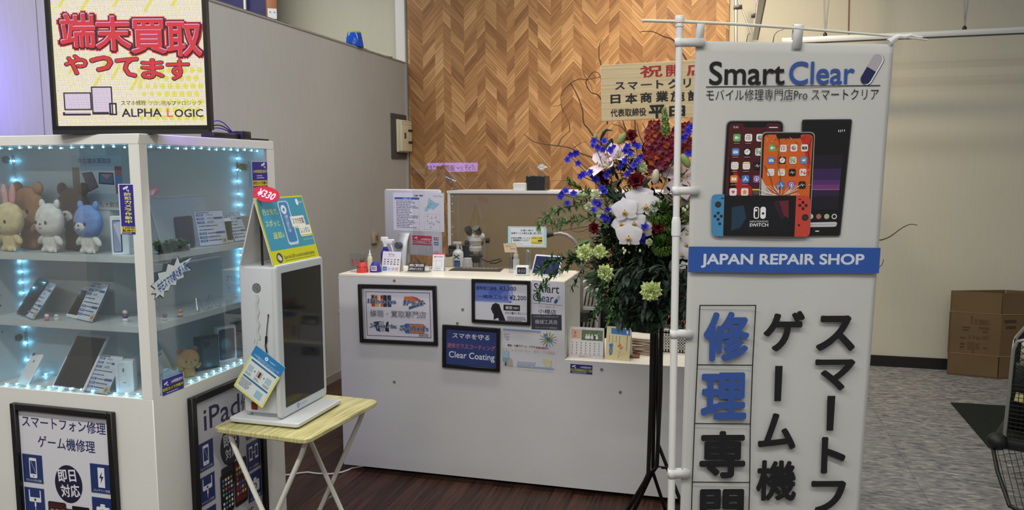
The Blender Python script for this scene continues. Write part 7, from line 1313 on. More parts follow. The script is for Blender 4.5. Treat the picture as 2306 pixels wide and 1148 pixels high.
# basket with magazines
a_, b_ = on('z', ZL, 1466, 791), on('z', ZL, 1548, 797); wB = .30; p = a_; bs = thing('plastic_basket', 'white plastic basket with square holes holding magazines on the low counter', 'basket', (p.x, min(p.y, YL-.2), ZL)); hB = (on('y', bs.location.y, 1500, 742).z-ZL); wpz = mat('basket_white', (216, 214, 208), .4)
m = MB(); dB = .17
def lattice(m, f, w_, nx, nz):
    for i in range(nx+1): x = w_*i/nx; m.box(*f(x-.0028, .0), *f(x+.0028, hB)) if False else None
for side, (wd, fx) in enumerate(((wB, lambda u, v, t_: (u, t_, v)), (wB, lambda u, v, t_: (u, dB-.003+t_, v)), (dB, lambda u, v, t_: (t_, u, v)), (dB, lambda u, v, t_: (wB-.003+t_, u, v)))):
    nx = int(wd/.0135); 
    def bx(u0, v0, u1, v1): a, b = fx(u0, v0, 0), fx(u1, v1, .003); m.box(*a, *b)
    for i in range(nx+1): u = min(wd-.006, wd*i/nx); bx(u, 0, u+.006, hB)
    for j in range(9): v = hB*j/8.0; bx(0, max(0, v-.003), wd, min(hB, v+.003))
    bx(0, hB-.022, wd, hB); bx(0, 0, wd, .012)
m.box(0, 0, 0, wB, dB, .004); m.build('basket', wpz, bs); MB().rbox(-.004, -.004, hB-.004, wB+.004, .004, hB+.004, .002, 1).build('rim', wpz, bs)
rnd = random.Random(5)
for k in range(7):
    lab = ('red and white magazine lying on top of the magazines in the white basket', 'orange-covered magazine second from the top in the white basket', 'beige magazine third from the top in the white basket', None)[min(k, 3)]
    z_ = hB+ZL+.004-.0055*k+.012; o = MB(TR(bs.location.x+.15, bs.location.y+.088, z_+.012, .0, .16, rnd.uniform(-.06, .06))).rbox(-.105, -.07, 0, .105, .07, .004, .001, 1).build('magazine', mat('magazine_cover', ((176, 84, 66), (200, 130, 84), (206, 188, 160), (150, 70, 60), (190, 180, 170), (120, 66, 56), (196, 150, 110))[k], .3, var=.3, vscale=25))
    tag(o, lab or 'magazine lying deeper in the pile in the white basket', 'magazine', 'magazines in the white basket')
# shelf unit, books, black drawer cabinet behind the low counter
YH2 = 4.32; a_ = on('y', YH2, 1300, 700); b_ = on('y', YH2, 1344, 700); t = thing('book_shelf', 'narrow white shelf unit with black back beside the tall counter end', 'shelf', (a_.x, YH2, 0)); wS = b_.x-a_.x; zs = [on('y', YH2, 1330, y).z for y in (645, 692)]
for x in (0, wS): MB().box(x-.008, 0, 0, x+.008, .28, zs[0]).build('side_panel', mat('white_laminate', (208, 208, 207), .38), t)
MB().box(-.008, .26, 0, wS+.008, .28, zs[0]).build('back_panel', mat('black_plastic', (30, 30, 32), .4), t)
for z_ in (zs[1], zs[1]-.16, zs[1]-.32, .05): MB().box(.008, 0, z_-.016, wS-.008, .26, z_).build('shelf', mat('white_laminate', (208, 208, 207), .38), t)
for j, z_ in enumerate((zs[1], zs[1]-.16)):
    for k in range(4):
        o = MB(M.Translation((a_.x+.018+.021*k, YH2+.02, z_+.0005)) @ TR(0, 0, 0, 0, .16, 0)).rbox(0, 0, .0, .013, .18, .105-.006*k, .002, 1).build('file_folder', mat('folder_grey', (176-8*k, 172-8*k, 168-8*k), .5)); tag(o, 'pale folder leaning on the '+('upper' if j == 0 else 'lower')+' shelf beside the tall counter end', 'folder', 'folders on the '+('upper' if j == 0 else 'lower')+' shelf')
a_, b_ = on('y', 4.4, 1353, 690), on('y', 4.4, 1500, 690); t = thing('drawer_cabinet', 'black drawer cabinet with a silver handle behind the low counter', 'cabinet', (a_.x, 4.4, 0)); wC = b_.x-a_.x; hC = a_.z; kb = mat('cabinet_black', (20, 20, 22), .4)
MB().rbox(0, 0, .02, wC, .4, hC, .004, 1).build('body', kb, t); q = on('y', 4.385, 1411, 708)
for z_ in (q.z, q.z-.25): d_ = MB().rbox(.01, -.012, z_-.10, wC-.01, 0, z_+.05, .003, 1).build('drawer', kb, t); MB().rbox(q.x-a_.x-.045, -.022, z_-.005, q.x-a_.x+.045, -.012, z_+.005, .002, 1).build('handle', mat('silver_handle', (200, 200, 204), .3, .8), d_)
for x in (.05, wC-.05): MB().cyl((x, .05, 0), (x, .05, .02), .02, n=14).build('foot', kb, t)
q0, q1 = on('z', .001, 655, 1070), on('z', .001, 640, 1071)
o = MB().tube([V((p_.x, p_.y, .005)) for p_ in (on('z', 0, 600, 1071), on('z', 0, 648, 1071), on('z', 0, 675, 1067), on('z', 0, 692, 1065), on('z', 0, 715, 1068), on('z', 0, 745, 1069), on('z', 0, 770, 1065), on('z', 0, 784, 1060), on('z', 0, 792, 1056))]+[V((-1.83, 3.66, .006))], .0045, 8).build('cable', mat('white_cord', (214, 212, 206), .4)); tag(o, 'white power cord running along the dark wood floor to the counter', 'cord')
# ------------------------------------------------------------------ flower arrangement on a tall black stand
FX, FY = -.235, 3.13
fa = thing('flower_arrangement', 'large opening flower arrangement with white orchids on a tall black stand, behind the banner', 'flower arrangement', (FX, FY, 0))
def fq(x, y, dy=0): return on('y', FY+dy, x, y)-V((FX, FY, 0))
def h1(a, b): return (1180+a/3.188, 60+b/3.188)
def h2(a, b): return (1200+a/3.19, 240+b/3.19)
def h3(a, b): return (1200+a/3.19, 500+b/3.19)
sf = mpp(V((FX, FY, 1.2)))
blk2 = mat('stand_black', (16, 16, 17), .5)
def rise(x0, y0, x1, y1, dy): return [fq(x0, y0, dy), fq(x1, y1, dy)]
lg = [fq(1470, 690, -.02), fq(1466, 900, -.02), fq(1460, 1066, -.02)]
MB().tube(lg+[lg[-1]+V((-.012, -.005, -.03)), V((-.21, .14, .008))], .0085, 8).build('leg', blk2, fa)
l2 = [fq(1490, 690, .0), fq(1487, 880, .0), fq(1479, 1050, .0)]; MB().tube(l2+[l2[-1]+V((-.02, -.0, -.03)), V((-.17, .17, .008))], .0085, 8).build('leg', blk2, fa)
l3 = [fq(1478, 690, .05), fq(1482, 1000, .03)]; MB().tube(l3+[V((.16, -.03, .008))], .0075, 8).build('leg', blk2, fa); MB().tube([fq(1477, 690, .03), fq(1470, 1062, .02), V((.02, .20, .008))], .0075, 8).build('leg', blk2, fa)
zr_ = fq(1478, 1066).z; MB().tube([lg[2], l2[2]+V((0, 0, 0)), V((.09, 0, zr_+.03)), lg[2]+V((.05, .02, .02))], .004, 6).build('brace', blk2, fa)
zp = fq(1470, 700).z; pot_c = V((fq(1478, 690).x, .01, zp)); MB().lathe([(.07, 0), (.10, .01), (.13, .14), (.135, .17), (.12, .175)], tuple(pot_c), 26).build('pot', blk2, fa)
core = fq(1450, 500)
# ---- leaves
gr = {}
def leafmat(c, n='leaf_green'): return mat(n, c, .5, var=.3, vscale=30)
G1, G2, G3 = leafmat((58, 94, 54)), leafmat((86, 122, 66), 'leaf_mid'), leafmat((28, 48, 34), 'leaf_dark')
def leaf(mb, p, d, L_, wd, up=V((0, 0, 1)), cup=.15):
    d = V(d).normalized(); s_ = d.cross(up)
    s_ = s_.normalized() if s_.length > 1e-4 else V((1, 0, 0)); n = s_.cross(d); p = V(p); a_ = p+d*L_*.35-n*cup*L_*.1; b_ = p+d*L_*.7
    mb.add([p, a_+s_*wd*.5+n*cup*wd, b_+s_*wd*.38+n*cup*wd, p+d*L_-n*cup*L_*.3, b_-s_*wd*.38+n*cup*wd, a_-s_*wd*.5+n*cup*wd, a_, b_], [(0, 6, 1), (6, 7, 2, 1), (7, 3, 2), (0, 5, 6), (5, 4, 7, 6), (4, 3, 7)])
rnd = random.Random(21)
def rv(): return V((rnd.gauss(0, 1), rnd.gauss(0, 1), rnd.gauss(0, 1))).normalized()
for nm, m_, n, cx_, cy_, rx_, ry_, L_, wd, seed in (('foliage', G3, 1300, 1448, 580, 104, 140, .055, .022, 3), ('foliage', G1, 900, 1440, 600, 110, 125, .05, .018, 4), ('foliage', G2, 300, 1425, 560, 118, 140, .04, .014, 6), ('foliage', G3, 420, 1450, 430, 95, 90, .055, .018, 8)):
    rnd.seed(seed); mb = MB()
    for k in range(n):
        while True:
            a, b = rnd.uniform(-1, 1), rnd.uniform(-1, 1)
            if a*a+b*b < 1: break
        p = fq(cx_+a*rx_, cy_+b*ry_, rnd.uniform(-.02, .16)); d = V((a*.8+rnd.gauss(0, .5), -abs(rnd.gauss(.2, .5)), -b*.6+rnd.gauss(-.15, .5))); leaf(mb, p, d, L_*rnd.uniform(.6, 1.2), wd*rnd.uniform(.7, 1.2))
    mb.build(nm, m_, fa)
def vine(pts, n, L_, wd, m_, name='vine', conv=None, spread=.02, dy=-.06, seed=1):
    rnd.seed(seed); P = [fq(*q, dy) for q in pts]; mb = MB(); ln = [0]
    for i in range(1, len(P)): ln.append(ln[-1]+(P[i]-P[i-1]).length)
    mb.tube(P, .0018, 5)
    for k in range(n):
        d = ln[-1]*(k+.5)/n; i = max(1, next(j for j in range(1, len(P)) if ln[j] >= d-1e-9)); f = (d-ln[i-1])/max(1e-6, ln[i]-ln[i-1]); p = P[i-1].lerp(P[i], f); t_ = (P[i]-P[i-1]).normalized()
        for q in range(3): dd = t_*rnd.uniform(.1, .8)+V((rnd.gauss(0, .6), rnd.gauss(-.1, .5), rnd.gauss(.1, .7))); leaf(mb, p+rv()*spread*.15, dd, L_*rnd.uniform(.7, 1.2), wd*rnd.uniform(.7, 1.2))
    return mb.build(name, m_, fa)
V_ = lambda f, pts: [f(*q) for q in pts]
rnd.seed(31); mb = MB()
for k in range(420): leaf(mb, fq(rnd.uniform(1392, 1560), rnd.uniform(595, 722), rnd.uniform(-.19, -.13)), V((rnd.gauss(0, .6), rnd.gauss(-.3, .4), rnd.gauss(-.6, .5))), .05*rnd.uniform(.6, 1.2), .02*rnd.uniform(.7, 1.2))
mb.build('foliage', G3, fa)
vine(V_(h2, [(420, 690), (340, 705), (200, 730), (120, 770), (30, 855)]), 44, .034, .009, G2, seed=2); vine(V_(h2, [(470, 800), (400, 800), (300, 820), (200, 840), (130, 852)]), 38, .032, .009, G2, seed=3)
vine(V_(h2, [(430, 640), (350, 600), (290, 570), (240, 530)]), 24, .028, .009, G2, seed=4)
vine(V_(h3, [(400, 230), (330, 245), (230, 262), (140, 275), (90, 310), (40, 350)]), 50, .034, .012, G1, seed=5); vine(V_(h3, [(380, 250), (290, 270), (230, 330), (150, 380), (110, 420), (70, 460), (35, 530)]), 44, .03, .011, G1, seed=6)
vine(V_(h3, [(360, 330), (330, 380), (300, 440), (275, 470)]), 12, .026, .01, G1, seed=7)
vine(V_(h3, [(700, 330), (680, 380), (640, 560), (640, 660), (560, 720)]), 40, .03, .012, G1, seed=8); vine(V_(h3, [(560, 380), (500, 450), (470, 540), (480, 610), (430, 690)]), 34, .028, .011, G1, seed=9); vine(V_(h3, [(600, 440), (590, 520), (570, 600), (540, 720)]), 30, .028, .011, G2, seed=10)
vine(V_(h3, [(860, 540), (875, 620), (850, 700), (880, 780)]), 26, .028, .011, G1, seed=11); vine(V_(h3, [(900, 560), (890, 650), (905, 740)]), 18, .026, .01, G2, seed=12)
vine(V_(h3, [(1090, 420), (1070, 520), (1090, 620), (1070, 680)]), 26, .03, .012, G1, seed=13, dy=.05)
# broad dark leaves
def blade(pts, wd, m_, dy=-.03):
    P = [fq(*q, dy) for q in pts]; n = len(P); mb = MB(); vs = []
    for i, p in enumerate(P):
        t_ = (P[min(i+1, n-1)]-P[max(0, i-1)]).normalized(); s_ = t_.cross(V((0, 1, 0))).normalized(); w_ = wd*math.sin(PI*(i+.25)/(n-.5))*sf; vs += [p-s_*w_+V((0, .003, 0)), p+V((0, -.003, 0)), p+s_*w_+V((0, .003, 0))]
    mb.add(vs, [f for i in range(n-1) for f in ((3*i, 3*i+1, 3*i+4, 3*i+3), (3*i+1, 3*i+2, 3*i+5, 3*i+4))]); mb.build('broad_leaf', m_, fa)
blade(V_(h2, [(560, 400), (545, 340), (545, 290), (560, 250), (568, 228)]), 8, G3); blade(V_(h2, [(490, 290), (488, 230), (505, 190), (530, 165), (575, 172)]), 4, G3); blade(V_(h2, [(830, 430), (860, 380), (885, 345), (895, 320)]), 14, G3); blade(V_(h2, [(700, 640), (620, 650), (560, 640), (500, 600)]), 9, G3); blade(V_(h2, [(640, 720), (600, 660), (560, 600), (530, 570)]), 8, G3)
blade(V_(h3, [(480, 340), (440, 380), (400, 390), (370, 400)]), 9, G1); blade(V_(h3, [(560, 420), (510, 440), (470, 465)]), 8, G1); blade(V_(h2, [(300, 1010), (360, 980), (410, 960)]), 6, G2)
for k in range(8): blade([(1440+10*k, 640), (1440+13*k, 600), (1436+17*k, 560)], 10, G3, .02+.01*k)
# ---- twigs
tw = mat('twig_brown', (92, 66, 44), .7, var=.2, vscale=40)
def twig(pts, r=.0022, dy=.03): 
    P = [fq(*q, dy) for q in pts]; Q = []
    for i in range(len(P)-1):
        p0, p1, p2, p3 = P[max(0, i-1)], P[i], P[i+1], P[min(len(P)-1, i+2)]
        for k in range(5): t_ = k/5; Q.append(.5*((2*p1)+(p2-p0)*t_+(2*p0-5*p1+4*p2-p3)*t_*t_+(3*p1-p0-3*p2+p3)*t_**3))
    Q.append(P[-1]); n = len(Q); MB().tube(Q, [r*(1-.6*i/n) for i in range(n)], 6).build('twig', tw, fa)
for pts, r in (([(620, 900), (500, 785), (460, 730), (428, 690), (420, 600), (390, 510), (350, 430), (335, 405), (400, 375), (450, 380), (550, 360)], .0034), ([(337, 405), (290, 450), (265, 500), (262, 560), (200, 570)], .002), ([(264, 556), (280, 600), (310, 660), (322, 690), (330, 760)], .0016), ([(620, 640), (560, 535), (530, 490), (480, 470), (445, 410), (460, 370), (500, 325), (540, 340), (553, 390)], .003), ([(425, 320), (440, 360), (480, 420), (492, 470)], .0016), ([(560, 960), (480, 935), (400, 905), (330, 870), (245, 855), (130, 840), (60, 820), (0, 770)], .0034), ([(245, 855), (270, 800), (325, 750), (328, 700)], .0018), ([(355, 870), (410, 835), (450, 825)], .0015), ([(600, 700), (553, 280), (540, 240), (538, 160), (545, 120), (560, 90)], .0024), ([(1200, 300), (1085, 110), (1000, 70), (920, 35), (830, 38)], .003), ([(700, 900), (730, 760), (710, 680), (690, 600)], .003), ([(790, 860), (797, 760), (797, 680), (790, 560)], .003), ([(860, 900), (855, 840), (830, 780), (810, 690)], .0025), ([(740, 770), (700, 720), (640, 700), (630, 690)], .0018), ([(890, 860), (880, 760), (850, 690)], .002)): twig(V_(h1, pts), r)
twig([(1900, 600), (1960, 545), (1985, 540), (2005, 532), (2030, 514), (2050, 505), (2066, 507)], .003, .06); twig([(1930, 640), (1965, 612), (1985, 597), (1990, 583)], .0022, .06); twig([(1700, 300), (1738, 110), (1742, 85), (1750, 72), (1766, 66)], .002, .1); twig([(1660, 260), (1680, 100), (1688, 74)], .002, .1); twig(V_(h2, [(420, 870), (330, 900), (270, 880), (290, 850)]), .0014, -.04); twig(V_(h2, [(400, 860), (330, 870), (210, 890), (110, 915)]), .0016, -.04); twig(V_(h1, [(310, 1104), (240, 1105), (160, 1110)]), .001)
# ---- blooms
def petal(mb, T, L_, wd, curl=.3, pt=.0, cup=.2, n=5, wav=0, waist=.35):
    """petal growing along local +Y from the origin, facing local +Z"""
    vs = []; 
    for j in range(n+1):
        f = j/n; w_ = wd*.5*(math.sin(PI*min(1, (f*(1-pt*.3)+.08)))**(.55 if pt < .5 else 1.0))*(1 if f > waist else (.35+.65*f/waist)); y = L_*f*(1-.12*abs(curl)*f); z = -curl*L_*f*f
        if j == n: w_ *= .35 if pt < .5 else .05
        for i in range(5): u = (i-2)/2; vs.append(T @ V((u*w_, y-abs(u)**2*w_*.15*(1-pt), z+cup*w_*u*u+wav*L_*math.sin(7*f+3*u+L_*900))))
    mb.add(vs, [(j*5+i, j*5+i+1, (j+1)*5+i+1, (j+1)*5+i) for j in range(n) for i in range(4)])
def facing_T(p, nx=0, nz=0, roll=0):
    N = V((nx, -1, nz)).normalized(); U = V((0, 0, 1)).cross(N)*-1; U = N.cross(V((0, 0, 1))).normalized()*-1; W = N.cross(U); T = frame(p, U, W); return T @ M.Rotation(roll, 4, 'Z')
ow = mat('orchid_white', (232, 230, 232), .5, var=.03, vscale=30); oy = mat('orchid_lip', (206, 168, 84), .5, var=.25, vscale=200)
def orchid(x, y, d, dy=-.10, nx=0, nz=.1, roll=0):
    p = fq(x, y, dy); R_ = d*.5*sf; T = facing_T(p, nx, nz, roll); mb = MB()
    for a, l, w_ in ((0, .95, .62), (2.25, .9, .6), (-2.25, .9, .6)): petal(mb, T @ M.Rotation(a, 4, 'Z') @ M.Translation((0, R_*.06, -.002)), R_*l, R_*w_*1.25, .1, 0, -.1, waist=.25)
    for a in (1.15, -1.15): petal(mb, T @ M.Rotation(a, 4, 'Z') @ M.Translation((0, R_*.05, .001)), R_*1.05, R_*1.25, .08, 0, -.12, waist=.22)
    o = mb.build('orchid_bloom', ow, fa); m2 = MB(T); m2.ell((0, -R_*.12, R_*.12), (R_*.14, R_*.13, R_*.16), nu=12, nv=8); m2.ell((R_*.12, -R_*.22, R_*.08), (R_*.06, R_*.14, R_*.1), nu=10, nv=6); m2.ell((-R_*.12, -R_*.22, R_*.08), (R_*.06, R_*.14, R_*.1), nu=10, nv=6); m2.build('lip', oy, o)
for a in ((1448, 505, 50, -.075, -.1, .1, .3), (1440, 447, 64, -.085, .0, .2, .1), (1455, 462, 66, -.105, .25, .1, -.2), (1407, 474, 62, -.115, -.2, .0, .2), (1398, 503, 46, -.09, -.3, .1, .6), (1428, 500, 54, -.10, -.1, -.1, .1), (1416, 532, 62, -.12, -.1, -.15, .0), (1447, 520, 50, -.09, .2, -.2, .3), (1545, 548, 46, -.03, .2, 0, .2), (1537, 572, 40, -.035, 0, -.1, 0), (1544, 612, 52, -.03, .1, -.2, .3), (1545, 525, 44, -.02, .2, .1, .5)): orchid(*a)
lm = mat('lily_pink', (226, 206, 214), .45, var=.10, vscale=22); st_ = mat('stamen_brown', (150, 92, 50), .6); lgm = mat('lily_throat', (176, 190, 130), .5)
def lily(x, y, d, nx, nz, dy=-.08, roll=0, opn=.5):
    p = fq(x, y, dy); R_ = d*.5*sf; T = facing_T(p, nx, nz, roll); mb = MB()
    for k in range(6): petal(mb, T @ M.Rotation(k*PI/3, 4, 'Z') @ M.Rotation(opn+(0 if k % 2 else -.08), 4, 'X'), R_*1.1, R_*(.52 if k % 2 else .40), .32, 1, .25, 7)
    o = mb.build('lily_bloom', lm, fa); m2 = MB(T)
    for k in range(6): a = k*PI/3+.4; m2.tube([(0, 0, 0), (R_*.2*math.cos(a), R_*.2*math.sin(a), R_*.4), (R_*.3*math.cos(a), R_*.3*math.sin(a), R_*.55)], R_*.02, 5)
    m2.build('stamen', lgm, o); m3 = MB(T)
    for k in range(6): a = k*PI/3+.4; m3.ell((R_*.3*math.cos(a), R_*.3*math.sin(a), R_*.56), (R_*.03, R_*.08, R_*.03), nu=8, nv=5)
    m3.build('anther', st_, o)
lily(1376, 378, 104, -1.0, 1.1, -.07, .2, .9); lily(1395, 356, 70, -.15, 1.1, -.05, .5, .85); lily(1534, 398, 96, .05, .25, -.0, .25, .32); lily(1540, 440, 62, .3, -.5, .02, .1, .5)
bud = mat('lily_bud', (196, 184, 160), .5, var=.15, vscale=30); budg = mat('green_bud', (130, 150, 84), .5, var=.2, vscale=30)
for x, y, a, l, m_ in ((1476, 398, .1, 17, bud), (1544, 362, -.5, 17, budg), (1400, 312, .6, 15, budg), (1340, 311, .1, 10, budg), (1303, 440, 1.3, 9, budg), (1316, 440, 1.4, 9, budg)): MB(M.Translation(fq(x, y, -.09)) @ M.Rotation(a, 4, 'Y')).ell((0, 0, 0), (l*.5*sf, l*.5*sf, l*1.0*sf), nu=12, nv=10).build('flower_bud', m_, fa)
rm = mat('rose_dark_red', (96, 14, 26), .6, var=.3, vscale=60, spec=.25)
def rose(x, y, d, dy=-.09, nx=0, nz=.3):
    p = fq(x, y, dy); R_ = d*.5*sf; T = facing_T(p, nx, nz, x); mb = MB()
    for ring, (n, tilt, l, w_) in enumerate(((3, 1.45, .55, .5), (4, 1.2, .7, .62), (5, .9, .85, .75), (6, .5, .95, .85))):
        for k in range(n): petal(mb, T @ M.Rotation(2*PI*k/n+ring*.5, 4, 'Z') @ M.Translation((0, R_*.03*(ring+1), 0)) @ M.Rotation(tilt, 4, 'X'), R_*l, R_*w_*1.2, .25 if ring > 1 else -.2, 0, .5, 4, .02)
    mb.build('rose_bloom', rm, fa)
for a in ((1422, 307, 34, -.06, -.2, .5), (1357, 398, 30, -.07, -.3, .2), (1433, 407, 42, -.09), (1339, 513, 30, -.08, -.4, .1), (1481, 512, 30, -.09, .2, .2), (1362, 412, 24, -.06)): rose(*a)
cm = mat('carnation_green', (206, 220, 150), .6, var=.12, vscale=40); cm2 = mat('lisianthus_pale', (212, 220, 176), .6, var=.1, vscale=40)
def carn(x, y, d, dy=-.11, nx=0, nz=0, m_=None, ay=1.0):
    rnd.seed(int(x*7+y)); p = fq(x, y, dy); R_ = d*.5*sf; T = facing_T(p, nx, nz, x) @ M.Diagonal((1, ay, 1, 1)); mb = MB()
    for ring, (n, tilt, l) in enumerate(((9, .05, 1.0), (9, .4, .95), (8, .75, .85), (6, 1.1, .75), (5, 1.35, .7))):
        for k in range(n): petal(mb, T @ M.Rotation(2*PI*k/n+ring*.37+rnd.uniform(-.1, .1), 4, 'Z') @ M.Rotation(tilt+rnd.uniform(-.1, .1), 4, 'X'), R_*l*rnd.uniform(.9, 1.08), R_*.7, .2, 0, .3, 4, .07)
    mb.build('carnation_bloom', m_ or cm, fa)
for a in ((1317, 569, 46, -.13, -.45, .1), (1350, 567, 38, -.12, -.1, 0), (1363, 613, 42, -.19, -.4, -.2), (1466, 655, 52, -.225, .0, -.15)): carn(*a)
for a in ((1341, 439, 26, -.08, -.3, .2), (1326, 466, 26, -.08, -.4, 0), (1352, 483, 24, -.08), (1380, 470, 24, -.06), (1446, 377, 26, -.07), (1386, 478, 20, -.07), (1548, 500, 26, .0), (1462, 545, 18, -.1), (1357, 640, 0.01, 0)): 
    if a[2] > 1: carn(*a, m_=cm2)
# blue delphinium florets on thin stems
dm = mat('delphinium_blue', (50, 46, 186), .5, var=.25, vscale=60); dstem = mat('stem_green', (70, 96, 56), .5)
fl = [(1285, 349), (1278, 360), (1296, 345), (1302, 368), (1308, 397), (1314, 393), (1336, 397), (1330, 388), (1342, 404), (1266, 436), (1262, 444), (1274, 430), (1278, 458), (1292, 436), (1338, 318), (1336, 328), (1347, 333), (1361, 318), (1358, 337), (1413, 330), (1409, 340), (1420, 346), (1430, 324), (1436, 330), (1443, 353), (1437, 361), (1402, 368), (1396, 376), (1408, 362), (1428, 372), (1422, 382), (1413, 392), (1366, 394), (1372, 388), (1356, 423), (1360, 430), (1337, 473), (1350, 461), (1341, 456), (1369, 472), (1368, 493), (1360, 488), (1446, 516), (1440, 522), (1452, 510), (1447, 530), (1449, 542), (1550, 296), (1544, 306), (1538, 312), (1556, 286), (1552, 344), (1546, 350), (1375, 338), (1383, 332)]
mb0 = MB()
def floret(x, y, r, k):
    rnd.seed(k); p = fq(x, y, -.10+rnd.uniform(-.02, .03)); T = facing_T(p, rnd.uniform(-.5, .5), rnd.uniform(-.3, .6), rnd.uniform(0, 6)); mb = MB(); R_ = r*sf
    for q in range(5): petal(mb, T @ M.Rotation(q*2*PI/5, 4, 'Z') @ M.Rotation(.35, 4, 'X'), R_, R_*.78, .1, .2, .3, 3)
    for q in range(3): petal(mb, T @ M.Rotation(q*2*PI/3+.3, 4, 'Z') @ M.Rotation(.9, 4, 'X'), R_*.55, R_*.45, .1, .2, .3, 3)
    mb.build('delphinium_floret', dm, fa)
for k, (x, y) in enumerate(fl): floret(x, y, 8.6+(k % 3), k)
stm = MB()
for pts in ([(1400, 480), (1340, 410), (1285, 352)], [(1410, 470), (1350, 400), (1310, 370), (1300, 366)], [(1400, 500), (1340, 460), (1268, 438)], [(1400, 440), (1360, 380), (1338, 320)], [(1420, 460), (1418, 390), (1414, 330)], [(1430, 440), (1440, 390), (1432, 325)], [(1380, 430), (1372, 360), (1361, 320)], [(1390, 450), (1340, 410), (1310, 397)], [(1470, 480), (1520, 350), (1555, 285)], [(1430, 420), (1400, 400), (1396, 376)]): stm.tube([fq(*q, -.075) for q in pts], .0018, 5)
stm.build('flower_stems', dstem, fa)
# snapdragon spikes
snr = [mat('snapdragon_red', c_, .55, var=.3, vscale=60) for c_ in ((150, 46, 58), (176, 84, 56), (128, 50, 76))]
def spike(pts, n, r, seed, m_list, dy=-.05):
    rnd.seed(seed); P = [fq(*q, dy) for q in pts]; mbs = [MB() for _ in m_list]; 
    for k in range(n):
        f = k/n*(len(P)-1); i = min(int(f), len(P)-2); p = P[i].lerp(P[i+1], f-i); a = k*2.4; rr2 = r*sf*(.55+.6*(k/n)); off = V((math.cos(a)*rr2*1.1, math.sin(a)*rr2*.8-.002, rnd.uniform(-.3, .3)*rr2)); mb = mbs[rnd.randrange(len(m_list))]; T = facing_T(p+off, math.cos(a), -.3+rnd.uniform(-.3, .3), rnd.uniform(-.5, .5))
        for q in range(5): petal(mb, T @ M.Rotation(q*2*PI/5, 4, 'Z') @ M.Rotation(.7, 4, 'X'), rr2*1.1, rr2*.9, .25, 0, .4, 3)
    al_ = MB()
    for i_, mb in enumerate(mbs):
        b_ = len(al_.v); al_.v += mb.v; al_.f += [tuple(b_+q for q in f) for f in mb.f]; al_.k += [i_]*len(mb.f)
    al_.build('snapdragon_spike', m_list, fa)
spike([(1474, 272), (1472, 300), (1478, 330), (1484, 380)], 60, 12, 1, snr); spike([(1462, 290), (1466, 330), (1470, 356)], 36, 10, 2, snr); spike([(1506, 296), (1508, 330), (1504, 360)], 40, 11, 3, snr); spike([(1542, 276), (1540, 310), (1536, 350)], 40, 11, 4, snr, .0); spike([(1524, 284), (1526, 330)], 24, 9, 6, snr, .0)
spike([(1495, 244), (1497, 262), (1499, 284), (1500, 306)], 46, 5.2, 5, [leafmat((120, 150, 84), 'bud_green'), leafmat((96, 130, 66), 'bud_green_dark')], -.055)
MB().tube([fq(1495, 244, -.05), fq(1500, 310, -.05), fq(1490, 400, -.04)], .002, 5).build('flower_stems', dstem, fa)
# mossy green dianthus balls
bm3 = mat('dianthus_green', (96, 132, 50), .7, var=.35, vscale=90)
for x, y, r in ((1484, 478, 27), (1492, 552, 24), (1506, 505, 18), (1546, 478, 16)):
    rnd.seed(x); mb = MB(); p = fq(x, y, -.075 if x < 1530 else 0)
    for k in range(420): d = rv(); d.y = -abs(d.y); leaf(mb, p+d*r*sf*.7, d+rv()*.5, r*sf*.5, r*sf*.09)
    mb.build('dianthus_ball', bm3, fa)
# small white buds
mb = MB()
for a, b in ((650, 1020), (665, 1035), (655, 1050), (690, 985), (770, 1035), (1080, 735), (1110, 720), (1095, 745), (500, 1050)): mb.ell(fq(*h2(a, b), -.12), (2.6*sf, 2.6*sf, 4*sf), nu=8, nv=6)
mb.build('white_buds', cm2, fa)
# congratulation board
ys = FY-.02; TLb, BLb, TRb = on('y', ys, 1355, 147), on('y', ys, 1360, 273), on('y', ys, 1566, 134); Ub = (TRb-TLb).normalized(); hb_ = (TLb-BLb).length; wb_ = .78
def pine():
    m, nt, p, L = nodes('pine_board'); tc = nt.nodes.new('ShaderNodeTexCoord'); mp = nt.nodes.new('ShaderNodeMapping'); L(tc.outputs['Object'], mp.inputs[0]); mp.inputs['Scale'].default_value = (3, 120, 10)
    n = nt.nodes.new('ShaderNodeTexNoise'); n.inputs['Scale'].default_value = 1; n.inputs['Detail'].default_value = 4; L(mp.outputs[0], n.inputs['Vector']); L(ramp(nt, n.outputs[0], [(.35, (196, 174, 128)), (.6, (216, 196, 150)), (.75, (222, 204, 162))]), p.inputs['Base Color']); p.inputs['Roughness'].default_value = .5; return m
Ob = TLb-V((0, 0, 1))*hb_; bt = D.objects.new('congratulation_board', None); bt.empty_display_size = .05; bt.matrix_basis = frame(Ob, Ub, (0, 0, 1)); link(bt); tag(bt, 'pale wooden opening congratulation board with red and black brush characters above the flowers', 'board')
MB().rbox(0, 0, -.008, wb_, hb_, 0, .001, 1).build('board', pine(), bt)
c = Canvas(Ob, Ub, (0, 0, 1), lift=.0002, rough=.5); RD, BK = (166, 38, 34), (20, 18, 24)
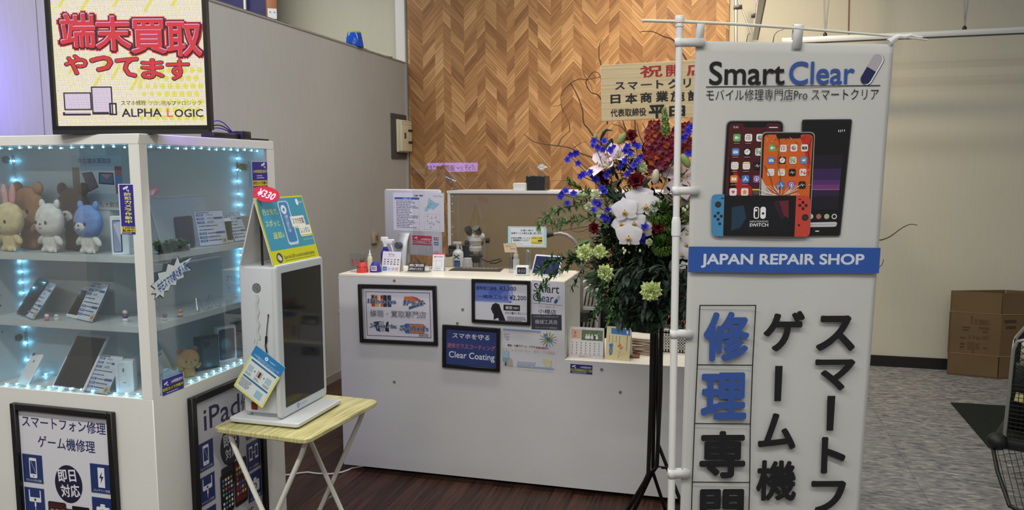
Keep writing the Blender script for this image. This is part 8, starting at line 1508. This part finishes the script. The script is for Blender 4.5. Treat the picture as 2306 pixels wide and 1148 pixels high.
for ch, x0, y0, x1, y1, col, bo in (('祝', 1441, 147, 1492, 174, RD, .026), ('開', 1500, 146, 1533, 172, RD, .03), ('店', 1546, 143, 1588, 170, RD, .03), ('ス', 1385, 185, 1407, 202, (26, 30, 52), .03), ('マ', 1414, 185, 1436, 202, (26, 30, 52), .03), ('ー', 1443, 189, 1468, 192, (26, 30, 52), .03), ('ト', 1478, 180, 1494, 199, (26, 30, 52), .03), ('ク', 1504, 178, 1530, 199, (26, 30, 52), .03), ('リ', 1539, 177, 1556, 197, (26, 30, 52), .03), ('ア', 1568, 176, 1592, 197, (26, 30, 52), .03), ('日', 1375, 213, 1397, 233, BK, .03), ('本', 1408, 210, 1435, 233, BK, .03), ('商', 1442, 208, 1468, 231, BK, .026), ('業', 1477, 205, 1505, 229, BK, .026), ('施', 1510, 205, 1542, 228, BK, .026), ('設', 1549, 203, 1580, 227, BK, .026), ('代表取締役', 1375, 244, 1455, 262, BK, .016), ('平', 1461, 236, 1498, 266, BK, .04), ('田', 1507, 238, 1543, 262, BK, .04)): c.ptext(ch, x0, y0, x1, y1, col, bold=bo, res=4)
c.done('brush_lettering', bt)
for x in (.30, .42): MB().tube([(x, hb_*.5, -.012), (x, -.1, -.012), (x, -.34, -.012)], .006, 6).build('stake', mat('stake_wood', (186, 160, 116), .6), bt)
# ------------------------------------------------------------------ right side: carton, floor mat, wire cart
A, B_ = on('z', 0, 2130, 842), on('z', 0, 2247, 853.5); zc_ = plane_pt(B_, V((B_-A)).cross(V((0, 0, 1))).normalized(), 2257, 660).z; dR = V((.40, .128, 0)); kraft = mat('kraft_board', (104, 84, 56), .75, var=.08, vscale=5)
A = V((A.x, min(A.y, YB-.14), 0)); bx = thing('cardboard_box', 'tall open brown cardboard box standing against the right wall', 'box', A); Bq = B_-A; Bq.z = 0; Cq = Bq+dR; Dq = dR
z1_, z2_ = plane_pt(B_, V((B_-A)).cross(V((0, 0, 1))).normalized(), 2250, 803).z, plane_pt(B_, V((B_-A)).cross(V((0, 0, 1))).normalized(), 2255, 708).z
def panel(nm, p, q, z0, z1, th=.006):
    n = V((-(q-p).y, (q-p).x, 0)).normalized()*th; m = MB(); m.add([p+V((0, 0, z0)), q+V((0, 0, z0)), q+n+V((0, 0, z0)), p+n+V((0, 0, z0)), p+V((0, 0, z1)), q+V((0, 0, z1)), q+n+V((0, 0, z1)), p+n+V((0, 0, z1))], [(3, 2, 1, 0), (4, 5, 6, 7), (0, 1, 5, 4), (1, 2, 6, 5), (2, 3, 7, 6), (3, 0, 4, 7)]); return m.build(nm, kraft, bx)
O3 = V((0, 0, 0))
for p, q in ((O3, Bq), (Bq, Cq), (Cq, Dq), (Dq, O3)):
    g = (q-p).normalized()*.004
    panel('flap', p+g, q-g, .002, z1_-.003, .005); panel('wall', p, q, z1_, z2_); panel('flap', p+g, q-g, z2_+.003, zc_, .005)
ed = mat('kraft_edge', (158, 128, 86), .8)
for z_ in (z1_, z2_): m = MB(); m.tube([V((0, 0, z_))+V((-.001, -.001, 0)), Bq+V((0, -.001, z_)), Cq+V((0, 0, z_))], .002, 5); m.build('crease', ed, bx)
nF = Bq.cross(V((0, 0, 1))).normalized(); c = Canvas(A+nF*.0006, Bq, (0, 0, 1), rough=.7); tk = (72, 52, 34); wF_ = Bq.length
def bt_(s_, x0, y0, x1, y1): 
    a_, b_ = c.p(x0, (y0+y1)/2), c.p(x1, (y0+y1)/2); t_, u_ = c.p((x0+x1)/2, y0), c.p((x0+x1)/2, y1); c.text(s_, a_[0], u_[1], b_[0], t_[1], tk, rot=PI)
bt_('500', 2211, 756, 2227, 766); bt_('6 X', 2180, 755, 2195, 765); bt_('枚 組', 2198, 758, 2208, 765); bt_('個', 2163, 758, 2176, 763)
for x0, y0, x1, y1 in ((2185, 710, 2192, 728), (2194, 718, 2202, 730), (2178, 770, 2194, 786), (2188, 786, 2194, 795)): a_, b_ = c.p(x0, y1), c.p(x1, y0); c.rect(a_[0], a_[1], b_[0], b_[1], (94, 68, 44))
for x0, y0, x1, y1 in ((2205, 721, 2228, 731), (2161, 770, 2172, 785), (2196, 773, 2207, 786)): a_, b_ = c.p(x0, y1), c.p(x1, y0); c.frame_(a_[0], a_[1], b_[0], b_[1], .0015, tk); lines_of_print(c, a_[0]+.003, b_[0]-.003, a_[1]+.004, b_[1]-.004, 2, tk, seed=x0)
for x0, y0, x1, y1 in ((2204, 737, 2228, 742), (2167, 735, 2188, 745), (2213, 745, 2228, 750), (2213, 782, 2226, 786)): a_, b_ = c.p(x0, y1), c.p(x1, y0); lines_of_print(c, a_[0], b_[0], a_[1], b_[1], 2, tk, seed=x0)
c.done('lettering', bx)
nS = dR.cross(V((0, 0, 1))).normalized(); c = Canvas(A+Bq+nS*.0006, dR, (0, 0, 1), rough=.7)
for x0, y0, x1, y1 in ((2262, 720, 2289, 728), (2265, 734, 2288, 741)): a_, b_ = c.p(x0, y1), c.p(x1, y0); c.rect(a_[0], a_[1], b_[0], b_[1], tk)
c.done('lettering', bx)
MB().add([V((0, 0, .01)), Bq+V((0, 0, .01)), Cq+V((0, 0, .01)), Dq+V((0, 0, .01))], [(0, 1, 2, 3)]).build('bottom', kraft, bx, solid=.004)
a_, b_ = on('z', 0, 2141, 908), on('z', 0, 2227, 1009); m = MB(); q = [V((a_.x, a_.y, 0)), V((a_.x+1.5, a_.y+.03, 0)), V((b_.x+1.5, b_.y+.02, 0)), V((b_.x, b_.y, 0))][::-1]; m.add([p+V((0, 0, .0005)) for p in q]+[p+V((0, 0, .008)) for p in q], [(3, 2, 1, 0), (4, 5, 6, 7), (0, 1, 5, 4), (1, 2, 6, 5), (2, 3, 7, 6), (3, 0, 4, 7)]); o = m.build('floor_mat', mat('mat_black_green', (14, 24, 18), .9, var=.3, vscale=120, bump=.6, bscale=500), smooth=False); tag(o, 'black floor mat lying on the grey floor between the carton and the cart', 'floor mat')
# cart, partly outside the frame
YK = 3.95; T0 = on('y', YK, 2262, 985); g0 = V((T0.x, YK, 0)); ck = thing('wire_cart', 'dark wire mesh trolley with pale side panels, cut off by the right photo edge', 'trolley', g0, -.42); cw = mat('wire_black', (22, 26, 22), .5); zb0_, zt0_ = T0.z, on('y', YK, 2283, 763).z; WK, DK = .55, .5
lean_x = on('y', YK, 2284, 770).x-T0.x
def cp_(u, v, w_): return V((u*WK+lean_x*w_, v*DK, zb0_+(zt0_-zb0_)*w_))     # u along the front, v into depth, w up
rail = mat('rail_metal', (150, 152, 148), .35, .6)
MB().tube([cp_(0, 0, 0), cp_(0, 0, .9), cp_(.02, 0, .98), cp_(.06, 0, 1.0), cp_(1, 0, 1.0)], .008, 8).build('front_rail', rail, ck); MB().tube([cp_(0, 0, .9), cp_(0, .04, .98), cp_(0, .1, 1), cp_(0, 1, 1)], .008, 8).build('side_rail', rail, ck)
for u, v in ((0, 1), (1, 0), (1, 1)): MB().cyl(cp_(u, v, 0), cp_(u, v, 1), .008, n=10).build('post', cw, ck)
MB().tube([cp_(0, 1, 1), cp_(1, 1, 1), cp_(1, 0, 1)], .008, 8).build('back_rail', cw, ck)
m = MB(); n = 16
for i in range(-n, n+1):
    for s_ in (1, -1):
        a0 = i/n if s_ > 0 else (i+n)/n-.0
        u0, w0, u1, w1 = (i/n, .55, i/n+.45*s_, 1.0)
        if s_ < 0: u0, u1 = i/n+.45, i/n
        if min(u0, u1) < -.001 or max(u0, u1) > 1.001: 
            lo, hi = max(0, min(u0, u1)), min(1, max(u0, u1))
            if lo >= hi: continue
            f = lambda u: w0+(w1-w0)*(u-u0)/(u1-u0); ua, ub = (lo, hi); m.tube([cp_(ua, 0, f(ua)), cp_(ub, 0, f(ub))], .0016, 4)
        else: m.tube([cp_(u0, 0, w0), cp_(u1, 0, w1)], .0016, 4)
for k in range(30): m.tube([cp_(k/29, 0, 0), cp_(k/29, 0, .55)], .0016, 4)
for k in range(14): m.tube([cp_(0, 0, .55*k/13), cp_(1, 0, .55*k/13)], .0016, 4)
m.build('front_mesh', cw, ck)
m = MB()
for k in range(26): m.tube([cp_(0, k/25, 0), cp_(0, k/25, 1)], .0016, 4)
for k in range(24): m.tube([cp_(0, 0, k/23), cp_(0, 1, k/23)], .0016, 4)
m.build('side_mesh', cw, ck)
pb2 = mat('panel_beige', (206, 202, 176), .5); MB().add([cp_(.04, .12, .74), cp_(1, .12, .74), cp_(1, .12, .97), cp_(.04, .12, .97)], [(0, 1, 2, 3)]).build('panel', pb2, ck, solid=.004, label='pale beige panel behind the mesh')
MB().add([cp_(.03, .1, .36), cp_(1, .02, .22), cp_(1, .12, .28), cp_(.03, .2, .42)], [(0, 1, 2, 3)]).build('shelf', mat('panel_yellow', (196, 192, 130), .5), ck, solid=.006, label='pale yellow sloping shelf'); MB().tube([cp_(.02, .05, .75), cp_(1, .05, .52)], .005, 6).build('brace', rail, ck)
MB().add([cp_(0, .3, .0), cp_(1, .3, 0), cp_(1, .3, .7), cp_(0, .3, .7)], [(0, 1, 2, 3)]).build('inner_panel', mat('wire_black', (22, 26, 22), .5), ck, solid=.006)
m = MB(); m.rbox(-.05, -.02, zb0_-.05, WK, DK, zb0_, .015, 2); m.build('bottom_frame', cw, ck)
MB().ell((-.025, -.01, zb0_-.02), (.045, .045, .04), nu=16, nv=10).build('bumper', cw, ck); MB().tube([(-.04, -.02, zb0_-.05), (.0, -.14, zb0_-.12), (.07, -.30, zb0_-.2), (.2, -.36, zb0_-.22), (WK, -.36, zb0_-.22)], .009, 8).build('lower_rail', cw, ck)
m = MB()
for k in range(14):
    f = k/13; a_ = V((-.04+.24*f**.8, -.02-.34*f**.7, zb0_-.05-.17*f)); m.tube([a_, a_+V((.4, .05, .14))], .0016, 4); m.tube([V((-.03+.3*f, -.02, zb0_-.03)), V((.08+.3*f, -.33, zb0_-.2))], .0016, 4)
m.build('lower_mesh', cw, ck)
for x, y in ((.2, .08), (WK-.05, .08), (.2, DK-.04), (WK-.05, DK-.04)):
    w2 = MB(); w2.cyl((x-.012, y, .045), (x+.012, y, .045), .045, n=22); o = w2.build('wheel', mat('black_rubber', BLACK, .6), ck); MB().tube([(x, y, .045), (x, y+.01, .1), (x, y, zb0_-.04)], .009, 8).build('caster_fork', cw, o)
D.objects.remove(_to)
